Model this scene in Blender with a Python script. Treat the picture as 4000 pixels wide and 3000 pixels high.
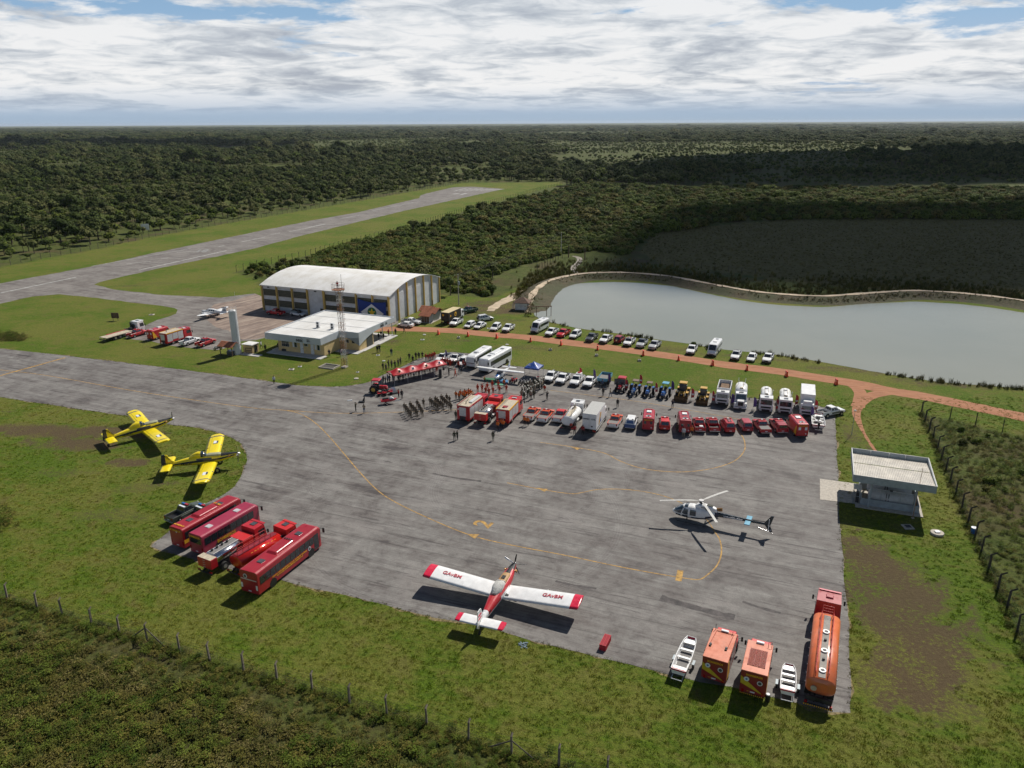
import bpy,bmesh,math,random
from mathutils import Vector,Matrix,noise
from math import sin,cos,tan,pi,radians as R,sqrt,atan2,hypot
random.seed(7)
for o in list(bpy.data.objects): bpy.data.objects.remove(o)
S = bpy.context.scene
COL = S.collection
# ------------------------------------------------------------------ camera
F,HC,PX,PY = 2950.0,50.0,2000.0,1500.0
ROLL = math.atan2(21.,4000.)
PITCH = math.atan2(1022.5,F)
cam = bpy.data.objects.new('camera',bpy.data.cameras.new('camera')); COL.objects.link(cam)
cam.data.sensor_width = 36; cam.data.lens = 36*F/4000; cam.data.clip_end = 60000; cam.data.clip_start = 1
_up = Vector((0,sin(PITCH),cos(PITCH))); _fw = Vector((0,cos(PITCH),-sin(PITCH))); _rt = Vector((1,0,0))
_cx = _rt*cos(ROLL) - _up*sin(ROLL); _cy = _rt*sin(ROLL) + _up*cos(ROLL)
M = Matrix((_cx,_cy,-_fw)).transposed().to_4x4(); M.translation = (0,0,HC)
cam.matrix_world = M
S.camera = cam
# ------------------------------------------------------------------ light
SUN_AZ,SUN_EL = 52.0,47.5            # azimuth from +x towards +y
SUN_POWER,SKY_POWER,EXPOSURE = 4.9,0.05,0.06
HAZE = 2.2e-5
sd = bpy.data.lights.new('sun','SUN'); sd.energy = SUN_POWER; sd.angle = R(0.5); sd.color = (1.0,0.95,0.87)
so = bpy.data.objects.new('sun',sd); COL.objects.link(so)
SV = Vector((cos(R(SUN_AZ))*cos(R(SUN_EL)),sin(R(SUN_AZ))*cos(R(SUN_EL)),sin(R(SUN_EL))))
so.rotation_euler = SV.to_track_quat('Z','Y').to_euler(); so.location = (60,60,120)
S.view_settings.view_transform = 'Standard'; S.view_settings.look = 'None'
S.view_settings.exposure = EXPOSURE; S.view_settings.gamma = 1

class NT:
    def __init__(s,tree): s.t = tree; s.n = tree.nodes; s.l = tree.links
    def new(s,typ,**kw):
        nd = s.n.new(typ)
        for k,v in kw.items():
            if k.startswith('i_'):
                nm = k[2:]
                nd.inputs[int(nm) if nm.isdigit() else nm.replace('_',' ')].default_value = v
            else: setattr(nd,k,v)
        return nd
    def link(s,a,b): s.l.new(a,b)
    def noise(s,vec,scale,detail=4,rough=0.6,dist=0.0):
        nd = s.new('ShaderNodeTexNoise'); nd.inputs['Scale'].default_value = scale; nd.inputs['Detail'].default_value = detail
        nd.inputs['Roughness'].default_value = rough; nd.inputs['Distortion'].default_value = dist
        if vec is not None: s.link(vec,nd.inputs['Vector'])
        return nd.outputs['Fac']
    def ramp(s,fac,stops,interp='LINEAR'):
        nd = s.new('ShaderNodeValToRGB'); cr = nd.color_ramp; cr.interpolation = interp
        while len(cr.elements) < len(stops): cr.elements.new(0.5)
        for e,(p,c) in zip(cr.elements,stops):
            e.position = p; e.color = (*c,1) if isinstance(c,tuple) else (c,c,c,1)
        s.link(fac,nd.inputs[0]); return nd.outputs[0]
    def math(s,op,a,b=None,clamp=False):
        nd = s.new('ShaderNodeMath',operation=op,use_clamp=clamp)
        for i,v in enumerate((a,b)):
            if v is None: continue
            if isinstance(v,(int,float)): nd.inputs[i].default_value = v
            else: s.link(v,nd.inputs[i])
        return nd.outputs[0]
    def mix(s,fac,a,b,mode='MIX'):
        nd = s.new('ShaderNodeMix',data_type='RGBA',blend_type=mode)
        for i,v in ((0,fac),(6,a),(7,b)):
            if isinstance(v,(int,float)): nd.inputs[i].default_value = v
            elif isinstance(v,tuple): nd.inputs[i].default_value = (*v,1)
            else: s.link(v,nd.inputs[i])
        return nd.outputs[2]
    def mapping(s,vec,scale=(1,1,1),rot=(0,0,0),loc=(0,0,0)):
        if any(rot) and tuple(scale) != (1,1,1): vec = s.mapping(vec,(1,1,1),rot); rot = (0,0,0)
        nd = s.new('ShaderNodeMapping'); nd.inputs['Scale'].default_value = scale; nd.inputs['Rotation'].default_value = rot
        nd.inputs['Location'].default_value = loc; s.link(vec,nd.inputs['Vector']); return nd.outputs[0]

W = bpy.data.worlds.new('World'); S.world = W; W.use_nodes = True
T = NT(W.node_tree); T.n.clear()
out = T.new('ShaderNodeOutputWorld')
sky = T.new('ShaderNodeTexSky',sky_type='NISHITA',sun_disc=False)
sky.sun_elevation = R(SUN_EL); sky.sun_rotation = R(90-SUN_AZ); sky.air_density = 1.0; sky.dust_density = 0.6; sky.ozone_density = 1.5
bg1 = T.new('ShaderNodeBackground'); bg1.inputs[1].default_value = SKY_POWER; T.link(sky.outputs[0],bg1.inputs[0])
tc = T.new('ShaderNodeTexCoord'); sep = T.new('ShaderNodeSeparateXYZ'); T.link(tc.outputs['Generated'],sep.inputs[0])
zc = T.math('MAXIMUM',sep.outputs[2],0.0)
zz = T.math('ADD',zc,0.11)
cu = T.new('ShaderNodeCombineXYZ'); T.link(T.math('DIVIDE',sep.outputs[0],zz),cu.inputs[0]); T.link(T.math('DIVIDE',sep.outputs[1],zz),cu.inputs[1])
cv = cu.outputs[0]
n1 = T.noise(T.mapping(cv,(1,1,1),loc=(3.1,1.7,0)),0.42,10,0.56,0.2)       # big masses
n2 = T.noise(T.mapping(cv,(1,1,1),loc=(9.1,4.7,2)),1.5,10,0.60,0.2)
dens = T.math('ADD',T.math('MULTIPLY',n1,0.72),T.math('MULTIPLY',n2,0.28))
dens = T.math('ADD',dens,T.math('MULTIPLY',T.math('SUBTRACT',0.100,zc),1.5))
cover = T.ramp(dens,[(0.425,0.0),(0.455,1.0)])
# thins out towards the zenith and right at the horizon
hz = T.ramp(zc,[(0.0,0.0),(0.010,0.0),(0.020,0.45),(0.042,1.0),(0.22,0.85),(0.34,0.12),(0.55,0.05)])
cover = T.math('MULTIPLY',cover,hz)
n3 = T.noise(T.mapping(cv,(1,1.0,1),loc=(3.1,1.35,0.0)),1.0,10,0.55,0.5)
n3b = T.noise(T.mapping(cv,(1,1.0,1),loc=(1.1,7.35,0.0)),3.2,10,0.62,0.6)
shade = T.math('ADD',T.math('MULTIPLY',n3,0.55),T.math('MULTIPLY',n3b,0.45))
ccol = T.ramp(shade,[(0.37,(0.46,0.50,0.57)),(0.44,(0.62,0.66,0.71)),(0.495,(0.82,0.845,0.87)),(0.55,(0.98,0.98,0.98))])
bg2 = T.new('ShaderNodeBackground'); T.link(ccol,bg2.inputs[0]); bg2.inputs[1].default_value = 0.87
bg3 = T.new('ShaderNodeBackground'); T.link(T.ramp(zc,[(0.0,(0.42,0.54,0.68)),(0.02,(0.44,0.56,0.72)),(0.05,(0.52,0.64,0.80)),(0.12,(0.34,0.56,0.84))]),bg3.inputs[0]); bg3.inputs[1].default_value = 0.85
m0 = T.new('ShaderNodeMixShader'); T.link(T.ramp(zc,[(0.0,1.0),(0.05,1.0),(0.35,0.0)]),m0.inputs[0]); T.link(bg1.outputs[0],m0.inputs[1]); T.link(bg3.outputs[0],m0.inputs[2]); bg1 = m0
mx = T.new('ShaderNodeMixShader'); T.link(cover,mx.inputs[0]); T.link(bg1.outputs[0],mx.inputs[1]); T.link(bg2.outputs[0],mx.inputs[2])
T.link(mx.outputs[0],out.inputs[0])

# ------------------------------------------------------------------ pixel -> ground helper (photo is 4000 x 3000)
def P(px,py,z=0.0):
    x = px-PX; y = PY-py
    d = _cx*x + _cy*y + _fw*F
    t = (z-HC)/d.z
    return Vector((d.x*t,d.y*t,z))
def D(x,y,z=0.0): return P(x*1.80832,y*1.80832,z)
def Zm(x0,y0,s): return lambda x,y,z=0.0: P(x0+x/s,y0+y/s,z)
Z1 = Zm(300,1150,3.16); Z2 = Zm(950,980,2.602); Z3 = Zm(1350,1320,3.687); Z4 = Zm(1700,1380,4.424)
Z5 = Zm(2100,1380,3.687); Z6 = Zm(2600,1400,2.949); Z7 = Zm(1550,1150,2.949); Z8 = Zm(2050,1150,2.212)
ZB = Zm(600,1900,2.949); ZR = Zm(2580,2250,2.5525); ZF = Zm(3150,1700,3.687); ZW = Zm(0,450,1.58)
ZC = Zm(1200,450,1.58); ZD = Zm(2600,450,1.58); ZL = Zm(0,1250,1.8433); ZQ = Zm(3300,1500,1.6586)
ZY = Zm(380,1560,3.687); ZG = Zm(1600,2130,3.072); ZH = Zm(2520,1880,4.424); ZP = Zm(1100,2500,1.3825)
ZK = Zm(0,2250,1.4747); ZA = Zm(1000,1650,0.92167)

# ------------------------------------------------------------------ materials
MATS = {}
def mat(name,col,rough=0.5,metal=0.0,var=0.12,scale=3.0,spec=0.5,coat=0.0,bump=0.0,bscale=20,dirt=0.0,trans=0.0,alpha=1.0):
    if name in MATS: return MATS[name]
    m = bpy.data.materials.new(name); m.use_nodes = True; t = NT(m.node_tree); b = t.n['Principled BSDF']
    tc = t.new('ShaderNodeTexCoord'); v = tc.outputs['Object']
    f = t.noise(v,scale,5,0.65)
    c0 = tuple(max(0,x*(1-var*1.6)) for x in col); c1 = tuple(min(1,x*(1+var)) for x in col)
    c = t.ramp(f,[(0.3,c0),(0.7,c1)])
    if dirt > 0:
        f2 = t.noise(v,scale*0.7,6,0.7,0.4)
        c = t.mix(t.math('MULTIPLY',t.ramp(f2,[(0.45,0.0),(0.7,1.0)]),dirt),c,(0.22,0.15,0.10))
    t.link(c,b.inputs['Base Color'])
    t.link(t.ramp(f,[(0.3,max(0.0,rough-0.08)),(0.7,min(1,rough+0.12))]),b.inputs['Roughness'])
    b.inputs['Metallic'].default_value = metal; b.inputs['Specular IOR Level'].default_value = spec
    b.inputs['Coat Weight'].default_value = coat; b.inputs['Transmission Weight'].default_value = trans; b.inputs['Alpha'].default_value = alpha
    if bump > 0:
        bp = t.new('ShaderNodeBump'); bp.inputs['Strength'].default_value = bump; bp.inputs['Distance'].default_value = 0.05
        t.link(t.noise(v,bscale,4),bp.inputs['Height']); t.link(bp.outputs[0],b.inputs['Normal'])
    MATS[name] = m; return m
def paint(name,col,dirt=0.12,rough=0.35): return mat('paint_'+name,col,rough,0,0.06,1.5,0.5,0.3,dirt=dirt)
WHITE = paint('white',(0.78,0.78,0.77)); RED = paint('red',(0.48,0.014,0.022)); CRIM = paint('crimson',(0.34,0.012,0.022),0.05)
SCAR = paint('scarlet',(0.60,0.022,0.02)); ORNG = paint('orange',(0.72,0.13,0.045),0.18); MAROON = paint('maroon',(0.23,0.012,0.02))
YEL = paint('yellow',(0.85,0.66,0.01),0.03); NAVY = paint('navy',(0.008,0.018,0.05),0.0); SILV = paint('silver',(0.45,0.46,0.47)); DGREY = paint('darkgrey',(0.06,0.065,0.07))
DGREEN = paint('darkgreen',(0.035,0.055,0.045)); GREEN = paint('bottlegreen',(0.01,0.06,0.035)); BLUE = paint('blue',(0.02,0.13,0.42)); LBLUE = paint('lightblue',(0.13,0.38,0.52))
CAT = paint('machine_yellow',(0.62,0.36,0.05),0.3); BLACK = mat('black_plastic',(0.012,0.012,0.013),0.5); RUB = mat('rubber',(0.018,0.018,0.018),0.85,bump=0.2)
GLASS = mat('dark_glass',(0.020,0.026,0.032),0.06,spec=0.9,var=0.2); GLASS2 = mat('cabin_glass',(0.03,0.05,0.07),0.05,spec=1.0,var=0.3)
STEEL = mat('steel',(0.55,0.55,0.56),0.3,0.9,0.15); CHROME = mat('polished_tank',(0.75,0.75,0.76),0.18,1.0,0.05); ALU = mat('aluminium_sheet',(0.62,0.62,0.61),0.45,0.3,0.12,4)
DKST = mat('dark_steel',(0.05,0.05,0.052),0.55,0.4); LAMP = mat('lamp_glass',(0.8,0.8,0.75),0.1); TAIL = mat('tail_lamp',(0.35,0.01,0.01),0.2)
CANV = mat('tarp_grey',(0.20,0.19,0.18),0.85,bump=0.2,bscale=6); BEIG = mat('beige_deck',(0.50,0.43,0.32),0.75,var=0.2,dirt=0.2); LETY = mat('letter_yellow',(0.80,0.42,0.02),0.5)
PLAQ = mat('plaque_white',(0.70,0.72,0.75),0.5); LETR = mat('letter_red',(0.45,0.06,0.08),0.5); LETK = mat('letter_black',(0.01,0.01,0.012),0.5); WOOD = mat('old_wood',(0.16,0.10,0.06),0.8,var=0.3)
CONC = mat('concrete',(0.46,0.42,0.36),0.85,var=0.2,dirt=0.25,bump=0.2); SKIN = mat('skin',(0.28,0.15,0.09),0.6); HAIR = mat('dark_hair',(0.012,0.01,0.008),0.7)

# ------------------------------------------------------------------ mesh building
class MB:
    def __init__(s): s.v = []; s.f = []; s.m = []; s.mats = []; s.sm = []
    def mi(s,m):
        if m not in s.mats: s.mats.append(m)
        return s.mats.index(m)
    def add(s,vs,fs,m,smooth=False):
        b = len(s.v); s.v += [tuple(v) for v in vs]; k = s.mi(m)
        for f in fs: s.f.append([b+i for i in f]); s.m.append(k); s.sm.append(smooth)
        return s
    def box(s,x0,x1,y0,y1,z0,z1,m,tx=0.0,ty=0.0,tx0=None,tx1=None):
        """box whose top may be inset: tx/ty, or tx0/tx1 for back/front."""
        a = tx if tx0 is None else tx0; b = tx if tx1 is None else tx1
        vs = [(x0,y0,z0),(x1,y0,z0),(x1,y1,z0),(x0,y1,z0),(x0+a,y0+ty,z1),(x1-b,y0+ty,z1),(x1-b,y1-ty,z1),(x0+a,y1-ty,z1)]
        return s.add(vs,[(0,3,2,1),(4,5,6,7),(0,1,5,4),(1,2,6,5),(2,3,7,6),(3,0,4,7)],m)
    def quad(s,a,b,c,d,m): return s.add([a,b,c,d],[(0,1,2,3)],m)
    def slab(s,pts,t,m):
        """thin solid from a planar quad/polygon: thickness t behind it."""
        p = [Vector(q) for q in pts]; n = (p[1]-p[0]).cross(p[2]-p[1]).normalized(); k = len(p)
        vs = [tuple(q) for q in p]+[tuple(q-n*t) for q in p]
        fs = [tuple(range(k)),tuple(range(2*k-1,k-1,-1))]+[(i,k+i,k+(i+1) % k,(i+1) % k) for i in range(k)]
        return s.add(vs,fs,m)
    def tube(s,a,b,r0,m,r1=None,n=6,caps=True,smooth=True):
        a = Vector(a); b = Vector(b); r1 = r0 if r1 is None else r1; d = b-a
        if d.length < 1e-6: return s
        q = d.to_track_quat('Z','Y'); vs = []
        for c,r in ((a,r0),(b,r1)):
            for i in range(n): vs.append(c+q@Vector((r*cos(2*pi*i/n),r*sin(2*pi*i/n),0)))
        fs = [(i,(i+1) % n,n+(i+1) % n,n+i) for i in range(n)]
        s.add(vs,fs,m,smooth)
        if caps: s.add(vs,[tuple(range(n-1,-1,-1)),tuple(range(n,2*n))],m)
        return s
    def path(s,pts,r,m,n=5):
        for a,b in zip(pts,pts[1:]): s.tube(a,b,r,m,n=n)
        return s
    def loft(s,rings,m,caps=True,smooth=True,closed=True):
        n = len(rings[0]); vs = [p for r in rings for p in r]; fs = []
        for k in range(len(rings)-1):
            for i in range(n if closed else n-1):
                j = (i+1) % n; fs.append((k*n+i,k*n+j,(k+1)*n+j,(k+1)*n+i))
        s.add(vs,fs,m,smooth)
        if caps: s.add([tuple(p) for p in rings[0]],[tuple(range(n-1,-1,-1))],m); s.add([tuple(p) for p in rings[-1]],[tuple(range(n))],m)
        return s
    def tankx(s,x0,x1,ry,rz,zc,m,sup=2.6,n=20,dome=0.25):
        def ring(x,k): return [(x,ry*k*abs(cos(t))**(2/sup)*(1 if cos(t) > 0 else -1),zc+rz*k*abs(sin(t))**(2/sup)*(1 if sin(t) > 0 else -1)) for t in [2*pi*i/n+0.01 for i in range(n)]]
        return s.loft([ring(x0-dome*0.35,0.55),ring(x0-dome*0.1,0.9),ring(x0,1),ring(x1,1),ring(x1+dome*0.1,0.9),ring(x1+dome*0.35,0.55)],m)
    def ball(s,c,r,m,nu=10,nv=6,sc=(1,1,1)):
        rings = []
        for j in range(nv+1):
            ph = pi*j/nv-pi/2
            rings.append([(c[0]+r*sc[0]*max(0.02,cos(ph))*cos(2*pi*i/nu),c[1]+r*sc[1]*max(0.02,cos(ph))*sin(2*pi*i/nu),c[2]+r*sc[2]*sin(ph)) for i in range(nu)])
        return s.loft(rings,m)
    def mesh(s,name):
        me = bpy.data.meshes.new(name); me.from_pydata(s.v,[],s.f)
        for m in s.mats: me.materials.append(m)
        me.polygons.foreach_set('material_index',s.m); me.polygons.foreach_set('use_smooth',s.sm); me.update()
        return me
    def obj(s,name,parent=None,bevel=0.0,seg=1):
        me = s.mesh(name)
        if bevel > 0:
            bm = bmesh.new(); bm.from_mesh(me); bmesh.ops.remove_doubles(bm,verts=bm.verts,dist=1e-5)
            es = [e for e in bm.edges if len(e.link_faces) == 2 and e.calc_face_angle(0) > 0.35]
            bmesh.ops.bevel(bm,geom=es,offset=bevel,segments=seg,affect='EDGES',clamp_overlap=True)
            bm.to_mesh(me); bm.free()
        o = bpy.data.objects.new(name,me); COL.objects.link(o); o.parent = parent
        return o
def tag(o,label,cat=None,group=None,kind=None):
    if label: o['label'] = label
    if cat: o['category'] = cat
    if group: o['group'] = group
    if kind: o['kind'] = kind
    return o
def empty(name,loc=(0,0,0),rz=0.0):
    o = bpy.data.objects.new(name,None); COL.objects.link(o); o.location = loc; o.rotation_euler = (0,0,rz); o.empty_display_size = 0.3; return o
def copy_tree(o,parent=None):
    c = o.copy(); COL.objects.link(c); c.parent = parent
    for ch in list(o.children): copy_tree(ch,c)
    return c
PROTO = {}; PRIST = {}
def place(key,fn,loc,hd,label,cat,group=None,scale=1.0,parts=None):
    """hd: compass heading (deg clockwise from +y) of the thing's local +x."""
    if key not in PROTO: PROTO[key] = fn(); o = PROTO[key]
    else: o = copy_tree(PROTO[key])
    o.location = loc; o.rotation_euler = (0,0,R(90-hd)); o.scale = (scale,)*3
    for k in ('group','label','category'):
        if k in o: del o[k]
    tag(o,label,cat,group)
    return o
def hv(hd): return Vector((sin(R(hd)),cos(R(hd)),0))
def text_mesh(name,txt,size,m,ext=0.01,align='CENTER',shear=0.0,sx=1.0):
    cu = bpy.data.curves.new(name,'FONT'); cu.body = txt; cu.size = size; cu.extrude = ext; cu.align_x = align; cu.align_y = 'CENTER'; cu.shear = shear; cu.offset = size*.022
    o = bpy.data.objects.new(name+'_tmp',cu); COL.objects.link(o)
    bpy.context.view_layer.update()
    me = bpy.data.meshes.new_from_object(o.evaluated_get(bpy.context.evaluated_depsgraph_get()))
    bpy.data.objects.remove(o); bpy.data.curves.remove(cu)
    me.materials.clear(); me.materials.append(m); me.name = name
    return me
def text(parent,txt,size,m,loc,xdir,ydir,name='lettering',shear=0.0,sx=1.0,ext=0.008,align='CENTER'):
    me = text_mesh(name,txt,size,m,ext,align,shear)
    x = Vector(xdir).normalized(); y = Vector(ydir).normalized(); z = x.cross(y)
    Mx = Matrix((x*sx,y,z)).transposed().to_4x4(); Mx.translation = Vector(loc); me.transform(Mx)
    o = bpy.data.objects.new(name,me); COL.objects.link(o); o.parent = parent; return o
# ------------------------------------------------------------------ ground
def inpoly(x,y,poly):
    c = False; n = len(poly); j = n-1
    for i in range(n):
        xi,yi = poly[i][0],poly[i][1]; xj,yj = poly[j][0],poly[j][1]
        if (yi > y) != (yj > y) and x < (xj-xi)*(y-yi)/(yj-yi)+xi: c = not c
        j = i
    return c
def resample(pts,step,closed=False,jit=0.0):
    ps = [Vector(p) for p in pts]; out = []
    if closed: ps.append(ps[0])
    for a,b in zip(ps,ps[1:]):
        n = max(1,int((b-a).length/step))
        for i in range(n):
            p = a.lerp(b,i/n); j = noise.noise(Vector((p.x*0.9,p.y*0.9,3)))*jit+noise.noise(Vector((p.x*0.2,p.y*0.2,8)))*jit*1.5
            d = (b-a).normalized(); out.append(Vector((p.x-d.y*j,p.y+d.x*j,p.z)))
    if not closed: out.append(ps[-1])
    return out
def catmull(pts,k=6):
    ps = [Vector(p) for p in pts]; out = []
    for i in range(len(ps)-1):
        p0 = ps[max(i-1,0)]; p1 = ps[i]; p2 = ps[i+1]; p3 = ps[min(i+2,len(ps)-1)]
        for j in range(k):
            t = j/k; out.append(0.5*((2*p1)+(p2-p0)*t+(2*p0-5*p1+4*p2-p3)*t*t+(3*p1-p0-3*p2+p3)*t**3))
    out.append(ps[-1]); return out
def sheet(name,pts,z,m,label=None,kind='structure'):
    bm = bmesh.new(); vs = [bm.verts.new((p[0],p[1],z)) for p in pts]; f = bm.faces.new(vs)
    if f.normal.z < 0: f.normal_flip()
    f.normal_update()
    if f.normal.z < 0: f.normal_flip()
    bmesh.ops.triangulate(bm,faces=bm.faces[:]); me = bpy.data.meshes.new(name); bm.to_mesh(me); bm.free(); me.materials.append(m)
    o = bpy.data.objects.new(name,me); COL.objects.link(o); o['kind'] = kind
    if label: o['label'] = label
    return o
def ribbon(name,pts,w,z,m,kind='structure',parent=None):
    ps = [Vector(p) for p in pts]; mb = MB(); vs = []
    for i,p in enumerate(ps):
        d = (ps[min(i+1,len(ps)-1)]-ps[max(i-1,0)]).normalized(); nrm = Vector((-d.y,d.x,0))
        ww = w(i/(len(ps)-1)) if callable(w) else w
        vs += [(p.x+nrm.x*ww/2,p.y+nrm.y*ww/2,z),(p.x-nrm.x*ww/2,p.y-nrm.y*ww/2,z)]
    mb.add(vs,[(2*i,2*i+1,2*i+3,2*i+2) for i in range(len(ps)-1)],m)
    o = mb.obj(name,parent)
    if kind and not parent: o['kind'] = kind
    return o

# outlines taken off the photograph and laid on the ground
apron = [D(-700,690),D(-200,733),D(0,753),D(125,766),D(250,781),D(430,803),D(560,821),D(640,832),D(710,836),D(760,833),D(800,825),D(822,812),D(860,796),D(905,775),D(940,766),D(975,760),
         D(1030,765),D(1090,788),D(1170,797),D(1250,808),D(1350,829),D(1455,840),D(1494,845),D(1625,860),D(1766,876),D(1798,884),D(1805,896),D(1806,940),D(1811,1036),D(1814,1129),D(1821.5,1189),D(1823,1244),
         D(1834,1352),D(1838,1461),D(1837,1540),D(1797,1537),D(1723,1519),D(1656,1504),D(1578,1485),D(1513,1474),D(1448,1457.6),D(1288,1418.5),D(1140,1382),D(1101,1369),D(1018,1347),D(939,1333),D(885,1321),
         D(746,1285),D(688,1273),D(609,1255),D(480,1226),D(394,1202),D(340,1186),D(326,1180),D(345,1163),D(395,1124),D(444,1088),D(482,1069),D(506,1051),D(522,1026),D(534,994),D(531,976),D(522,959),D(500,945),D(480,937),
         D(429,924),D(369,918),D(270,898),D(156,882),D(0,858),D(-300,825),D(-800,790)]
lot = [ZW(580,1046),P(443,1130),P(633,1152.5),P(861,1163),P(1000,1146),P(1060,1180),P(1400,1200),P(1560,1235),P(1560,1262),P(1480,1290),P(1300,1300),P(1100,1300),P(1000,1330),P(930,1335),P(880,1362),P(857,1367),P(838,1369),P(692,1354),P(585,1334),P(490,1321),
       P(520,1295),P(572,1267),P(616,1251),P(660,1236),P(682,1226),P(696,1210),P(688,1202),P(633,1194),P(500,1180),P(380,1164),P(234,1150),P(126,1158),P(0,1187),P(-300,1270),P(-900,1480),P(-1100,1350),P(-500,1160),P(0,1107),P(354,1042),P(753,956),P(1200,864.6),P(1400,829),P(1636,774),P(1643,764),P(1660,757),P(1770,731.6),P(1840,729),P(1969,738),
       P(1580,823),P(1200,915),P(987,972),P(563,1061),P(450,1087),P(385,1103)]
pond = [P(2080,1228),P(2089,1203),P(2107,1160),P(2152,1131),P(2260,1108),P(2350,1102),P(2441,1103),P(2530,1108),P(2622,1118),P(2767,1148),P(2929,1179),P(3074,1193.5),P(3219,1199),P(3345,1190),P(3544,1179),P(3670,1183),P(3797,1193.5),P(4000,1222),P(4600,1330),P(4900,1480),P(4700,1590),
        P(4000,1519),P(3707,1497),P(3500,1466),P(3350,1440),P(3050,1388),P(2841,1367),P(2705,1346),P(2592,1330),P(2457,1308),P(2300,1288),P(2208,1273),P(2140,1256),P(2105,1243)]
GM = None
def seg_d(x,y,a,b):
    ax,ay,bx,by = a[0],a[1],b[0],b[1]; dx,dy = bx-ax,by-ay; t = max(0,min(1,((x-ax)*dx+(y-ay)*dy)/(dx*dx+dy*dy+1e-9)))
    return hypot(x-ax-dx*t,y-ay-dy*t)
def pl_d(x,y,pts): return min(seg_d(x,y,pts[i],pts[i+1]) for i in range(len(pts)-1))
fence_near = [P(-60,2300),P(30,2345),P(146,2379),P(245,2405),P(359,2443),P(468,2474),P(576,2504),P(702,2547),P(820,2582),P(953,2623),P(1083,2660),P(1220,2699),P(1367,2750),P(1512,2797),P(1668,2836),P(1830,2894),P(1999,2952),P(2183,2996),P(2373,3045),P(2560,3110)]
fence_right = [P(3599,1614),P(3613,1648),P(3630,1681),P(3645,1714),P(3662,1754),P(3677,1794),P(3695,1838),P(3712,1881),P(3733,1931),P(3757,1985),P(3781,2040),P(3808,2097),P(3832,2157),P(3862,2229),P(3896,2307),P(3933,2374),P(3972,2471),P(4020,2590),P(4085,2720)]
fence_road = [P(3599,1614),P(3710,1636),P(3810,1660),P(3915,1687),P(4030,1716),P(4150,1746),P(4280,1780)]
fence_rw = [P(-400,1190),P(0,1044),P(200,1004),P(350,978),P(620,921),P(800,888),P(949,862),P(1150,828),P(1400,785),P(1560,757),P(1700,733),P(1801,716)]
fence_sw = [P(924,1062),P(1000,1043),P(1200,1001),P(1350,957),P(1500,920),P(1643,880),P(1760,842),P(1865,811),P(1990,776),P(2110,742),P(2200,722)]
airfield = [p for p in fence_rw]+[P(2187,712)]+list(reversed(fence_sw))+[P(1010,1100),P(1000,1110),P(1731,1152),P(1928,1165),P(2010,1130),P(2130,1080),P(2300,1060),P(2600,1075),P(3000,1160),P(3300,1160),P(4000,1185),P(4700,1300),P(5200,1500),P(4280,1780)]+list(reversed(fence_road))+fence_right+[P(4200,3000),P(4200,3500),P(2700,3500)]+list(reversed(fence_near))+[P(-900,2000),P(-1500,1500)]
field = [P(2560,905),P(2700,893),P(2900,872),P(3170,856),P(3500,858),P(4000,862),P(5200,880),P(5200,1280),P(4600,1200),P(4000,1150),P(3500,1135),P(3150,1110),P(2900,1070),P(2600,1040),P(2500,985)]
# blobs of bare soil / worn ground: (px,py,rx,ry,rot,strength), radii in metres
soil = [(270,1690,11,2.2,0,1.4),(450,1690,9,1.8,-8,1.3),(310,1735,7,2,-8,1.3),(110,1670,8,1.8,-5,1.2),(30,1610,3,.8,0,.7),(490,1805,3.5,1.3,0,1.3),(560,1900,5,2,10,.55),(250,1850,6,1.5,0,.5),(420,2010,6,2,0,.5),(610,1690,1.6,.6,0,.6),
        (3490,2260,3.6,9,10,1.3),(3420,2190,2.2,3,0,1),(3560,2240,2.2,4,0,.7),(3540,2450,4.6,7,12,1.2),(3620,2350,1.7,4,10,.6),(3420,2640,2.0,3,0,.5),(3560,2680,4.2,4,0,1),(3640,2560,2.2,3,0,.5),
        (2040,1360,10,2.5,0,.55),(1790,1330,5,1.5,0,.5),(3000,1400,20,2.0,-14,.55),(3400,1450,16,2.4,-12,.7),(3700,1500,12,2.4,-12,.7),(2620,1362,5,2.5,0,.6),(1925,1195,8,7,0,.9),(1990,1215,7,4,0,.9),(1870,1230,8,4,0,.6),(1950,1250,9,3,0,.5),
        (1640,1250,8,2,0,.6),(1530,1330,3,5,20,.6),(3330,1700,2,7,0,.6),(3430,1780,.7,6,-5,.7),(3500,1760,.6,5,-5,.5),(3560,1740,.6,5,-5,.4),(1130,1360,5,.8,0,.4),(540,1375,1.5,.6,0,.5),(650,1385,3,.5,0,.3),(1450,1375,3,2,0,.5),
        (1700,900,12,3,-20,.5),(1450,905,20,3,-20,.5),(640,1105,12,3,0,.5),(500,1120,5,1.5,0,.6),(700,1125,6,2,0,.4),(1300,2540,2,.5,0,.3),(2900,2720,.8,.6,0,.3),(1000,1330,6,1,0,.2),(3660,2760,3,2,0,.4),(3850,2500,1.2,6,10,.4),(3230,2580,0.3,6,5,.3),(2000,2590,2,1,0,.3)]
soilw = [(P(a,b),rx,ry,R(rot),s) for a,b,rx,ry,rot,s in soil]
road_red = [P(1440,1292),P(1500,1286),P(1600,1285),P(1720,1290),P(1790,1293),P(1889,1304),P(2059,1318),P(2200,1336),P(2350,1354),P(2638,1394),P(2820,1423),P(3050,1452),P(3200,1476),P(3350,1500),P(3480,1528),P(3600,1547),P(3800,1588),P(4000,1630),P(4400,1715),P(4900,1830)]
road_red = catmull(road_red,5)
dike_c = [P(2060,1222),P(2072,1180),P(2110,1135),P(2160,1108),P(2260,1086),P(2350,1080),P(2441,1080),P(2530,1086),P(2622,1096),P(2767,1124),P(2929,1153),P(3074,1168),P(3219,1174),P(3345,1166),P(3544,1153),P(3670,1157),P(3797,1167),P(4000,1193),P(4600,1296),P(5000,1430)]
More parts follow.
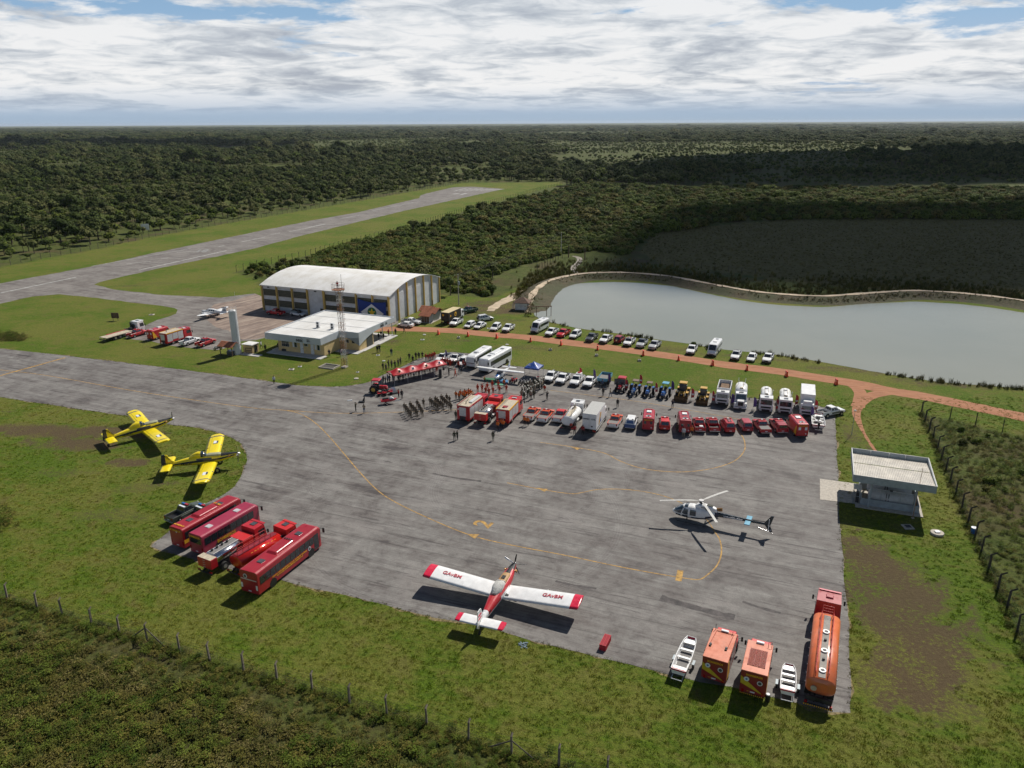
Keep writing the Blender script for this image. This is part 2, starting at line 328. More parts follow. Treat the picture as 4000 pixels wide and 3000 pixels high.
def fbm(x,y,z=0.0,o=4): return noise.fractal(Vector((x,y,z)),1.0,2.0,o)
def ground_attr(x,y):
    n = fbm(x*0.35,y*0.35); n2 = fbm(x*0.06,y*0.06,5); so_ = 0.0
    for c,rx,ry,rot,s in soilw:
        dx,dy = x-c.x,y-c.y
        if abs(dx) > 2.2*max(rx,ry) or abs(dy) > 2.2*max(rx,ry): continue
        u = (dx*cos(rot)+dy*sin(rot))/rx; v = (-dx*sin(rot)+dy*cos(rot))/ry
        so_ = max(so_,s*max(0,min(1,1.55-sqrt(u*u+v*v)+n*0.75)))
    wild = 0.0 if inpoly(x,y,airfield) else 1.0
    fld = 1.0 if inpoly(x,y,field) else 0.0
    return so_,wild,fld
bm_ = MB()
gx = [-25000,-12000,-6000,-3000,-1500,-800,-500,-350]+[-260+4*i for i in range(25)]+[-160+1.6*i for i in range(225)]+[204,212,224,240,270,320,400,600,900,1500,3000,6000,12000,25000]
gy = [-3000,-500,-100,0,20,30]+[38+1.3*i for i in range(155)]+[240+4*i for i in range(40)]+[402+12*i for i in range(25)]+[720,800,1000,1500,2500,5000,10000,20000,28000]
gx = sorted(set(gx)); gy = sorted(set(gy)); nx = len(gx); ny = len(gy)
gv = [(x,y,0.0) for y in gy for x in gx]; gf = [(j*nx+i,j*nx+i+1,(j+1)*nx+i+1,(j+1)*nx+i) for j in range(ny-1) for i in range(nx-1)]
gme = bpy.data.meshes.new('ground'); gme.from_pydata(gv,[],gf)
at = gme.color_attributes.new('zones','FLOAT_COLOR','POINT')
buf = []
for x,y,_ in gv:
    if -330 < x < 330 and 30 < y < 720: a,b,c = ground_attr(x,y)
    else: a,b,c = 0.0,1.0,(1.0 if (x > 330 and inpoly(x,y,field)) else 0.0)
    buf += [a,b,c,1.0]
at.data.foreach_set('color',buf)
def grass_nodes(t):
    """returns base colour socket and height for mown airfield grass (world metres)"""
    g = t.new('ShaderNodeNewGeometry'); v = g.outputs['Position']
    a = t.noise(v,0.05,5,0.6,0.4); b = t.noise(v,0.33,6,0.7,0.5); c = t.noise(v,2.2,5,0.75); e = t.noise(v,9.0,3,0.7)
    st = t.noise(t.mapping(v,(0.12,1.5,1),rot=(0,0,R(14))),1.0,4,0.6)
    lush = t.mix(t.ramp(c,[(0.32,0.0),(0.68,1.0)]),(0.042,0.078,0.006),(0.120,0.180,0.012))
    dry = t.mix(t.ramp(c,[(0.3,0.0),(0.7,1.0)]),(0.085,0.098,0.012),(0.195,0.200,0.040))
    f = t.math('ADD',t.math('MULTIPLY',a,0.45),t.math('ADD',t.math('MULTIPLY',b,0.35),t.math('MULTIPLY',st,0.2)))
    col = t.mix(t.ramp(f,[(0.44,0.0),(0.54,1.0)]),lush,dry)
    col = t.mix(t.ramp(b,[(0.55,0.0),(0.72,0.65)]),col,(0.115,0.088,0.036))
    col = t.mix(t.ramp(e,[(0.30,0.6),(0.55,0.0)]),col,(0.015,0.026,0.005))
    return v,col,c,e,b,a
gm = bpy.data.materials.new('grass_ground'); gm.use_nodes = True; t = NT(gm.node_tree); b_ = t.n['Principled BSDF']
v,col,nc,ne,nb,na = grass_nodes(t)
zn = t.new('ShaderNodeVertexColor',layer_name='zones'); sp = t.new('ShaderNodeSeparateColor'); t.link(zn.outputs[0],sp.inputs[0])
sc_ = t.mix(nc,(0.055,0.034,0.020),(0.135,0.092,0.056))
sf = t.math('MULTIPLY',sp.outputs[0],t.ramp(t.math('ADD',t.math('MULTIPLY',nc,.6),t.math('MULTIPLY',nb,.4)),[(0.36,1.25),(0.62,0.1)]))
sf = t.ramp(sf,[(0.2,0.0),(0.55,0.9)])
wildc = t.mix(t.ramp(nb,[(0.35,0.0),(0.65,1.0)]),(0.045,0.070,0.010),(0.110,0.125,0.030))
wildc = t.mix(t.ramp(nc,[(0.35,0.7),(0.55,0.0)]),wildc,(0.03,0.03,0.012))
wildc = t.mix(t.ramp(na,[(0.5,0.0),(0.66,0.8)]),wildc,(0.085,0.058,0.032))
col = t.mix(sp.outputs[1],col,wildc)
fc = t.mix(t.ramp(nb,[(0.3,0.0),(0.7,1.0)]),(0.085,0.078,0.026),(0.160,0.138,0.050))
col = t.mix(sp.outputs[2],col,fc)
col = t.mix(sf,col,sc_)
t.link(col,b_.inputs['Base Color']); b_.inputs['Roughness'].default_value = 0.95; b_.inputs['Specular IOR Level'].default_value = 0.15
bp = t.new('ShaderNodeBump'); bp.inputs['Strength'].default_value = 1.0; bp.inputs['Distance'].default_value = 0.16
t.link(t.math('ADD',nc,t.math('MULTIPLY',ne,0.6)),bp.inputs['Height']); t.link(bp.outputs[0],b_.inputs['Normal'])
gme.materials.append(gm); go = bpy.data.objects.new('ground',gme); COL.objects.link(go); go['kind'] = 'structure'

# asphalt
def asphalt(name,warm=0.0,light=1.0):
    m = bpy.data.materials.new(name); m.use_nodes = True; t = NT(m.node_tree); b = t.n['Principled BSDF']
    g = t.new('ShaderNodeNewGeometry'); v = g.outputs['Position']
    s1 = t.noise(t.mapping(v,(0.055,0.55,1),rot=(0,0,R(24))),1.0,7,0.66,0.5)
    s2 = t.noise(t.mapping(v,(0.18,2.6,1),rot=(0,0,R(24))),1.0,6,0.7,0.3)
    bl = t.noise(v,0.13,9,0.72,0.5); fine = t.noise(v,6.0,4,0.7); md = t.noise(v,0.7,5,0.7)
    f = t.math('ADD',t.math('MULTIPLY',s1,0.26),t.math('ADD',t.math('MULTIPLY',s2,0.15),t.math('MULTIPLY',t.math('ADD',t.math('MULTIPLY',bl,.7),t.math('MULTIPLY',md,.3)),0.59)))
    k = light
    col = t.ramp(f,[(0.405,(0.062*k,0.053*k,0.050*k)),(0.455,(0.122*k,0.108*k,0.100*k)),(0.51,(0.170*k,0.160*k,0.148*k)),(0.575,(0.245*k,0.234*k,0.216*k))])
    col = t.mix(t.ramp(bl,[(0.5,0.0),(0.66,0.5)]),col,(0.155*k,0.135*k,0.127*k))
    col = t.mix(t.ramp(md,[(0.28,0.45),(0.45,0.0)]),col,(0.07*k,0.065*k,0.062*k))
    if warm: col = t.mix(warm,col,t.mix(bl,(0.16,0.11,0.08),(0.30,0.23,0.165)))
    st1 = t.noise(t.mapping(v,(0.10,1.5,1),rot=(0,0,R(22)),loc=(7,3,0)),1.0,8,0.72,0.9)
    col = t.mix(t.ramp(st1,[(0.565,0.0),(0.63,0.7)]),col,(0.052*k,0.043*k,0.043*k))
    # joints
    wv = t.new('ShaderNodeTexWave',wave_type='BANDS',bands_direction='Y'); wv.inputs['Scale'].default_value = 0.0785; wv.inputs['Distortion'].default_value = 0.6; wv.inputs['Detail'].default_value = 2
    t.link(t.mapping(v,(1,1,1),rot=(0,0,R(21))),wv.inputs['Vector'])
    jn = t.math('MULTIPLY',t.ramp(wv.outputs['Fac'],[(0.0,1.0),(0.006,0.0)]),t.ramp(s1,[(0.35,1.0),(0.6,0.35)]))
    col = t.mix(t.math('MULTIPLY',jn,0.6),col,(0.05,0.047,0.045))
    # tyre arcs
    for (cx_,cy_),r_,wd in (((D(1110,1055).x,D(1110,1055).y),11.5,1.2),((D(810,1030).x,D(810,1030).y),9.5,1.0),((D(600,985).x,D(600,985).y),7.5,1.6),((D(1000,1110).x,D(1000,1110).y),21,.9),((D(1240,1030).x,D(1240,1030).y),8,.9)):
        vd = t.new('ShaderNodeVectorMath',operation='DISTANCE'); t.link(t.mapping(v,(1,1,0)),vd.inputs[0]); vd.inputs[1].default_value = (cx_,cy_,0)
        dd = t.math('ABSOLUTE',t.math('SUBTRACT',vd.outputs['Value'],r_))
        rp = t.math('FRACT',t.math('MULTIPLY',vd.outputs['Value'],2.9))
        ring = t.math('MULTIPLY',t.ramp(t.math('DIVIDE',dd,wd),[(0.55,1.0),(1.0,0.0)]),t.ramp(rp,[(0.35,0.0),(0.5,1.0),(0.65,0.0)]))
        col = t.mix(t.math('MULTIPLY',t.math('MULTIPLY',ring,t.ramp(bl,[(0.4,0.2),(0.55,1.0)])),0.28),col,(0.33*k,0.32*k,0.31*k))
    col = t.mix(t.ramp(fine,[(0.3,0.3),(0.6,0.0)]),col,(0.05,0.048,0.046))
    t.link(col,b.inputs['Base Color']); t.link(t.ramp(f,[(0.4,0.72),(0.6,0.9)]),b.inputs['Roughness']); b.inputs['Specular IOR Level'].default_value = 0.3
    bp = t.new('ShaderNodeBump'); bp.inputs['Strength'].default_value = 0.35; bp.inputs['Distance'].default_value = 0.03; t.link(fine,bp.inputs['Height']); t.link(bp.outputs[0],b.inputs['Normal'])
    return m
ASPH = asphalt('asphalt',0,1.10); ASPH2 = asphalt('asphalt_taxiway',0.12,1.2)
DRYG = mat('dry_verge',(0.22,0.17,0.075),0.95,var=0.5,scale=2.5,bump=0.8,bscale=8); DRYG2 = mat('green_verge',(0.10,0.14,0.02),0.95,var=0.5,scale=2.5,bump=0.8,bscale=8)
ap = resample(apron,0.9,True,0.12)
sheet('parking_apron',ap,0.012,ASPH,'worn grey asphalt apron with yellow taxi lines')
cen = sum((Vector(p) for p in ap),Vector())/len(ap)
sheet('apron_verge',resample(apron,0.9,True,0.6),0.008,DRYG)
for o in [bpy.data.objects['apron_verge']]: o.scale = (1.0,1.0,1)
sheet('runway',resample(lot,3.0,True,0.5),0.012,ASPH2,'grey asphalt runway with taxiway and hangar forecourt')
# hangar forecourt: worn brownish concrete
FC = bpy.data.materials.new('forecourt_concrete'); FC.use_nodes = True; t = NT(FC.node_tree); b = t.n['Principled BSDF']
g = t.new('ShaderNodeNewGeometry'); v = g.outputs['Position']
f = t.noise(t.mapping(v,(0.12,0.6,1),rot=(0,0,R(-60))),1.0,6,0.65,0.5); f2 = t.noise(v,0.5,5,0.7)
t.link(t.mix(t.ramp(f2,[(0.4,0.0),(0.7,0.6)]),t.ramp(f,[(0.35,(0.13,0.10,0.085)),(0.5,(0.24,0.18,0.145)),(0.65,(0.36,0.29,0.23))]),(0.15,0.10,0.075)),b.inputs['Base Color']); b.inputs['Roughness'].default_value = 0.9
fcp = [P(905,1175),P(1000,1148),P(1080,1185),P(1400,1200),P(1545,1240),P(1540,1262),P(1480,1288),P(1300,1298),P(1100,1298),P(1000,1326),P(945,1328),P(905,1300),P(830,1270),P(800,1230),P(840,1190)]
sheet('forecourt',resample(fcp,1.5,True,0.5),0.018,FC,'brownish worn concrete forecourt of the hangar')
# red dirt road
DRT = bpy.data.materials.new('red_dirt'); DRT.use_nodes = True; t = NT(DRT.node_tree); b = t.n['Principled BSDF']
g = t.new('ShaderNodeNewGeometry'); v = g.outputs['Position']
f = t.noise(v,0.5,6,0.7,0.4); f2 = t.noise(t.mapping(v,(0.1,2.2,1),rot=(0,0,R(14))),1.0,5,0.6)
t.link(t.mix(t.ramp(f2,[(0.4,0.0),(0.65,0.7)]),t.ramp(f,[(0.3,(0.23,0.088,0.036)),(0.7,(0.36,0.150,0.070))]),(0.40,0.205,0.115)),b.inputs['Base Color']); b.inputs['Roughness'].default_value = 0.95
bp = t.new('ShaderNodeBump'); bp.inputs['Strength'].default_value = 0.3; bp.inputs['Distance'].default_value = 0.04; t.link(t.noise(v,3,4),bp.inputs['Height']); t.link(bp.outputs[0],b.inputs['Normal'])
def wobw(w0,a=0.25): return lambda u: w0+a*w0*fbm(u*60,3.3)
ribbon('dirt_road',road_red,lambda u: 4.6+0.5*fbm(u*70,3.3)-0.9*max(0,1-u*9),0.020,DRT)
ribbon('dirt_track',catmull([P(3480,1530),P(3405,1545),P(3362,1575),P(3345,1610),P(3355,1650),P(3385,1710),P(3420,1762)],6),lambda u: max(0.5,3.2-3.4*u)+0.2*fbm(u*20,1),0.016,DRT)
ribbon('dirt_turn',catmull([P(3250,1482),P(3330,1505),P(3362,1540),P(3350,1590)],6),lambda u: 2.4+0.4*fbm(u*20,4),0.024,DRT)
SAND = mat('pale_sand',(0.50,0.40,0.28),0.95,var=0.25,scale=0.4,dirt=0.3,bump=0.4,bscale=3)
ribbon('sand_track',catmull([P(1915,1215),P(1940,1192),P(1985,1170),P(2020,1150),P(2075,1128),P(2110,1112),P(2160,1092),P(2230,1080),P(2255,1076)],6),lambda u: (4.2-2.0*u)*(0.5+min(1,u*4)*0.5)+1.2*fbm(u*18,2),0.024,SAND)
for dx in (-7,7):
    ribbon('wheel_track',catmull([P(2255+dx,1076),P(2246+dx,1058),P(2240+dx,1044),P(2262+dx*.8,1024),P(2262+dx*.7,1008),P(2240+dx*.4,1000)],6),1.1,0.026,mat('pale_track',(0.42,0.37,0.30),0.95,var=0.3,scale=0.5))
# pond water
WM = bpy.data.materials.new('pond_water'); WM.use_nodes = True; t = NT(WM.node_tree); b = t.n['Principled BSDF']
g = t.new('ShaderNodeNewGeometry'); v = g.outputs['Position']
t.link(t.ramp(t.noise(v,0.02,4,0.6),[(0.3,(0.225,0.232,0.185)),(0.7,(0.270,0.268,0.215))]),b.inputs['Base Color'])
b.inputs['Roughness'].default_value = 0.12; b.inputs['IOR'].default_value = 1.33
bp = t.new('ShaderNodeBump'); bp.inputs['Strength'].default_value = 0.5; bp.inputs['Distance'].default_value = 0.08
t.link(t.math('ADD',t.noise(t.mapping(v,(1,0.6,1)),1.2,4,0.6),t.math('MULTIPLY',t.noise(v,5,3,0.6),0.5)),bp.inputs['Height']); t.link(bp.outputs[0],b.inputs['Normal'])
sheet('pond_water',resample(catmull(pond+[pond[0]],4)[:-1],1.5,True,0.35),0.03,WM,'grey green pond with light ripples')
# dike with a sandy crest
BANK = bpy.data.materials.new('dike_bank'); BANK.use_nodes = True; t = NT(BANK.node_tree); b = t.n['Principled BSDF']
g = t.new('ShaderNodeNewGeometry'); v = g.outputs['Position']
f = t.noise(v,0.9,6,0.75,0.5); f2 = t.noise(v,0.12,4,0.6)
t.link(t.mix(t.ramp(f2,[(0.4,0.0),(0.6,0.8)]),t.ramp(f,[(0.35,(0.035,0.030,0.014)),(0.65,(0.12,0.09,0.045))]),(0.05,0.06,0.018)),b.inputs['Base Color']); b.inputs['Roughness'].default_value = 0.95
bp = t.new('ShaderNodeBump'); bp.inputs['Distance'].default_value = 0.3; t.link(t.noise(v,1.6,5,0.8),bp.inputs['Height']); t.link(bp.outputs[0],b.inputs['Normal'])
dc = resample(catmull(dike_c,5),1.2)
prof = [(-6.6,0.0),(-3.6,0.45),(-1.9,1.25),(1.7,1.3),(3.0,0.9),(5.0,0.0)]
mb = MB(); vs = []
for i,p in enumerate(dc):
    d = (dc[min(i+1,len(dc)-1)]-dc[max(i-1,0)]).normalized(); nr = Vector((-d.y,d.x,0)); fd = min(1,i/12)
    for k,(o_,h) in enumerate(prof):
        jj = fbm(p.x*0.5+k*7,p.y*0.5)*0.35
        q = p+nr*(o_+jj); vs.append((q.x,q.y,h*fd+(fbm(q.x,q.y)*0.12 if 0 < k < 5 else 0)-0.02*(k in (0,5))))
n = len(prof)
mb.add(vs,[(i*n+k,(i+1)*n+k,(i+1)*n+k+1,i*n+k+1) for i in range(len(dc)-1) for k in range(n-1)],BANK,True)
o = mb.obj('dike_bank'); o['kind'] = 'structure'
mb = MB(); vs = []
for i,p in enumerate(dc):
    d = (dc[min(i+1,len(dc)-1)]-dc[max(i-1,0)]).normalized(); nr = Vector((-d.y,d.x,0)); w = .95+0.7*fbm(p.x*0.2,p.y*0.2,2)+0.35*fbm(p.x,p.y,1); c = 0.15*fbm(p.x*0.1,p.y*0.1,9); fd = min(1,i/12)
    for o_ in (-w,w): q = p+nr*(o_+c); vs.append((q.x,q.y,1.3*fd+0.12))
mb.add(vs,[(2*i,2*i+2,2*i+3,2*i+1) for i in range(len(dc)-1)],SAND)
o = mb.obj('dike_path'); o['kind'] = 'structure'
# painted markings
YL = mat('marking_yellow',(0.44,0.26,0.07),0.85,var=0.45,scale=1.5,dirt=0.5); WL = mat('marking_white',(0.42,0.42,0.40),0.85,var=0.3,scale=0.7,dirt=0.2)
def line(name,pts,w,m,z=0.018,k=6): return ribbon(name,catmull(pts,k),w,z,m)
line('taxi_line',[P(-500,1395),P(0,1445),P(195,1469),P(500,1523),P(800,1569),P(1000,1595),P(1120,1604),P(1180,1620),P(1235,1655),P(1290,1710),P(1350,1780),P(1410,1850),P(1480,1920),P(1560,1970),P(1700,2036),P(1830,2088),P(1960,2122),P(2200,2168),P(2400,2210),P(2560,2240),P(2670,2258),P(2728,2264),P(2760,2248),P(2800,2210),P(2818,2160),P(2812,2110),P(2790,2075),P(2760,2030),P(2700,1985),P(2620,1947),P(2540,1925),P(2440,1912),P(2340,1912),P(2270,1925),P(2235,1929),P(2150,1918),P(1980,1886)],0.17,YL)
line('taxi_line',[P(1120,1603),P(1300,1614),P(1500,1612),P(1800,1600)],0.16,YL,0.0182)
line('taxi_line',[P(2110,1728),P(2250,1748),P(2360,1770),P(2420,1800),P(2500,1828),P(2600,1842),P(2700,1842),P(2800,1826),P(2870,1800),P(2905,1765),P(2910,1735),P(2900,1705),P(2870,1670)],0.17,YL,0.0184)
line('hold_line',[P(-150,1515),P(0,1468),P(130,1432),P(255,1397)],0.55,YL,0.0222)
line('taxi_line',[P(2150,1525),P(2500,1570),P(2900,1640)],0.14,YL,0.0186)
def mark_poly(name,pts,m=YL,z=0.0226):
    return sheet(name,pts,z,m)
def arrow(tip,tail,w):
    t_ = P(*tip); b = P(*tail); d = (t_-b).normalized(); n_ = Vector((-d.y,d.x,0)); mark_poly('taxi_arrow',[t_,b+n_*w,b-n_*w])
arrow((1822,2086),(1864,2096),0.62); arrow((2096,1906),(2134,1916),0.5); arrow((2226,1744),(2262,1754),0.5)
# painted figure 2 and stop bar
c2 = P(1890,2047); ux = (P(1935,2063)-P(1846,2040)).normalized(); uy = Vector((ux.y,-ux.x,0))
me = text_mesh('painted_number','2',3.4,YL,0.0); Mx = Matrix((-uy*1.0,-ux*1.0,Vector((0,0,1)))).transposed().to_4x4(); Mx.translation = (c2.x,c2.y,0.0228); me.transform(Mx)
o = bpy.data.objects.new('painted_number',me); COL.objects.link(o); o['kind'] = 'structure'
a = P(2658,2228); b = P(2650,2270); line('stop_bar',[a,b],0.7,YL,0.0232,2)
# runway paint
for q in ((ZW(0,1098),ZW(470,1000),0.9),(ZW(855,957),ZW(1398,836),0.9),(ZW(1785,720),ZW(2010,672),0.8),(ZW(1490,782),ZW(1635,752),.8),(ZW(1350,812),ZW(1385,804),.7),(ZW(995,887),ZW(1040,880),.7),(ZW(780,918),ZW(930,902),.5),(ZW(565,932),ZW(1180,822),.5),(ZW(1090,846),ZW(1300,838),.6),
          (ZW(1670,738),ZW(1730,726),.6),(ZC(5,692),ZC(105,671),.8),(ZC(200,640),ZC(320,618),.6),(ZC(400,590),ZC(700,530),.5)):
    line('runway_line',[q[0],q[1]],q[2]*0.8,WL,0.018,2)
for i in range(8):
    a = ZC(905+i*33,470-i*1); b = ZC(985+i*33,449+i*1); line('runway_line',[a,b],1.1,WL,0.0182,2)
line('runway_line',[ZC(900,487),ZC(935,483)],2.5,WL,0.0184,2); line('runway_line',[ZC(948,490),ZC(985,482)],2.5,WL,0.0184,2)
c = ZW(1245,838); ux = (ZW(1300,838)-c).normalized()
me = text_mesh('painted_number','18',5,mat('faded_white',(.27,.27,.26),.9,var=.4),0.0); Mx = Matrix((Vector((.98,.2,0)),Vector((-.2*2,.98*2,0)),Vector((0,0,1)))).transposed().to_4x4(); Mx.translation = (c.x,c.y,0.0186); me.transform(Mx)
o = bpy.data.objects.new('painted_number',me); COL.objects.link(o); o['kind'] = 'structure'
# patches and stains of darker asphalt
PT = mat('asphalt_patch',(0.085,0.075,0.072),0.85,var=0.5,scale=1.2)
for a,b,w in (((2580,2335),(2870,2412),1.3),((2170,2270),(2330,2300),.5),((2900,2350),(3050,2395),.5),((1690,1850),(1880,1880),.6)):
    line('asphalt_patch',[P(*a),P((a[0]+b[0])/2,(a[1]+b[1])/2+3),P(*b)],lambda u,w=w: w*(0.75+0.4*fbm(u*9,w)),PT,0.0162,8)
# pale pad at the fuel station
sheet('concrete_pad',[ZF(195,632),ZF(680,695),ZF(1000,740),ZF(980,1040),ZF(690,990),ZF(195,930)],0.05,CONC)
# ------------------------------------------------------------------ buildings
YW = mat('wall_yellow',(0.62,0.46,0.22),0.85,var=0.1,scale=1.2,dirt=0.2); WW = mat('wall_white',(0.60,0.61,0.62),0.85,var=0.1,scale=0.6,dirt=0.22); PIL = mat('pilaster_yellow',(0.55,0.37,0.10),0.8,var=0.15,dirt=0.2)
TIL = mat('clay_tiles',(0.34,0.12,0.06),0.85,var=0.35,scale=3); TILB = mat('brown_tiles',(0.13,0.075,0.05),0.85,var=0.4,scale=3); TERR = mat('terrace_floor',(0.48,0.47,0.45),0.8,var=0.12,scale=0.8,dirt=0.15)
DOORW = mat('door_white',(0.66,0.66,0.66),0.5); DARKV = mat('dark_vent',(0.06,0.06,0.045),0.8); VFR = mat('vent_frame',(0.20,0.18,0.11),0.7); RUST = mat('rusty_frame',(0.34,0.17,0.10),0.7,0.3,0.3); RW = mat('tower_white',(0.6,0.58,0.56),0.6); GALV = mat('galvanised',(0.33,0.38,0.41),0.55,0.2,0.15,1.5,dirt=0.1)
def roofmat(name,c0,c1,c2,ax=0,ribs=18.0,rot=0.0):
    m = bpy.data.materials.new(name); m.use_nodes = True; t = NT(m.node_tree); b = t.n['Principled BSDF']; tc = t.new('ShaderNodeTexCoord'); v = tc.outputs['Object']
    n = t.noise(t.mapping(v,(0.5,0.06,1) if ax == 0 else (0.06,0.5,1)),1.0,6,0.7,0.3); n2 = t.noise(v,0.25,5,0.6)
    c = t.ramp(t.math('ADD',t.math('MULTIPLY',n,0.5),t.math('MULTIPLY',n2,0.5)),[(0.36,c0),(0.5,c1),(0.62,c2)]); t.link(c,b.inputs['Base Color']); b.inputs['Roughness'].default_value = 0.55
    wv = t.new('ShaderNodeTexWave',wave_type='BANDS',bands_direction='X' if ax == 0 else 'Y'); wv.inputs['Scale'].default_value = ribs/20*pi/3; t.link(v,wv.inputs['Vector'])
    bp = t.new('ShaderNodeBump'); bp.inputs['Distance'].default_value = 0.06; bp.inputs['Strength'].default_value = 0.8; t.link(wv.outputs['Fac'],bp.inputs['Height']); t.link(bp.outputs[0],b.inputs['Normal'])
    return m
WROOF = roofmat('white_metal_roof',(0.60,0.57,0.51),(0.70,0.685,0.65),(0.79,0.78,0.76)); WROOF2 = roofmat('terminal_roof_white',(0.56,0.54,0.50),(0.66,0.65,0.62),(0.74,0.73,0.71),0,10)
UX = 22.0
def bld(name,O,label,cat,hd=22.0):
    """Empty whose local +x runs along hv(hd+90) (photo right) and +y along hv(hd) (photo depth)"""
    o = empty(name,(O[0],O[1],0),R(-hd)); return tag(o,label,cat)
# hangar ---------------------------------------------------------
hg = bld('hangar',(-70.2,209.0),'large white arched-roof hangar with yellow pilasters and rows of dark windows','hangar',22.6)
LX,LY,EH,PKH = 41.5,28.0,7.4,10.0
mb = MB(); mb.box(0.15,LX-0.15,0.2,LY-0.2,0,EH-0.15,WW)
arc = [(LY*i/16,EH+(PKH-EH)*(1-(2*i/16-1)**2)) for i in range(17)]
for x in (0.15,LX-0.2):
    mb.add([(x,y,z-0.12) for y,z in arc]+[(x,LY-0.2,EH-0.15),(x,0.2,EH-0.15)],[tuple(range(19))],WW)
mb.obj('wall',hg)
mb = MB(); n = 17
v0 = [(-0.35,y,z) for y,z in arc]; v1 = [(LX+0.25,y,z) for y,z in arc]
mb.add(v0+v1,[(i,i+1,n+i+1,n+i) for i in range(16)],WROOF,True)
mb.add([(x,y,z-0.14) for x,y,z in v0+v1],[(n+i,n+i+1,i+1,i) for i in range(16)],WROOF,True)
for b0 in (0,n): mb.add([(v0+v1)[b0+i] for i in range(n)]+[((v0+v1)[b0+i][0],(v0+v1)[b0+i][1],(v0+v1)[b0+i][2]-0.14) for i in range(n)],[(i,n+i,n+i+1,i+1) for i in range(16)],WW)
mb.box(-0.3,LX+0.2,-0.25,0.1,EH-0.28,EH+0.05,ALU); mb.box(-0.3,LX+0.2,LY-0.1,LY+0.25,EH-0.28,EH+0.05,ALU)
mb.obj('roof',hg)
bays = [0.0,5.1,10.3,15.4,20.8,26.0,31.1,36.2,41.1]
for i,x in enumerate(bays):
    w = 0.42 if i != 4 else 0.6
    mb = MB().box(x-w/2+0.2,x+w/2+0.2,-0.28,0.25,0,EH-0.05,PIL); mb.box(x-w/2+0.14,x+w/2+0.26,-0.34,0.3,0,0.25,CONC); mb.obj('pilaster',hg,0.03)
for j in range(1,7):
    y = LY*j/6.0-0.1 if j < 6 else LY-0.15; zt = EH+(PKH-EH)*(1-(2*min(y,LY-.01)/LY-1)**2)-0.16
    MB().box(LX-0.25,LX+0.2,y-0.2,y+0.2,0,zt,PIL).obj('pilaster',hg,0.03)
def vent(x0,x1,z0,z1):
    mb = MB().box(x0,x1,0.12,0.19,z0,z1,DARKV)
    k = max(2,int((x1-x0)/0.42))
    for i in range(k+1): mb.box(x0+(x1-x0)*i/k-0.02,x0+(x1-x0)*i/k+0.02,0.085,0.125,z0,z1,VFR)
    for i in range(5): mb.box(x0,x1,0.09,0.118,z0+(z1-z0)*i/4-0.02,z0+(z1-z0)*i/4+0.02,VFR)
    mb.box(x0-0.06,x1+0.06,0.03,0.2,z0-0.14,z0-0.03,CONC); mb.obj('window',hg)
for i in (0,1,2,4,5,6,7):
    for z0 in (1.6,4.55): vent(bays[i]+0.62,bays[i+1]-0.2,z0,z0+1.75)
mb = MB().box(19.4,20.25,0.1,0.19,0.05,2.2,DARKV); mb.obj('door',hg)
for x,z in ((2.2,6.75),(18.0,6.75)): MB().box(x,x+0.55,-0.15,0.18,z,z+0.28,DKST).obj('floodlight',hg)
# banner with star, hung on the facade
FB = mat('flag_blue',(0.01,0.035,0.20),0.8,var=0.15); FW = mat('flag_white',(0.7,0.7,0.7),0.8); FG = mat('flag_green',(0.01,0.14,0.06),0.8); FY = mat('flag_yellow',(0.75,0.52,0.03),0.8)
fl = empty('banner',hg.matrix_basis @ Vector((36.2,-0.42,0)),R(-22.6)); fl.location = Vector((-70.2,209.0,0))+Matrix.Rotation(R(-22.6),3,'Z')@Vector((36.3,-0.45,0))
tag(fl,'blue state banner with white diamond, green disc and yellow star hung on the hangar wall','banner')
def flatpoly(pts,y,t,m,name,par):
    mb = MB(); k = len(pts); vs = [(x,y,z) for x,z in pts]+[(x,y+t,z) for x,z in pts]
    mb.add(vs,[tuple(range(k)),tuple(range(2*k-1,k-1,-1))]+[(i,k+i,k+(i+1) % k,(i+1) % k) for i in range(k)],m); return mb.obj(name,par)
flatpoly([(-4.3,6.15),(-3.2,5.85),(-1.6,5.55),(0,5.45),(1.8,5.5),(3.4,5.65),(4.4,5.8),(4.3,0.4),(-4.1,0.3)],0.0,0.03,FB,'cloth',fl)
flatpoly([(-3.5,2.6),(0,5.0),(3.6,2.6),(0,0.5)],-0.02,0.015,FW,'diamond',fl)
flatpoly([(1.35*cos(2*pi*i/24),2.75+1.35*sin(2*pi*i/24)) for i in range(24)],-0.035,0.01,FG,'disc',fl)
flatpoly([((1.2 if i % 2 == 0 else 0.48)*sin(pi*i/5),2.7+(1.2 if i % 2 == 0 else 0.48)*cos(pi*i/5)) for i in range(10)],-0.05,0.01,FY,'star',fl)
# terminal -------------------------------------------------------
tm = bld('terminal_building',(-57.05,168.57),'low cream terminal building with flat white roof and signs on its fascia','building')
HR,FB0 = 4.5,2.95
mb = MB()
for x0,x1,y0,y1 in ((2.5,15.25,1.3,7.8),(2.5,20.4,7.6,13.8)): mb.box(x0,x1,y0,y1,0.1,3.6,YW)
mb.box(2.5,14,13.8,21.5,0.1,3.6,YW)
mb.obj('wall',tm,0.02)
mb = MB(); rp = [(0,0),(15.4,0),(15.4,7.4),(20.6,7.4),(20.6,23.6),(0,23.7)]
mb.add([(x+(0.2 if x < 1 else -0.2),y+(0.2 if y < 23 and not (y > 5 and x > 10 and y < 10) else -0.2 if y > 20 else 0.2),HR-0.22) for x,y in rp],[tuple(range(6))],WROOF2)
mb.add([(x+(0.1 if x < 1 else -0.1),y+(0.1 if y < 20 else -0.1),FB0+0.3) for x,y in rp],[tuple(range(5,-1,-1))],WW)
for y in (6.2,12.3,18.2): mb.box(0.3,15.1 if y < 7 else 20.3,y-0.06,y+0.06,HR-0.24,HR-0.17,ALU)
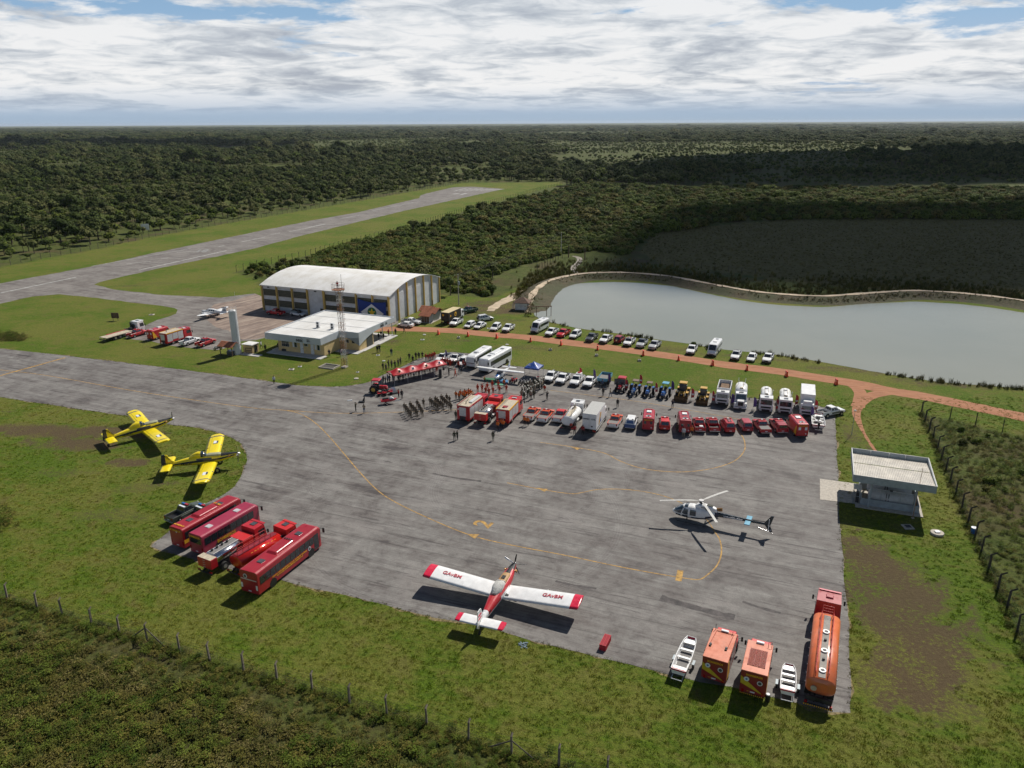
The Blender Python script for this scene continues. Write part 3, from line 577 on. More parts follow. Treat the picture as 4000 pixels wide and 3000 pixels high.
mb.obj('roof',tm)
FAS = mat('fascia_panel',(0.52,0.55,0.58),0.45,var=0.06,scale=0.4,dirt=0.08)
mb = MB(); k = len(rp)
for i in range(k):
    a = Vector((*rp[i],0)); b = Vector((*rp[(i+1) % k],0)); d = (b-a).normalized(); nn = Vector((d.y,-d.x,0)); z0 = FB0
    if i == 3: continue
    L_ = (b-a).length
    q = lambda p,o,z: (p.x+nn.x*o,p.y+nn.y*o,z)
    mb.add([q(a,0.0,z0),q(b,0.0,z0),q(b,0.0,HR),q(a,0.0,HR),q(a,-0.16,z0),q(b,-0.16,z0),q(b,-0.16,HR),q(a,-0.16,HR)],[(0,1,2,3),(5,4,7,6),(3,2,6,7),(1,0,4,5)],FAS)
# sweeping right-hand fascia: deep at the front corner, thin at the back
N = 14; vs = []
for i in range(N+1):
    u = i/N; y = 7.4+16.2*u; zb = max(FB0+0.3*min(1,u*2),0) if u > 0.55 else FB0+0.3-1.9*(1-u/0.55)**1.8
    vs += [(20.6,y,zb),(20.6,y,HR),(20.44,y,zb),(20.44,y,HR)]
fs = []
for i in range(N):
    a = 4*i; b = a+4; fs += [(a,b,b+1,a+1),(b+2,a+2,a+3,b+3),(a+1,b+1,b+3,a+3),(b,a,a+2,b+2)]
mb.add(vs,fs,FAS); mb.add([(20.6,7.4,FB0+0.3-1.9),(20.6,7.4,FB0+0.3),(17.3,7.4,FB0),(18.6,7.4,FB0-0.45),(19.7,7.4,FB0-1.1)],[(0,1,2,3,4),(4,3,2,1,0)],FAS)
mb.obj('fascia',tm)
MB().box(1.0,15.9,-1.3,1.3,0,0.16,TERR).box(15.3,21.4,-0.9+6,7.8,0,0.14,TERR).box(0.6,2.5,1.3,14,0,0.15,TERR).box(14,21.9,13.8,22.6,0,0.16,TERR).box(20.4,21.6,7.8,13.8,0,0.12,TERR).obj('terrace',tm,0.02)
WINM = mat('window_pane',(0.02,0.03,0.035),0.08,spec=0.8)
def win(x0,x1,z0,z1,y=1.3,nx=2):
    f = MB().box(x0-0.06,x1+0.06,y-0.05,y+0.02,z0-0.06,z1+0.06,ALU).obj('window',tm)
    mb = MB()
    for i in range(nx): a = x0+(x1-x0)*i/nx; b = x0+(x1-x0)*(i+1)/nx; mb.box(a+0.03,b-0.03,y-0.075,y-0.052,z0,z1,WINM)
    mb.obj('pane',f)
win(3.6,5.6,1.3,2.6,nx=4); win(7.1,7.8,1.4,2.5,nx=1); win(9.9,10.8,1.9,2.5,nx=2); win(13.4,14.1,1.3,2.5,nx=1)
for x in (8.7,11.6): d = MB().box(x,x+0.85,1.23,1.3,0.16,2.5,DOORW).obj('door',tm,0.01); MB().box(x+0.7,x+0.78,1.17,1.23,1.2,1.3,DKST).obj('handle',d)
for x in (6.6,12.7): MB().box(x,x+0.5,1.24,1.3,1.35,2.55,DOORW).obj('shutter',tm)
for x in (17.3,18.9):
    f = MB().box(x-0.45,x+0.45,7.53,7.6,1.75,2.6,ALU).obj('window',tm); MB().box(x-0.38,x+0.38,7.49,7.53,1.8,2.55,WINM).obj('pane',f)
MB().box(20.38,20.46,10.8,13.4,0.15,2.9,DARKV).obj('shaded_entrance',tm); MB().box(14.0,20.2,13.75,13.85,0.16,2.9,WINM).obj('glazed_front',tm)  # first dark slab paints the shade inside the door opening
for y in (18.4,22.9): MB().tube((20.1,y,0.1),(20.1,y,3.1),0.1,RW,n=10).obj('column',tm)
SGN = LETK
text(tm,'sesc',1.15,SGN,(9.6,-0.03,3.62),(1,0,0),(0,0,1),'sign_lettering',shear=0.15)
text(tm,'CINE\nSERRA',0.36,SGN,(11.6,-0.03,3.68),(1,0,0),(0,0,1),'sign_lettering',align='LEFT')
mb = MB(); mb.path([(8.9+1.5*i/8,-0.02,4.1+0.2*sin(pi*(i+1)/9)) for i in range(9)],0.045,LETK,4); mb.obj('sign_arc',tm)
text(tm,'sesc',1.0,SGN,(20.63,17.6,3.8),(0,1,0),(0,0,1),'sign_lettering',shear=0.15)
text(tm,'CINE\nSERRA',0.3,SGN,(20.63,19.2,3.85),(0,1,0),(0,0,1),'sign_lettering',align='LEFT')
mb = MB(); mb.path([(20.64,17.0+1.3*i/8,4.2+0.17*sin(pi*(i+1)/9)) for i in range(9)],0.04,LETK,4); mb.obj('sign_arc',tm)
for q,lab in ((Z2(762,775,4.4),'left white air conditioner unit with two fans on the terminal roof'),(Z2(908,790,4.4),'right white air conditioner unit with two fans on the terminal roof')):
    ac = empty('air_conditioner',(q.x,q.y,4.28),R(-22)); tag(ac,lab,'air conditioner','rooftop air conditioners')
    MB().box(-0.45,0.45,-0.2,0.2,0.1,1.45,WHITE).box(-0.4,-0.3,-0.2,0.2,0,0.1,DKST).box(0.3,0.4,-0.2,0.2,0,0.1,DKST).obj('casing',ac,0.02)
    for z in (0.45,1.1): MB().tube((0,-0.23,z),(0,-0.2,z),0.27,DKST,n=14).obj('fan',ac)
# planter frame and small concrete things on the lawn
pl = bld('planter_frame',Z2(765,1190),'low rectangular concrete frame on the lawn in front of the terminal','planter')
MB().box(0,3.7,0,0.15,0,0.3,CONC).box(0,3.7,2.6,2.75,0,0.3,CONC).box(0,0.15,0.15,2.6,0,0.3,CONC).box(3.55,3.7,0.15,2.6,0,0.3,CONC).obj('rim',pl); MB().box(0.15,3.55,0.15,2.6,0,0.1,DARKV).obj('bed',pl)
def marker(p,lab,r=0.45,h=0.25,rnd=False,white=False):
    mb = MB(); m = TERR if white else CONC; r *= .8
    if rnd: mb.tube((0,0,0),(0,0,h),r,m,n=14); mb.tube((0,0,h),(0,0,h+0.04),r*0.5,m,n=12)
    else: mb.box(-r,r,-r,r,0,h,m,0.04,0.04); mb.box(-r*0.6,r*0.6,-r*0.6,r*0.6,h,h+0.04,DKST)
    o = mb.obj('drain_cover',None,0.02); o.location = (p.x,p.y,0); tag(o,lab,'drain cover','concrete covers in the lawn')
    return o
marker(Z7(712,505),'small grey concrete box on the lawn below the white car under the sand track',.45,.4); marker(Z7(1770,645),'small concrete box on the lawn above the blue gazebo',.45,.4); marker(Z8(222,483),'grey concrete block on the lawn below the red parked pickup',.4,.4)
marker(Z8(620,532),'grey concrete block on the lawn under the second gap of barriers',.45,.45); marker(Z8(990,576),'dark worn stump of concrete on the lawn above the small blue tractors',.45,.4)
marker(Z7(318,467),'pale round cover beside the start of the red road',.5,.15,True,True); marker(Z7(1270,580),'pale round cover on the lawn above the white buses',.5,.12,True,True); marker(Z7(295,523),'pale flat slab on the lawn right of the walking person',.6,.1,False,True)
marker(Z7(1065,393),'flat pale slab between the parked white cars beside the road',.7,.1,False,True); marker(Z2(490,1207),'flat slab on the lawn left of the planter frame',.7,.15); marker(Z2(575,1178),'pale slab in the lawn behind the left flat slab',.5,.12,False,True)
marker(Z3(550,333),'white round cover left of the men behind the red tent',.45,.1,True,True); marker(Z3(172,495),'small white slab on the lawn left of the red tent',.4,.1,False,True); marker(Z3(465,252),'pale slab on the lawn below the two men by the terminal',.5,.12,False,True)
marker(Z1(925,252),'dark edged slab on the left lawn beside the taxiway curve',.8,.12); marker(Z3(155,590),'half open dark manhole on the lawn by the apron',.6,.15,True)
sc = marker(ZF(1880,1425),'big round concrete lid with white square plate right of the fuel station',1.0,0.3,True); MB().box(-0.3,0.3,-0.25,0.25,0.36,0.42,WHITE).obj('plate',sc)
marker(ZF(1460,1325),'rectangular pit cover in the shade of the fuel station',.8,.12)
# steel mast --------------------------------------------------------
tb = Z2(1030,1185); tw = tag(empty('lattice_tower',(tb.x,tb.y,0),R(-22)),'tall red and white lattice tower with a railed platform in front of the terminal','tower')
mb = MB(); HT = 17.0; lw = 0.38; cs = [(-lw,-lw),(lw,-lw),(lw,lw),(-lw,lw)]
for k in range(17):
    m = RUST if (k//2) % 2 == 0 else RW; z0,z1 = k*1.0,k+1.0
    for i in range(4):
        a = cs[i]; b = cs[(i+1) % 4]; mb.tube((*a,z0),(*a,z1),0.05,m,n=4); mb.tube((*a,z1),(*b,z1),0.03,m,n=4); mb.tube((*a,z0),(*b,z1),0.028,m,n=4)
mb.obj('lattice',tw)
MB().box(-0.6,0.6,-0.6,0.6,0,0.3,CONC).obj('footing',tw,0.03)
mb = MB(); r = 1.35
for z in (17.15,17.7,18.4): mb.path([(r*cos(2*pi*i/8),r*sin(2*pi*i/8),z) for i in range(9)],0.045,RW if z > 17.2 else RUST,4)
for i in range(8): mb.tube((r*cos(2*pi*i/8),r*sin(2*pi*i/8),17.1),(r*cos(2*pi*i/8),r*sin(2*pi*i/8),18.4),0.035,RUST,n=4); mb.tube((lw*cos(2*pi*i/8),lw*sin(2*pi*i/8),15.8),(r*cos(2*pi*i/8),r*sin(2*pi*i/8),17.1),0.04,RW,n=4)
mb.tube((0,0,17.05),(0,0,17.12),1.32,RUST,n=8,smooth=False); mb.obj('platform',tw)
MB().tube((0.9,0,17.1),(0.9,0,20.4),0.035,DKST,n=4).obj('antenna',tw)
mb = MB()
for x in (-0.2,0.2): mb.tube((x+0.75,0,0.3),(x+0.75,0,16.9),0.03,RW,n=4)
for k in range(42): mb.tube((0.55,0,0.5+k*0.39),(0.95,0,0.5+k*0.39),0.02,RW,n=4)
for k in range(14): mb.path([(0.75+0.38*cos(a),0.42*sin(a),2.4+k*1.05) for a in [-pi*.6+pi*1.2*j/5 for j in range(6)]],0.022,RUST,4)
mb.obj('caged_ladder',tw)
# water tank
wt = tag(empty('water_tower',(-63.0,166.4,0)),'tall white cylindrical water tower with a railing on top','water tower')
MB().tube((0,0,0),(0,0,10.2),0.86,mat('tank_white',(0.62,0.63,0.64),0.5,var=0.06,scale=0.7,dirt=0.12),n=28).tube((0,0,10.2),(0,0,10.4),0.86,ALU,0.5,28).obj('tank',wt)
mb = MB()
for z in (10.6,11.0): mb.path([(0.84*cos(2*pi*i/12),0.84*sin(2*pi*i/12),z) for i in range(13)],0.02,RW,4)
for i in range(6): mb.tube((0.84*cos(pi*i/3),0.84*sin(pi*i/3),10.2),(0.84*cos(pi*i/3),0.84*sin(pi*i/3),11),0.02,RW,n=4)
mb.obj('railing',wt); MB().tube((0.95,0.2,0),(0.95,0.2,14.5),0.035,ALU,0.015,5).obj('lightning_rod',wt)
mb = MB()
for y in (-0.18,0.18): mb.tube((0.92,y-0.3,0.3),(0.92,y-0.3,10.4),0.02,RW,n=4)
for k in range(26): mb.tube((0.92,-0.48,0.5+k*0.38),(0.92,-0.12,0.5+k*0.38),0.015,RW,n=4)
mb.obj('ladder',wt)
def hip(x0,x1,y0,y1,z0,z1,m,ridge_x=True,t=0.12):
    mb = MB(); cx,cy = (x0+x1)/2,(y0+y1)/2
    if ridge_x: h = (y1-y0)/2; r0,r1 = (x0+h,cy,z1),(x1-h,cy,z1)
    else: h = (x1-x0)/2; r0,r1 = (cx,y0+h,z1),(cx,y1-h,z1)
    vs = [(x0,y0,z0),(x1,y0,z0),(x1,y1,z0),(x0,y1,z0),r0,r1]
    fs = [(0,1,5,4),(1,2,5),(2,3,4,5),(3,0,4)] if ridge_x else [(0,1,4),(1,2,5,4),(2,3,5),(3,0,4,5)]
    mb.add(vs,fs+[(3,2,1,0)],m); mb.add([(x0,y0,z0-t),(x1,y0,z0-t),(x1,y1,z0-t),(x0,y1,z0-t),(x0,y0,z0-.002),(x1,y0,z0-.002),(x1,y1,z0-.002),(x0,y1,z0-.002)],[(0,3,2,1),(0,1,5,4),(1,2,6,5),(2,3,7,6),(3,0,4,7)],WOOD); return mb
def gable(x0,x1,y0,y1,z0,z1,m,rows=9,t=0.1):
    """ridge along x, with tile rows as real steps"""
    mb = MB(); cy = (y0+y1)/2
    for s,ya in ((1,y0),(-1,y1)):
        for k in range(rows):
            a,b = k/rows,(k+1)/rows; ya_,yb_ = ya+(cy-ya)*a,ya+(cy-ya)*b; za,zb = z0+(z1-z0)*a,z0+(z1-z0)*b
            mb.add([(x0,ya_,za+0.05),(x1,ya_,za+0.05),(x1,yb_,zb),(x0,yb_,zb),(x0,ya_,za-t),(x1,ya_,za-t),(x1,yb_,zb-t),(x0,yb_,zb-t)],[(0,1,2,3),(7,6,5,4),(4,5,1,0),(1,5,6,2),(3,7,4,0)] if s > 0 else [(3,2,1,0),(4,5,6,7),(0,1,5,4),(2,6,5,1),(0,4,7,3)],m)
    return mb
# open kiosk with clay tiles by the water tower
kp = Z1(1900,740); ks = tag(empty('tiled_shelter',(kp.x,kp.y,0),R(-22)),'open timber shelter with clay tile roof at the foot of the white water tower','shelter')
gable(-2.1,2.1,-1.7,1.5,2.2,3.1,TIL).obj('roof',ks)
for x,y in ((-1.7,-1.3),(1.7,-1.3),(-1.7,1.1),(1.7,1.1)): MB().box(x-.07,x+.07,y-.07,y+.07,0,2.2,WOOD).obj('post',ks)
MB().box(-1.6,1.6,0.9,1.0,0.6,0.75,WOOD).box(-0.4,1.2,-0.8,0.6,0,1.0,DGREY).obj('counter',ks,0.02)
kb = Z1(2060,720); kh = tag(empty('cream_hut',(kb.x,kb.y,0),R(-22)),'small cream hut with white roof beside the water tower','hut')
MB().box(0,2.6,0,2.2,0,2.0,YW).obj('wall',kh,.02); MB().box(-0.2,2.8,-0.2,2.4,2.0,2.15,WROOF2).box(0.1,2.5,0.1,2.1,2.15,2.25,WROOF2,.5,.5).obj('roof',kh,.02); MB().box(2.58,2.64,0.7,1.5,0,1.8,DARKV).obj('door',kh); MB().box(0.2,5.4,-1.6,0.0,0,0.12,TERR).obj('paving',kh)
wd = MB().box(0,1.6,0,.1,.3,.45,WOOD).box(0,1.6,0,.1,.7,.85,WOOD).box(0,.1,0,.1,0,1.4,WOOD).box(1.5,1.6,0,.1,0,1.4,WOOD).box(0,1.6,0,.1,1.25,1.4,WOOD).obj('timber_rack'); wd.location = (kb.x+0.9,kb.y-1.2,0.12); wd.rotation_euler = (0,0,R(-10)); tag(wd,'brown timber rack standing before the cream hut','rack')
# tile roofed hut in front of the hangar side
hh = bld('guard_house',Z7(275,320),'small white house with clay tile roofs and dark wood doors beside the hangar','house')
MB().box(0.4,3.0,1.2,6.2,0,2.2,WW).box(0.3,2.6,0.0,1.2,0,1.9,WW).obj('wall',hh,.02)
gable(-0.7,3.7,1.6,6.4,2.2,3.3,TIL,8).obj('roof',hh)
mb = gable(-0.2,3.2,-0.9,2.2,1.95,2.7,TIL,6); mb.obj('roof',hh); mb = gable(-2.2,1.6,3.0,6.8,2.3,3.35,TIL,7); mb.obj('roof',hh)
for x in (0.4,1.15,1.9): MB().box(x,x+0.65,-0.06,0,0,1.85,WOOD).obj('door',hh)
for x,y in ((-1.8,3.3),(-1.8,6.3)): MB().box(x,x+.15,y,y+.15,0,2.3,WOOD).obj('post',hh)
MB().box(-2.4,3.4,-0.5,6.9,0,0.1,CONC).obj('slab',hh); MB().tube((1.6,4.2,3.0),(1.6,4.2,5.2),0.09,DKST,n=6).obj('chimney_pipe',hh)
# pump house at the pond
ph = bld('pump_house',Z7(1270,190) + Vector((1.6,0.4,0)),'white pump house with brown hipped tile roof at the pond corner','house',14)
MB().box(0.6,4.0,0.4,2.9,0,2.3,WW).obj('wall',ph,.02); hip(0,4.7,-0.3,3.6,2.3,3.6,TILB).obj('roof',ph); MB().box(3.99,4.05,0.8,2.3,0.1,2.1,DARKV).obj('door',ph)
for x in (-0.2,): MB().tube((x+.3,0.2,0),(x+.3,0.2,1.9),.05,RUST,n=5).tube((x+.3,0.2,1.9),(0.6,0.2,1.9),.05,RUST,n=5).obj('pipe',ph)
dk = Z7(1600,245); st = tag(empty('timber_jetty',(dk.x,dk.y,0),R(-8)),'grey timber mooring frame standing in the pond corner','timber frame')
mb = MB()
for x in (0.2,3.0,4.2): mb.tube((x,0,-0.3),(x,0,2.7),.09,WOOD,n=5)
for x in (0.2,3.0): mb.tube((x,0,1.9),(x+.8*(1 if x < 1 else -1),0,2.6),.06,WOOD,n=5); mb.tube((x,0,1.9),(x-.6*(1 if x < 1 else -1),0,2.6),.06,WOOD,n=5)
mb.tube((-2.4,0.2,2.4),(4.4,0,2.7),.09,WOOD,n=5); mb.tube((-2.4,0.6,2.4),(4.4,.5,2.7),.08,WOOD,n=5); mb.obj('beams',st)
# fuel station
fs_ = bld('fuel_station',(45.67,91.43),'open grey steel fuel shelter with ribbed metal roof over two tanks','fuel station',21.5)
FWX,FDY,FZ = 9.95,9.4,5.2
mb = MB(); N = 44; x0 = 0.15; dx = (FWX-0.3)/N
FR = mat('zinc_roof',(0.62,0.58,0.51),0.5,0.15,0.12,0.8,dirt=0.1)
for ya,yb,za,zb in ((0.12,FDY*0.55,FZ-0.12,FZ-0.42),(FDY*0.55,FDY-0.25,FZ-0.36,FZ-0.62)):
    vs = []
    for i in range(N*2+1): xx = x0+i*dx/2; h = 0.045 if i % 2 else -0.03; vs += [(xx,ya,za+h),(xx,yb,zb+h)]
    mb.add(vs,[(2*i,2*i+2,2*i+3,2*i+1) for i in range(2*N)],FR)
mb.obj('roof',fs_)
mb = MB()
for a in ((0,FWX,0,0.1),(0,FWX,FDY-0.1,FDY),(0,0.1,0.1,FDY-0.1),(FWX-0.1,FWX,0.1,FDY-0.1)): mb.box(*a,FZ-1.0,FZ,GALV)
for x in (2.5,4.9,7.0): mb.box(x,x+.07,FDY-0.25,FDY-0.1,FZ-0.9,FZ-0.02,ALU)
mb.box(-0.02,FWX+.02,-0.02,0.05,FZ,FZ+.05,RW); mb.box(-0.02,FWX+.02,FDY-.05,FDY+.02,FZ,FZ+.05,RW); mb.box(-.02,.05,.05,FDY-.05,FZ,FZ+.05,RW); mb.box(FWX-.05,FWX+.02,.05,FDY-.05,FZ,FZ+.05,RW)
mb.obj('fascia',fs_)
for x,y in ((2.5,1.5),(8.0,1.5),(2.5,7.5),(8.0,7.5)): MB().tube((x,y,0),(x,y,4.4),0.13,GALV,n=10).obj('column',fs_)
mb = MB()
for a in ((1.5,8.7,1.9,2.02),(1.5,8.7,7.4,7.5),(1.5,1.6,2.02,7.4),(8.6,8.7,2.02,7.4)): mb.box(*a,0,1.1,GALV)
for x in (3.9,6.3): mb.tube((x,1.96,1.1),(x,1.96,2.6),.035,GALV,n=5)
mb.tube((1.5,1.96,2.6),(8.7,1.96,2.6),.035,GALV,n=5); mb.obj('containment_wall',fs_)
MB().box(0.9,9.2,1.0,8.2,0,0.12,CONC).obj('floor',fs_)
mb = MB()
for a,b in (((.6,2.0),(.6,3.4)),((.6,3.4),(1.5,3.4)),((.6,2.0),(1.5,2.0))):
    for z in (0.1,1.2,2.3): mb.tube((*a,z),(*b,z),.03,GALV,n=4)
    mb.tube((*a,0),(*a,2.3),.03,GALV,n=4); mb.tube((*b,0),(*b,2.3),.03,GALV,n=4)
mb.box(.5,1.5,1.9,3.5,2.3,2.36,ALU); mb.box(0.9,1.3,2.3,2.9,0.1,1.6,DKST); mb.obj('pump_cage',fs_)
for y,lab in ((3.0,'grey horizontal fuel tank with dark pipes at the front of the fuel station'),(5.7,'pale horizontal fuel tank behind the front tank in the fuel station')):
    b = Vector((45.67,91.43,0))+Matrix.Rotation(R(-21.5),3,'Z')@Vector((5.2,y,0)); tk = tag(empty('fuel_tank',b,R(-21.5)),lab,'fuel tank','tanks in the fuel station')
    MB().tankx(-2.7,2.7,0.85,0.85,1.35,mat('tank_paint',(0.45,0.46,0.47),.5,.1,.1,dirt=.15),2.0,24).obj('tank',tk)
    for x in (-1.8,1.8): MB().box(x-.12,x+.12,-.6,.6,0.1,.75,CONC).obj('saddle',tk)
    MB().tube((-.6,-.8,.6),(-.6,-.8,2.2),.05,DKST,n=5).tube((-.3,-.8,.6),(-.3,-.8,2.1),.05,DKST,n=5).tube((0,0,2.15),(0,0,2.4),.2,DKST,n=10).obj('pipe',tk)
def pole(p,h,name,lab,cat,r=0.06,tilt=(0,0),mtl=None):
    o = tag(empty(name,(p.x,p.y,0)),lab,cat); MB().tube((0,0,0),(tilt[0],tilt[1],h),r,mtl or GALV,r*0.6,7).obj('shaft',o); return o
o = pole(ZF(1530,1195),7.4,'antenna_mast','thin rusty mast rising in front of the fuel station roof','mast',0.045,(0.1,0),RUST); MB().box(-.15,.15,-.15,.15,0,.1,CONC).obj('footing',o)
o = pole(P(3326,1699),4.4,'lamp_post','thin steel lamp post standing on the verge at the apron corner','lamp post',0.05); MB().box(-.12,.12,-.12,.12,4.4,4.5,LAMP).box(-.3,.3,-.04,.04,4.28,4.34,GALV).obj('lamp_head',o)
def upole(p,h,lab):
    o = tag(empty('utility_pole',(p.x,p.y,0),R(-10)),lab,'utility pole','utility poles along the power line')
    MB().tube((0,0,0),(0,0,h),0.17,CONC,0.11,8).obj('shaft',o); MB().box(-1,1,-.06,.06,h-.5,h-.38,WOOD).obj('crossarm',o)
    for x in (-.9,0,.9): MB().tube((x,0,h-.38),(x,0,h-.18),.05,ALU,n=5).obj('insulator',o)
    return o
u1 = upole(P(1792,1191),9.0,'grey utility pole with transformer at the hangar corner'); MB().tube((.3,-.35,6.0),(.3,-.35,6.9),.28,GALV,n=10).obj('transformer',u1)
u2 = upole(ZC(1567,862),9.0,'far grey utility pole among the bushes left of the dirt gate')
wr = MB(); a = Vector((P(1792,1191).x,P(1792,1191).y,8.8)); b = Vector((ZC(1567,862).x,ZC(1567,862).y,8.8))
for dxy in (-.9,0,.9): wr.path([a.lerp(b,k/8)+Vector((dxy,0,-1.2*sin(pi*k/8))) for k in range(9)],0.02,DKST,3)
tag(wr.obj('power_line'),'sagging power line between the two utility poles','cable')
for q,lab in ((ZC(1613,878),'left dark gate post at the dirt track end'),(ZC(1713,895),'right dark gate post at the dirt track end')):
    o = MB().tube((0,0,0),(0,0,4.6),.22,WOOD,.17,8).box(-.12,.12,-.3,-.15,3.4,3.7,DKST).obj('gate_post'); o.location = (q.x,q.y,0); tag(o,lab,'gate post','gate posts')
sg = Z1(483,325); s_ = tag(empty('sign_board',(sg.x,sg.y,0),R(-8)),'dark brown sign board on two legs on the left lawn','sign'); MB().box(-1.1,1.1,-.05,.05,.7,2.2,WOOD).obj('board',s_)
for x in (-.7,.7): MB().box(x-.05,x+.05,-.1,-.04,0,2.1,DKST).obj('leg',s_)
sg = ZW(900,722); s_ = tag(empty('distance_board',(sg.x,sg.y,0),R(20)),'small white board in front of the forest left of the runway','sign'); MB().box(-1.8,1.8,-.06,.06,1.0,4.0,WHITE).obj('board',s_)
for x in (-1.4,1.4): MB().box(x-.1,x+.1,.06,.16,0,3.9,DKST).obj('leg',s_)
# fences
def fence(name,pts,step,h,label,pm,arm=0.35,wires=5,mesh=False,side=1,thick=0.07,posts_at=None):
    root = empty(name,pts[0]); root.location = (pts[0].x,pts[0].y,0); tag(root,label,'fence')
    O = Vector((pts[0].x,pts[0].y,0))
    if posts_at is None:
        L = []; acc = 0
        for a,b in zip(pts,pts[1:]):
            d = (b-a).length; u = acc
            while u < d: L.append(a.lerp(b,u/d)); u += step
            acc = u-d
    else: L = posts_at
    rnd = random.Random(5)
    for i,p in enumerate(L[:100]):
        q = p-O; nx_ = L[min(i+1,len(L)-1)]-L[max(i-1,0)]; nx_.z = 0; nx_.normalize(); nr = Vector((-nx_.y,nx_.x,0))*side; t = Vector((rnd.uniform(-.06,.06),rnd.uniform(-.06,.06),0))
        mb = MB().tube((q.x,q.y,0),(q.x+t.x,q.y+t.y,h),thick,pm,thick*.9,4,smooth=False)
        mb.tube((q.x+t.x,q.y+t.y,h-.03),(q.x+t.x+nr.x*arm,q.y+t.y+nr.y*arm,h+arm*.55),thick*.8,pm,n=4,smooth=False); mb.obj('post',root)
    if len(L) > 100:
        mb = MB()
        for p in L[100:]: q = p-O; mb.tube((q.x,q.y,0),(q.x,q.y,h+.2),thick,pm,n=4)
        mb.obj('post',root)['kind'] = 'stuff'
    mb = MB()
    for k in range(wires): mb.path([(p.x-O.x,p.y-O.y,0.25+(h-.3)*k/(wires-1)) for p in L],0.006,DKST,3)
    mb.obj('wire',root)
    if mesh:
        mb = MB()
        for a,b in zip(L,L[1:]):
            d = b-a; n_ = int(d.length/0.22)
            for k in range(n_):
                p = a+d*(k/n_)-O; r_ = d*(1.0/n_)*4
                mb.tube((p.x,p.y,.05),(p.x+r_.x,p.y+r_.y,min(h,.05+.95)),0.0045,DKST,n=3,caps=False); mb.tube((p.x+r_.x,p.y+r_.y,.05),(p.x,p.y,min(h,.05+.95)),0.0045,DKST,n=3,caps=False)
        mb.obj('wire_mesh',root)
    return root
FPM = mat('weathered_post',(0.10,0.085,0.07),.9,var=.3,bump=.3)
FPM2 = mat('dark_post',(0.055,0.048,0.04),.9,var=.3)
FPL = mat('pale_post',(0.20,0.165,0.13),.9,var=.3)
fn = fence('perimeter_fence',fence_near,2.7,2.0,'weathered post and wire fence crossing the near lawn at the lower left',FPL,.28,6,True,1,.12,posts_at=fence_near)
for c,s1,s2 in ((fence_near[6],fence_near[5],fence_near[7]),(fence_near[16],fence_near[15],fence_near[17])):
    for s in (s1,s2): e = c.lerp(s,.55)-Vector((fence_near[0].x,fence_near[0].y,0)); q = c-Vector((fence_near[0].x,fence_near[0].y,0)); MB().tube((q.x,q.y,1.6),(e.x,e.y,0),.07,FPM,n=4).obj('brace',fn)
fence('perimeter_fence',fence_right,2.7,2.15,'dark post and wire fence running down the right edge past the fuel station',FPM2,.6,6,True,1,.13,posts_at=fence_right)
fence('perimeter_fence',fence_road,5.0,2.2,'dark post fence along the red road at the right',FPM2,.1,4,False,1,.08,posts_at=fence_road)
fence('runway_fence',[p for p in fence_rw[1:]],4.6,2.2,'long post fence between the runway and the left forest',FPM,.4,3,False,1,.1)
fence('runway_fence',fence_sw,3.6,2.2,'long dark post fence along the near side of the runway verge',FPM2,.4,3,False,-1,.1)
fence('gate_fence',[ZC(1420,960),ZC(1450,950),ZC(1490,925),ZC(1525,905),ZC(1560,885),ZC(1610,880)],3.5,2.2,'short post fence climbing to the dirt gate behind the hangar',FPM2,.3,3,False,1,.09)
fence('gate_fence',[ZC(1713,895),ZC(1770,905),ZC(1930,915),ZC(2060,925),ZC(2200,932),P(2700,1045),P(2850,1062),P(3000,1082)],5,2.0,'low post fence in front of the brown marsh beyond the pond',FPM2,.2,3,False,1,.08)
# road barriers
def mk_barrier():
    r = empty('road_barrier'); BR = paint('barrier_red',(0.85,0.06,0.02),.02)
    mb = MB(); mb.box(-.28,.28,-.5,.5,0,.12,BR); mb.box(-.26,.26,-.48,.48,.12,.45,BR,.07,.02); mb.box(-.18,.18,-.45,.45,.45,1.05,BR,.03,.02); mb.box(-.15,.15,-.42,.42,1.05,1.15,BR,.05,.05); mb.obj('body',r,.02)
    for z in (.3,.6,.85): MB().box(-.205+.03*(z > .5),.205-.03*(z > .5),-.3,.3,z,z+.07,WHITE).obj('stripe',r)
    return r
for i,(q,nm) in enumerate(((Z7(480,460),'red plastic road barrier nearest the terminal'),(Z7(820,482),'red plastic barrier second along the road from the terminal'),(Z7(1152,505),'red plastic barrier on the road side below the white hatchbacks'),(Z7(1540,545),'red plastic barrier below the first white minibus'),
                             (Z7(1893,585),'red plastic barrier below the bright red parked pickup'),(Z8(628,480),'red plastic barrier below the dark grey parked pickup'),(Z8(1022,528),'red plastic barrier below the silver pickup at the row end'),(Z8(1328,570),'red plastic barrier left of the lone white parked pickup'),
                             (Z8(1622,612),'red plastic barrier below the second white minibus'),(Z8(1918,655),'red plastic barrier above the yellow loaders'),(Z6(1390,208),'red plastic barrier above the white tanker trucks'),(Z6(1963,300),'red plastic barrier at the right end above the white box truck'))):
    place('barrier',mk_barrier,(q.x,q.y,0.02),104+random.uniform(-14,14),nm,'barrier','red plastic barriers along the dirt road')
# two more small things
tr = MB(); tr.box(-.6,.6,-.28,.28,0,.5,mat('crate_red',(0.45,0.015,0.03),.6)); 
for k in range(9): tr.box(-.6+.13*k,-.55+.13*k,-.3,.3,.03,.53,mat('crate_red',(0.45,0.015,0.03),.6))
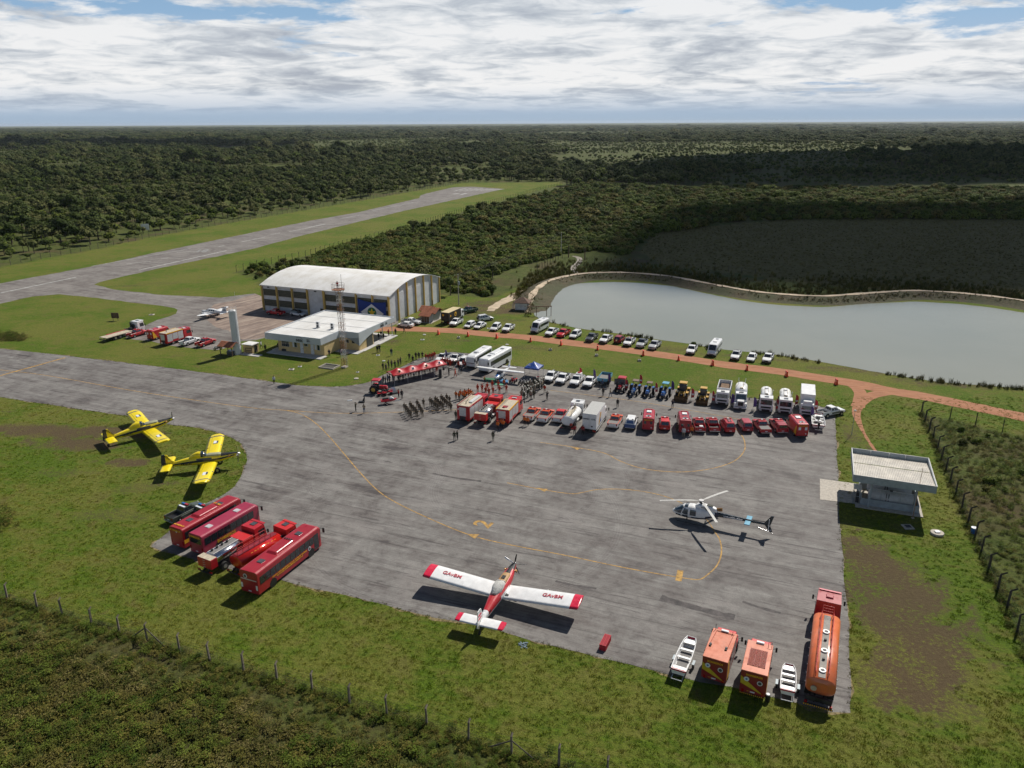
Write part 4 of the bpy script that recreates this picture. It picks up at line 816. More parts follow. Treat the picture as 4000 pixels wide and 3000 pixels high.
# ------------------------------------------------------------------ vehicles (local +x forward, +y left)
def put(key,fn,q,hd,label,cat,group=None,ref=(0,0),scale=1.0):
    """q: a world point (on its own height); ref: the local xy of the thing that sits under it"""
    f = hv(hd); l = Vector((-f.y,f.x,0)); o = Vector((q.x,q.y,0))-f*ref[0]*scale-l*ref[1]*scale
    return place(key,fn,(o.x,o.y,0.012),hd,label,cat,group,scale)
def wheel(par,x,y,r=.36,w=.24,m2=None):
    s = 1 if y > 0 else -1
    t = MB().tube((x,y-s*w/2,r),(x,y+s*w/2,r),r,RUB,n=14).tube((x,y+s*w*.3,r),(x,y+s*(w/2+.012),r),r*.58,m2 or STEEL,r*.5,10); return t.obj('wheel',par)
def wheels(par,xs,y,r=.36,w=.24,dual=()):
    for x in xs:
        for s in (1,-1): wheel(par,x,s*y,r,w*(2.0 if x in dual else 1))
def loft_body(secs,m,mb=None):
    """secs: x, halfwidth, zlow, zhigh, shoulder inset, shoulder drop"""
    rings = []
    for x,w,z0,z1,ins,dr in secs:
        rings.append([(x,-w*.92,z0),(x,w*.92,z0),(x,w,z0+.16),(x,w,z1-dr),(x,w-ins,z1),(x,-w+ins,z1),(x,-w,z1-dr),(x,-w,z0+.16)])
    mb = mb or MB(); mb.loft(rings,m,smooth=False); return mb
def frus(b,t): # b=(x0,x1,hw,z) t likewise -> corner dict
    return {'b': b,'t': t}
def frus_mesh(mb,F,m):
    (x0,x1,w,z),(a0,a1,v,zz) = F['b'],F['t']
    mb.add([(x0,-w,z),(x1,-w*.97,z),(x1,w*.97,z),(x0,w,z),(a0,-v,zz),(a1,-v*.96,zz),(a1,v*.96,zz),(a0,v,zz)],[(0,3,2,1),(4,5,6,7),(0,1,5,4),(1,2,6,5),(2,3,7,6),(3,0,4,7)],m)
def fwin(par,F,side,u0,u1,v0,v1,name,m=GLASS,off=.012):
    (x0,x1,w,z),(a0,a1,v,zz) = F['b'],F['t']
    c = {'L': ((x0,w,z),(x1,w*.97,z),(a1,v*.96,zz),(a0,v,zz)),'R': ((x0,-w,z),(x1,-w*.97,z),(a1,-v*.96,zz),(a0,-v,zz)),
         'F': ((x1,w*.97,z),(x1,-w*.97,z),(a1,-v*.96,zz),(a1,v*.96,zz)),'B': ((x0,w,z),(x0,-w,z),(a0,-v,zz),(a0,v,zz))}[side]
    A,B,C_,Dd = [Vector(q) for q in c]
    n = (B-A).cross(Dd-A).normalized(); cen = Vector(((x0+x1)/2,0,(z+zz)/2))
    if n.dot(A-cen) < 0: n = -n
    f = lambda u,vv: (A.lerp(B,u)).lerp(Dd.lerp(C_,u),vv)+n*off
    pts = [f(u0,v0),f(u1,v0),f(u1,v1),f(u0,v1)]
    if (pts[1]-pts[0]).cross(pts[2]-pts[1]).dot(n) < 0: pts.reverse()
    return MB().slab(pts,.02,m).obj(name,par)
def lights(par,xf,xr,y,z,zr=None,w=.32,h=.16):
    for s in (1,-1):
        MB().box(xf-.04,xf+.015,s*y-w/2,s*y+w/2,z-h/2,z+h/2,LAMP).obj('headlight',par)
        MB().box(xr-.015,xr+.04,s*y-.1+s*.06,s*y+.1+s*.06,(zr or z)-.2,(zr or z)+.14,TAIL).obj('tail_light',par)
def mirrors(par,x,y,z,big=False):
    for s in (1,-1):
        mb = MB()
        if big: mb.tube((x,s*y,z),(x+.15,s*(y+.22),z),.03,BLACK,n=4); mb.box(x+.08,x+.2,s*(y+.3)-.09,s*(y+.3)+.09,z-.35,z+.2,BLACK)
        else: mb.box(x-.06,x+.06,s*(y+.1)-.12,s*(y+.1)+.12,z-.06,z+.1,BLACK)
        mb.obj('mirror',par)
def lightbar(par,x,z,w=.6):
    b = MB().box(x-.13,x+.13,-w,w,z,z+.13,RED,.02,.03).obj('light_bar',par); MB().box(x-.135,x+.135,-w*.25,w*.25,z+.02,z+.135,LAMP).obj('lens',b)
def plate(par,x,z=.62): MB().box(x-.02,x+.012,-.2,.2,z-.06,z+.06,PLAQ).obj('number_plate',par)
def mk_pickup(col=WHITE,low=None,cover=None,cabcol=None,bar=False,canopy=None,rack=False,single=False,bedm=BLACK,rollbar=False,cargo=None,stripes=None):
    def f():
        r = empty('pickup_truck'); low_ = low or col; top = cabcol or col; s = .55 if single else 0
        mb = loft_body([(-.85+s,.93,.42,1.13,.06,.08),(1.0,.93,.42,1.16,.08,.1),(1.45,.93,.42,1.14,.14,.1),(2.3,.90,.45,1.02,.16,.12),(2.6,.80,.48,.88,.16,.1)],col)
        mb.box(-2.6,-.85+s,-.93,-.86,.45,1.14,low_).box(-2.6,-.85+s,.86,.93,.45,1.14,low_).box(-2.66,-2.59,-.93,.93,.5,1.14,low_); mb.box(-2.59,-.86+s,-.86,.86,.5,.78,bedm)
        if low: mb.box(-.83,2.2,-.945,-.932,.45,.82,low_).box(-.83,2.2,.932,.945,.45,.82,low_); mb.box(-2.62,-.86,-.94,-.85,1.141,1.17,top); mb.box(-2.62,-.86,.85,.94,1.141,1.17,top); mb.box(-2.67,-2.58,-.93,.93,1.141,1.17,top)
        mb.obj('body',r,.03)
        F = frus((-.82+s,1.22,.86,1.1),(-.62+s,.48,.70,1.74)); mb = MB(); frus_mesh(mb,F,top); mb.obj('cabin',r,.05,2)
        fwin(r,F,'F',.06,.94,.08,.92,'windscreen'); fwin(r,F,'B',.1,.9,.2,.86,'rear_window')
        for sd in 'LR':
            if single: fwin(r,F,sd,.12,.72,.14,.86,'side_window')
            else: fwin(r,F,sd,.08,.38,.14,.86,'side_window'); fwin(r,F,sd,.43,.82,.14,.86,'side_window')
        wheels(r,(-1.6,1.62),.86,.38,.25)
        for x in (-1.6,1.62):
            for s2 in (1,-1): MB().tube((x,s2*.8,.42),(x,s2*.94,.42),.45,BLACK,n=14).obj('wheel_arch',r)
        MB().box(2.5,2.68,-.8,.8,.42,.62,DGREY if col is WHITE else low_).obj('bumper',r,.03); MB().box(2.6,2.64,-.4,.4,.62,.82,BLACK).obj('grille',r); MB().box(-2.76,-2.66,-.85,.85,.42,.58,STEEL).obj('bumper',r,.02)
        lights(r,2.5,-2.66,.68,.86,.95); mirrors(r,.95,.86,1.2); plate(r,-2.67,.75)
        if cover: MB().box(-2.57,-.86+s,-.84,.84,1.04,1.11,cover).obj('bed_cover',r)
        if canopy:
            G = frus((-2.6,-.84,.88,1.12),(-2.5,-.84,.74,1.78)); mb = MB(); frus_mesh(mb,G,canopy); mb.obj('canopy',r,.05,2); fwin(r,G,'B',.12,.88,.3,.8,'rear_window')
            for sd in 'LR': fwin(r,G,sd,.12,.88,.3,.8,'side_window')
        if bar: lightbar(r,.1,1.75)
        if rack: MB().path([(-.4,-.6,1.86),(.3,-.6,1.86),(.3,.6,1.86),(-.4,.6,1.86),(-.4,-.6,1.86)],.025,BLACK,4).tube((-.05,-.6,1.86),(-.05,.6,1.86),.02,BLACK,n=4).obj('roof_rack',r)
        if rollbar: MB().path([(-1.0,-.75,1.1),(-1.05,-.7,1.65),(-1.05,.7,1.65),(-1.0,.75,1.1)],.04,BLACK,5).obj('roll_bar',r)
        if stripes:
            for s2 in (1,-1): MB().box(-.6,1.3,s2*.945-.006,s2*.945+.006,.62,.92,stripes).obj('door_panel',r)
        if cargo: cargo(r)
        return r
    return f
def mk_suv(col=WHITE,L=4.7,H=1.75,bar=False,spare=False,roofm=None,ladder=False,hood=1.0,W=.92,bcol=None,rack=False):
    def f():
        r = empty('car'); h = L/2; zb = .62*H*.92
        loft_body([(-h,W*.86,.42,zb-.02,.1,.12),(-h+.3,W*.98,.36,zb+.05,.08,.1),(0,W,.34,zb+.05,.07,.1),(h-1.25*hood,W,.34,zb+.03,.1,.1),(h-.3,W*.94,.36,zb-.14,.16,.12),(h,W*.8,.42,zb-.32,.16,.1)],col).obj('body',r,.03)
        F = frus((-h+.12,h-1.1*hood,W*.93,zb),(-h+.38,h-2.0*hood,W*.74,H)); mb = MB(); frus_mesh(mb,F,roofm or col); mb.obj('cabin',r,.06,2)
        fwin(r,F,'F',.06,.94,.08,.92,'windscreen'); fwin(r,F,'B',.12,.88,.2,.85,'rear_window',bcol or GLASS)
        for sd in 'LR': fwin(r,F,sd,.05,.26,.18,.85,'side_window'); fwin(r,F,sd,.29,.54,.14,.86,'side_window'); fwin(r,F,sd,.57,.86,.12,.86,'side_window')
        wheels(r,(-h+.85,h-.85),W-.09,.34,.22)
        for x in (-h+.85,h-.85):
            for s2 in (1,-1): MB().tube((x,s2*(W-.14),.38),(x,s2*(W+.005),.38),.41,BLACK,n=14).obj('wheel_arch',r)
        MB().box(h-.06,h+.02,-.5,.5,.45,.62,BLACK).obj('grille',r); lights(r,h-.1,-h+.0,W*.68,zb-.32,zb-.1,.28,.14); mirrors(r,h-1.35*hood,W*.9,zb+.1); plate(r,-h)
        if bar: lightbar(r,h-2.5*hood,H+.01,.55)
        if spare: MB().tube((-h-.22,0,.95),(-h-.02,0,.95),.36,RUB,n=16).tube((-h-.24,0,.95),(-h-.22,0,.95),.22,STEEL,n=12).obj('spare_wheel',r)
        if rack:
            for s2 in (1,-1): MB().tube((-h+.6,s2*W*.62,H+.06),(h-2.1*hood,s2*W*.62,H+.06),.03,BLACK,n=4).obj('roof_rail',r)
        if ladder:
            mb = MB(); mb.box(-1.6,.2,-.25,-.2,H+.03,H+.1,DKST).box(-1.6,.2,.2,.25,H+.03,H+.1,DKST)
            for k in range(7): mb.box(-1.5+k*.26,-1.44+k*.26,-.2,.2,H+.04,H+.08,STEEL)
            mb.obj('roof_ladder',r)
        return r
    return f
def mk_sedan(col=WHITE):
    def f():
        r = empty('car'); L = 4.5; h = 2.25; W = .88
        loft_body([(-h,W*.84,.4,.92,.12,.1),(-h+.5,W*.97,.34,.98,.1,.1),(0,W,.32,.95,.07,.1),(h-1.2,W,.32,.92,.12,.1),(h-.3,W*.93,.34,.76,.16,.12),(h,W*.78,.4,.62,.16,.1)],col).obj('body',r,.03)
        F = frus((-h+.5,h-1.05,W*.92,.92),(-h+1.15,h-2.0,W*.70,1.45)); mb = MB(); frus_mesh(mb,F,col); mb.obj('cabin',r,.06,2)
        fwin(r,F,'F',.06,.94,.06,.93,'windscreen'); fwin(r,F,'B',.08,.92,.1,.9,'rear_window')
        for sd in 'LR': fwin(r,F,sd,.2,.48,.12,.88,'side_window'); fwin(r,F,sd,.51,.82,.1,.88,'side_window')
        wheels(r,(-h+.9,h-.85),W-.09,.32,.2)
        for x in (-h+.9,h-.85):
            for s2 in (1,-1): MB().tube((x,s2*(W-.14),.36),(x,s2*(W+.005),.36),.38,BLACK,n=14).obj('wheel_arch',r)
        MB().box(h-.05,h+.02,-.45,.45,.42,.56,BLACK).obj('grille',r); lights(r,h-.12,-h,.6,.62,.78,.3,.12); mirrors(r,h-1.35,.8,.98); plate(r,-h)
        return r
    return f
def mk_van(col=WHITE,L=6.0,H=2.6,minibus=True,stripe=None,bar=False,yellow=False,roofac=True,letter=False,W=1.0,emb=True,lad=False):
    def f():
        r = empty('van'); h = L/2
        secs = [(-h,W*.94,.42,H-.04,.16,.2),(-h+.25,W,.38,H,.16,.22),(h-1.75,W,.38,H,.16,.22),(h-1.3,W*.99,.38,H-.12,.2,.24),(h-.62,W*.97,.38,1.35,.18,.16),(h-.18,W*.93,.4,1.08,.16,.14),(h,W*.84,.44,.9,.14,.12)]
        loft_body(secs,col).obj('body',r,.025)
        # windscreen on the slope between sections
        a0,a1 = Vector((h-1.28,W*.74,H-.19)),Vector((h-.68,W*.76,1.46)); n = Vector((a1.x-a0.x,0,a1.z-a0.z)); n = Vector((-n.z,0,n.x)).normalized()*.03
        MB().slab([a1+n,Vector((a1.x,-a1.y,a1.z))+n,Vector((a0.x,-a0.y,a0.z))+n,a0+n][::-1],.02,GLASS).obj('windscreen',r)
        for s in (1,-1):
            yy = s*(W+.006)
            def sw(x0,x1,z0,z1,cut=0):
                p = [(x0,yy,z0),(x1,yy,z0),(x1-cut,yy,z1),(x0,yy,z1)]
                if s > 0: p = p[::-1]
                MB().slab(p,.02,GLASS).obj('side_window',r)
            sw(h-1.85,h-.85,1.38,2.0,.42)
            if minibus: sw(-h+.25,h-2.0,1.4,2.05)
        if minibus: 
            for s in (.5,-.5): MB().box(-h-.02,-h+.01,s*W*.9-.33,s*W*.9+.33,1.45,2.1,GLASS).obj('rear_window',r)
        else:
            for s in (.52,-.52): MB().box(-h-.02,-h+.01,s*W-.2,s*W+.2,1.5,2.0,PLAQ if yellow else GLASS).obj('rear_window',r)
            if letter: text(r,'RESGATE',.34,LETY,(-h-.03,0,2.22),(0,-1,0),(0,0,1),'lettering')
            if yellow:
                for s in (1,-1): MB().slab([(-h+.2,s*(W+.01),.6),(-h+1.4,s*(W+.01),.6),(-h+.4,s*(W+.01),2.2),(-h+.1,s*(W+.01),2.2)][::-s],.008,LETY).obj('stripe',r)
            if emb: MB().tube((-h-.03,-.55,.85),(-h-.005,-.55,.85),.1,PLAQ,n=12).obj('emblem',r)
        wheels(r,(-h+1.1,h-.95),W-.12,.37,.25)
        for x in (-h+1.1,h-.95):
            for s2 in (1,-1): MB().tube((x,s2*(W-.16),.4),(x,s2*(W+.008),.4),.44,BLACK,n=14).obj('wheel_arch',r)
        MB().box(h-.1,h+.05,-.85,.85,.38,.66,BLACK).obj('bumper',r,.03); MB().box(h-.06,h+.02,-.5,.5,.68,.82,BLACK).obj('grille',r)
        lights(r,h-.2,-h,.72,.88,1.1); mirrors(r,h-1.1,W,1.45,True); MB().box(-h-.14,-h,-.9,.9,.36,.5,DKST).obj('bumper',r,.02)
        if roofac: MB().box(-.6,.5,-.45,.45,H+.001,H+.16,ALU,.1,.06).obj('roof_hatch',r,.02); MB().box(-h+.8,-h+1.4,-.3,.3,H+.001,H+.05,DGREY).obj('roof_vent',r)
        if bar: MB().box(h-1.95,h-1.7,-.55,.55,H-.02,H+.12,RED,.02,.05).obj('light_bar',r); 
        if bar:
            for s in (.3,-.3): MB().box(-h+.5,-h+.8,s-.16,s+.16,H+.001,H+.08,LAMP).obj('beacon',r)
        if lad: MB().tube((-h+.4,-.8,H+.1),(h-1.9,-.8,H+.1),.05,STEEL,n=5).obj('hose_tube',r)
        return r
    return f
def mk_bus(col=WHITE,L=11.5,W=1.25,H=3.25,split=False,ac=True,n=8,wz=(1.5,2.45),cont=False,door=False,tint=GLASS,extra=None,rearwin=True,curtains=False,nose=.25):
    def f():
        r = empty('bus'); h = L/2
        rings = []
        for x,k,dz in ((-h,.985,0),(-h+.12,1,0),(h-nose*2,1,0),(h-nose,.985,-.06),(h,.93,-.3)):
            w = W*k; zt = H+dz; rings.append([(x,-w,.38),(x,w,.38),(x,w,zt-.22),(x,w-.09,zt-.08),(x,w-.3,zt),(x,-w+.3,zt),(x,-w+.09,zt-.08),(x,-w,zt-.22)])
        MB().loft(rings,col,smooth=False).obj('body',r,.02)
        x0,x1 = -h+.35,h-(1.5 if door else 1.0)
        for s in (1,-1):
            yy = s*(W+.012); dxw = (x1-x0)/n
            if cont: MB().box(x0,x1,yy-.015,yy+.003,wz[0],wz[1],tint).obj('side_window',r)
            for i in range(n):
                a,b = x0+dxw*i+.04,x0+dxw*(i+1)-.04
                if cont: continue
                w_ = MB().box(a,b,yy-.015,yy+.003,wz[0],wz[1],tint).obj('side_window',r)
                if curtains: MB().box(a+.15,a+.3,yy-.006,yy+.006,wz[0]+.03,wz[1]-.03,CANV).box(b-.3,b-.2,yy-.006,yy+.006,wz[0]+.03,wz[1]-.03,CANV).obj('curtain',w_)
        MB().slab([(h+.035-.02,W*.84,1.25),(h+.035-.02,-W*.84,1.25),(h-.13,-W*.86,H-.42),(h-.13,W*.86,H-.42)][::-1],.02,tint).obj('windscreen',r)
        if rearwin: MB().box(-h-.012,-h+.005,-W*.8,W*.8,1.7,H-.45,tint).obj('rear_window',r)
        for s in (1,-1):
            for x in (-h+2.4,h-2.1): MB().tube((x,s*(W-.2),.5),(x,s*(W+.008),.5),.6,BLACK,n=16).obj('wheel_arch',r)
        wheels(r,(-h+2.4,h-2.1),W-.16,.5,.3)
        for s in (1,-1): MB().box(h-.05,h+.02,s*W*.72-.16,s*W*.72+.16,.65,.9,LAMP).obj('headlight',r); MB().box(-h-.02,-h+.02,s*W*.86-.1,s*W*.86+.1,.75,1.25,TAIL).obj('tail_light',r)
        for s in (1,-1): MB().tube((h-.1,s*W*.95,H-.3),(h+.35,s*(W+.12),H-.55),.035,BLACK,n=4).box(h+.28,h+.42,s*(W+.12)-.12,s*(W+.12)+.12,H-1.1,H-.5,BLACK).obj('mirror',r)
        MB().box(h-.05,h+.06,-W*.9,W*.9,.35,.6,BLACK if col is WHITE else col).obj('bumper',r,.03)
        plate(r,-h,.62)
        if ac: MB().box(-1.9,1.6,-.75,.75,H-.02,H+.22,col,.35,.12).obj('roof_unit',r,.05)
        for x in (-h+2.2,h-2.6): MB().box(x-.38,x+.38,-.38,.38,H-.02,H+.07,DGREY if ac else ALU,.03,.03).obj('roof_hatch',r)
        if door: MB().box(h-1.45,h-.6,-W-.014,-W,.5,2.5,GLASS).obj('door',r)
        MB().box(-h+.3,h-.3,-W*.86,W*.86,.22,.4,DKST).obj('chassis',r)
        if extra: extra(r,h)
        return r
    return f
# heavy trucks -----------------------------------------------------
def cab(r,xf,col,W=1.22,H=2.75,L=1.7,z0=.55,lights_=True,vis=False,hatch=True):
    F1 = frus((xf-L,xf+.02,W,z0+.0),(xf-L,xf,W,1.55)); F = frus((xf-L,xf,W,1.55),(xf-L+.08,xf-.22,W*.94,H))
    mb = MB(); mb.box(xf-L,xf,-W,W,z0,1.55,col); frus_mesh(mb,F,col); c = mb.obj('cab',r,.05,2)
    fwin(r,F,'F',.07,.93,.08,.72,'windscreen')
    for s in 'LR': fwin(r,F,s,.35,.93,.06,.66,'side_window')
    MB().box(xf-.02,xf+.03,-W*.72,W*.72,1.0,1.32,BLACK).obj('grille',r); MB().box(xf-.1,xf+.12,-W,W,.42,.8,BLACK if col is WHITE else col).obj('bumper',r,.04)
    for s in (1,-1): MB().box(xf+.1,xf+.135,s*W*.74-.2,s*W*.74+.2,.55,.76,LAMP).obj('headlight',r)
    mirrors(r,xf-.2,W,2.0,True)
    if hatch: MB().box(xf-L*.62,xf-L*.25,-.35,.35,H-.02,H+.07,DGREY).obj('roof_hatch',r)
    if vis: MB().box(xf-.35,xf+.05,-W*.9,W*.9,H-.05,H+.05,col).obj('sun_visor',r,.02)
    return c
def chassis(r,x0,x1,ax,W=1.2,rr=.5,dual=()):
    mb = MB(); mb.box(x0,x1,-.45,-.3,.6,.85,DKST).box(x0,x1,.3,.45,.6,.85,DKST)
    for x in ax: mb.tube((x,-W+.3,rr),(x,W-.3,rr),.09,DKST,n=6)
    mb.box(-.6,.4,.5,.95,.45,.85,DKST).tube((-.6,-.75,.7),(.5,-.75,.7),.26,ALU,n=10)
    mb.obj('chassis',r)
    for x in ax:
        for s in (1,-1): wheel(r,x,s*(W-(.3 if x in dual else .16)),rr,.56 if x in dual else .3)
def underrun(r,x,W=1.2,stripe=False):
    MB().box(x-.08,x,-W,W,.38,.52,DKST).box(x,x+.3,-.4,-.32,.45,.7,DKST).box(x,x+.3,.32,.4,.45,.7,DKST).obj('rear_bar',r)
    for s in (1,-1): MB().box(x-.1,x-.02,s*W*.8-.2,s*W*.8+.2,.56,.7,TAIL).obj('tail_light',r)
def mk_box_truck(col=WHITE,bodyc=None,L=8.0,H=3.6,roof=None,xb=None,deflector=False,W=1.2,ext=None,steps=False):
    def f():
        r = empty('box_truck'); h = L/2; bc = bodyc or col; chassis(r,-h+.2,h-.4,(-h+1.9,h-1.1),W,.48,(-h+1.9,)); cab(r,h,col,W*.97,2.55,1.6)
        x1 = h-1.75; mb = MB().box(-h,x1,-W,W,.95,H,bc); mb.obj('cargo_box',r,.025); MB().box(-h+.02,x1-.02,-W+.02,W-.02,H,H+.03,roof or bc).obj('box_roof',r)
        for s in (1,-1): MB().box(-h+.3,x1-.3,s*W-.03,s*W+.02,.6,.72,ALU).obj('side_guard',r)
        underrun(r,-h,W)
        if deflector: MB().box(h-1.5,h-.3,-W*.7,W*.7,2.53,3.05,col,.05,.15).obj('deflector',r,.04)
        if ext: ext(r,-h,x1,W,H)
        return r
    return f
def hand(r,pts,m,rad=.03,name='handrail'): return MB().path(pts,rad,m,5).obj(name,r)
def mk_fire_pump(L=7.4,H=3.15,deck=BEIG,rail='ladder',col=RED,W=1.22):
    def f():
        r = empty('fire_engine'); h = L/2; chassis(r,-h+.2,h-.4,(-h+1.8,h-1.1),W,.5,(-h+1.8,)); cab(r,h,col,W,2.85,2.3,vis=True,hatch=(rail != 'ladder'))
        x1 = h-2.45; MB().box(-h,x1,-W,W,.7,H-.12,col).obj('body',r,.03)
        MB().box(-h+.06,x1-.06,-W+.08,W-.08,H-.12,H-.04,deck).obj('roof_deck',r)
        for s in (1,-1):
            MB().box(-h,x1,s*W-.05,s*W+.03,H-.2,H,LETY if rail != 'ladder' else col).obj('roof_rail',r)
            n = 3; w_ = (x1+h-.3)/n
            for i in range(n): MB().box(-h+.15+w_*i+.05,-h+.15+w_*(i+1)-.05,s*W-.01,s*W+.025,.95 if i != 1 else 1.25,H-.35,ALU).obj('roller_shutter',r)
        MB().box(-h-.02,-h+.01,-.55,.75,1.35,H-.35,ALU).obj('roller_shutter',r); MB().box(-h-.03,-h+.01,-.45,.65,.75,1.3,DKST).obj('pump_panel',r)
        mb = MB()
        for k in range(6): mb.box(-h-.1,-h-.05,-1.05,-.7,.85+k*.35,.9+k*.35,SCAR)
        mb.box(-h-.1,-h-.02,-1.1,-1.04,.7,H-.1,SCAR).box(-h-.1,-h-.02,-.72,-.66,.7,H-.1,SCAR).obj('ladder',r)
        MB().tube((-h-.03,.95,2.55),(-h-.005,.95,2.55),.14,PLAQ,n=12).obj('emblem',r)
        if rail == 'ladder':
            mb = MB()
            for y in (.7,1.05): mb.tube((-h+.1,y,H+.2),(x1+.5,y,H+.35),.035,BEIG,n=4)
            for k in range(12): mb.tube((-h+.25+k*.4,.7,H+.2),(-h+.25+k*.4,1.05,H+.2),.02,BEIG,n=4)
            mb.obj('roof_ladder',r); MB().box(-h+1.8,x1,-.9,-.2,H-.04,H+.18,ALU,.05,.05).obj('locker',r); MB().tube((-h+1.2,0,H),(-h+1.2,0,H+.35),.07,DKST,n=6).tube((-h+1.2,0,H+.35),(-h+2.0,-.1,H+.5),.06,DKST,n=6).obj('monitor',r)
        elif rail == 'hatch':
            MB().box(-h+.9,-h+1.9,-.45,.4,H-.04,H+.02,MAROON).box(-h+.85,-h+1.15,-.1,.25,H+.02,H+.22,SCAR).obj('deck_hatch',r)
            for y in (.65,.85,1.0): hand(r,[(-h+.2,y,H+.05),(x1,y,H+.12)],BEIG,.035,'suction_pipe')
            hand(r,[(h-2.2,-1.1,2.9),(h-2.2,-1.1,3.35),(h-.4,-1.1,3.3),(h-.4,1.1,3.3),(h-2.2,1.1,3.35),(h-2.2,1.1,2.9)],SCAR,.03,'roof_frame'); MB().box(h-1.4,h-1.1,-.45,.45,2.86,3.0,ALU).obj('light_bar',r)
        else:
            MB().tube((-h+1.2,0,H),(-h+1.2,0,H+.35),.07,DKST,n=6).tube((-h+1.2,0,H+.35),(-h+1.9,.1,H+.45),.06,DKST,n=6).obj('monitor',r); MB().box(h-1.6,h-.9,-.4,.4,2.84,3.0,ALU,.05,.05).obj('roof_unit',r)
        underrun(r,-h,W); return r
    return f
def mk_water_truck(L=8.2,cabc=RED,col=SCAR,tank=CHROME,style='flat',W=1.2):
    def f():
        r = empty('tanker_truck'); h = L/2; chassis(r,-h+.2,h-.4,(-h+1.9,h-1.1),W,.52,(-h+1.9,)); cab(r,h,cabc,W,2.9,1.9,vis=True); x1 = h-2.1
        if style == 'flat':   # polished tank with a grey deck and a square rear locker
            MB().tankx(-h+1.0,x1-1.6,.98,.58,1.75,tank,3.0,24).obj('tank',r); MB().box(-h+1.0,x1-1.7,-.42,.42,2.31,2.36,CANV).obj('walkway',r)
            MB().box(x1-1.65,x1,-1.15,1.15,.9,2.35,col).obj('locker',r,.03); MB().box(-h,-h+.95,-1.12,1.12,1.0,2.2,cabc).box(-h,-h+.95,-1.1,1.1,2.2,2.24,BEIG).obj('rear_locker',r,.02)
            for s in (.5,-.5): hand(r,[(-h+1.0,s,2.42),(x1-1.7,s,2.42)],ALU,.03)
            for k in range(4): MB().tube((-h+1.5+k*.75,0.3,2.36),(-h+1.5+k*.75,.3,2.6),.14,DKST,n=8).obj('valve',r)
            mb = MB()
            for k in range(4): mb.box(-h-.06,-h-.02,-.2,.2,1.15+k*.28,1.2+k*.28,BEIG)
            mb.obj('ladder',r)
        elif style == 'red':
            MB().tankx(-h+.4,x1-.25,1.1,.78,1.72,tank,2.4,26).obj('tank',r); MB().box(-h+.6,x1-.4,-.3,.55,2.46,2.52,MAROON).obj('walkway',r)
            for s in (-.35,.6):
                mb = MB(); 
                for k in range(7): x = -h+.5+k*.82; mb.tube((x,s,2.45),(x,s,3.3),.03,SCAR,n=4)
                for z in (2.85,3.3): mb.path([(-h+.5,s,z),(-h+.5+6*.82,s,z)],.03,SCAR,4)
                mb.obj('handrail',r)
            text(r,'BOMBEIROS',.62,LETY,(-.6,-.93,2.12),(1,0,0),(0,.52,.85),'lettering',sx=1.15)
            for k in (0,1): MB().tube((x1-.3+k*.14,-.8,1.9),(x1-.22+k*.14,-.8,2.3),.2,DKST,n=10).obj('hose_reel',r)
        elif style == 'white':
            MB().tankx(-h+.3,x1-.25,1.05,.78,1.72,WHITE,2.2,26).obj('tank',r); MB().box(-h+.8,x1-.6,-.35,.35,2.44,2.5,BEIG).obj('walkway',r)
            for s in (-.5,.5):
                mb = MB()
                for k in range(4): x = -h+1.0+k*1.0; mb.tube((x,s,2.35),(x,s,3.2),.03,BEIG,n=4)
                mb.path([(-h+1.0,s,3.2),(-h+4.0,s,3.2)],.03,BEIG,4); mb.path([(-h+1.0,s,2.8),(-h+4.0,s,2.8)],.03,BEIG,4); mb.obj('handrail',r)
            MB().tube((x1-.9,0,2.4),(x1-.9,0,3.3),.18,BEIG,n=8).box(x1-1.4,x1-.4,-.12,.12,3.1,3.3,WHITE).obj('fill_spout',r); MB().tube((-h-.12,-.75,1.3),(-h+.05,-.75,1.3),.26,mat('hose_red',(.3,.04,.02),.7),n=12).obj('hose_reel',r)
        elif style == 'posts':
            MB().tankx(-h+.3,x1-.35,1.0,.78,1.72,BEIG if False else WHITE,2.1,24).obj('tank',r)
            for s in (-.95,.95): MB().tube((x1-.2,s,1.2),(x1-.3,s,3.75),.05,WHITE,n=6).tube((x1-.3,s,3.75),(x1-.3,s*1.15,3.7),.05,WHITE,n=6).tube((x1-1.3,s*.8,2.2),(x1-.3,s,3.4),.04,WHITE,n=5).obj('loading_arm',r)
            MB().tube((-h+1.5,0,2.4),(-h+1.5,0,2.65),.35,WHITE,n=12).tube((x1-1.2,0,2.4),(x1-1.2,0,2.7),.3,DKST,n=12).obj('hatch',r)
            hand(r,[(-h+.5,-.3,2.5),(x1-.6,-.3,2.62),(x1-.6,.3,2.62),(-h+.5,.3,2.5)],BEIG,.03); MB().box(x1-.15,x1-.05,-.8,.8,1.2,2.5,DKST).obj('bulkhead',r)
        underrun(r,-h,W); return r
    return f
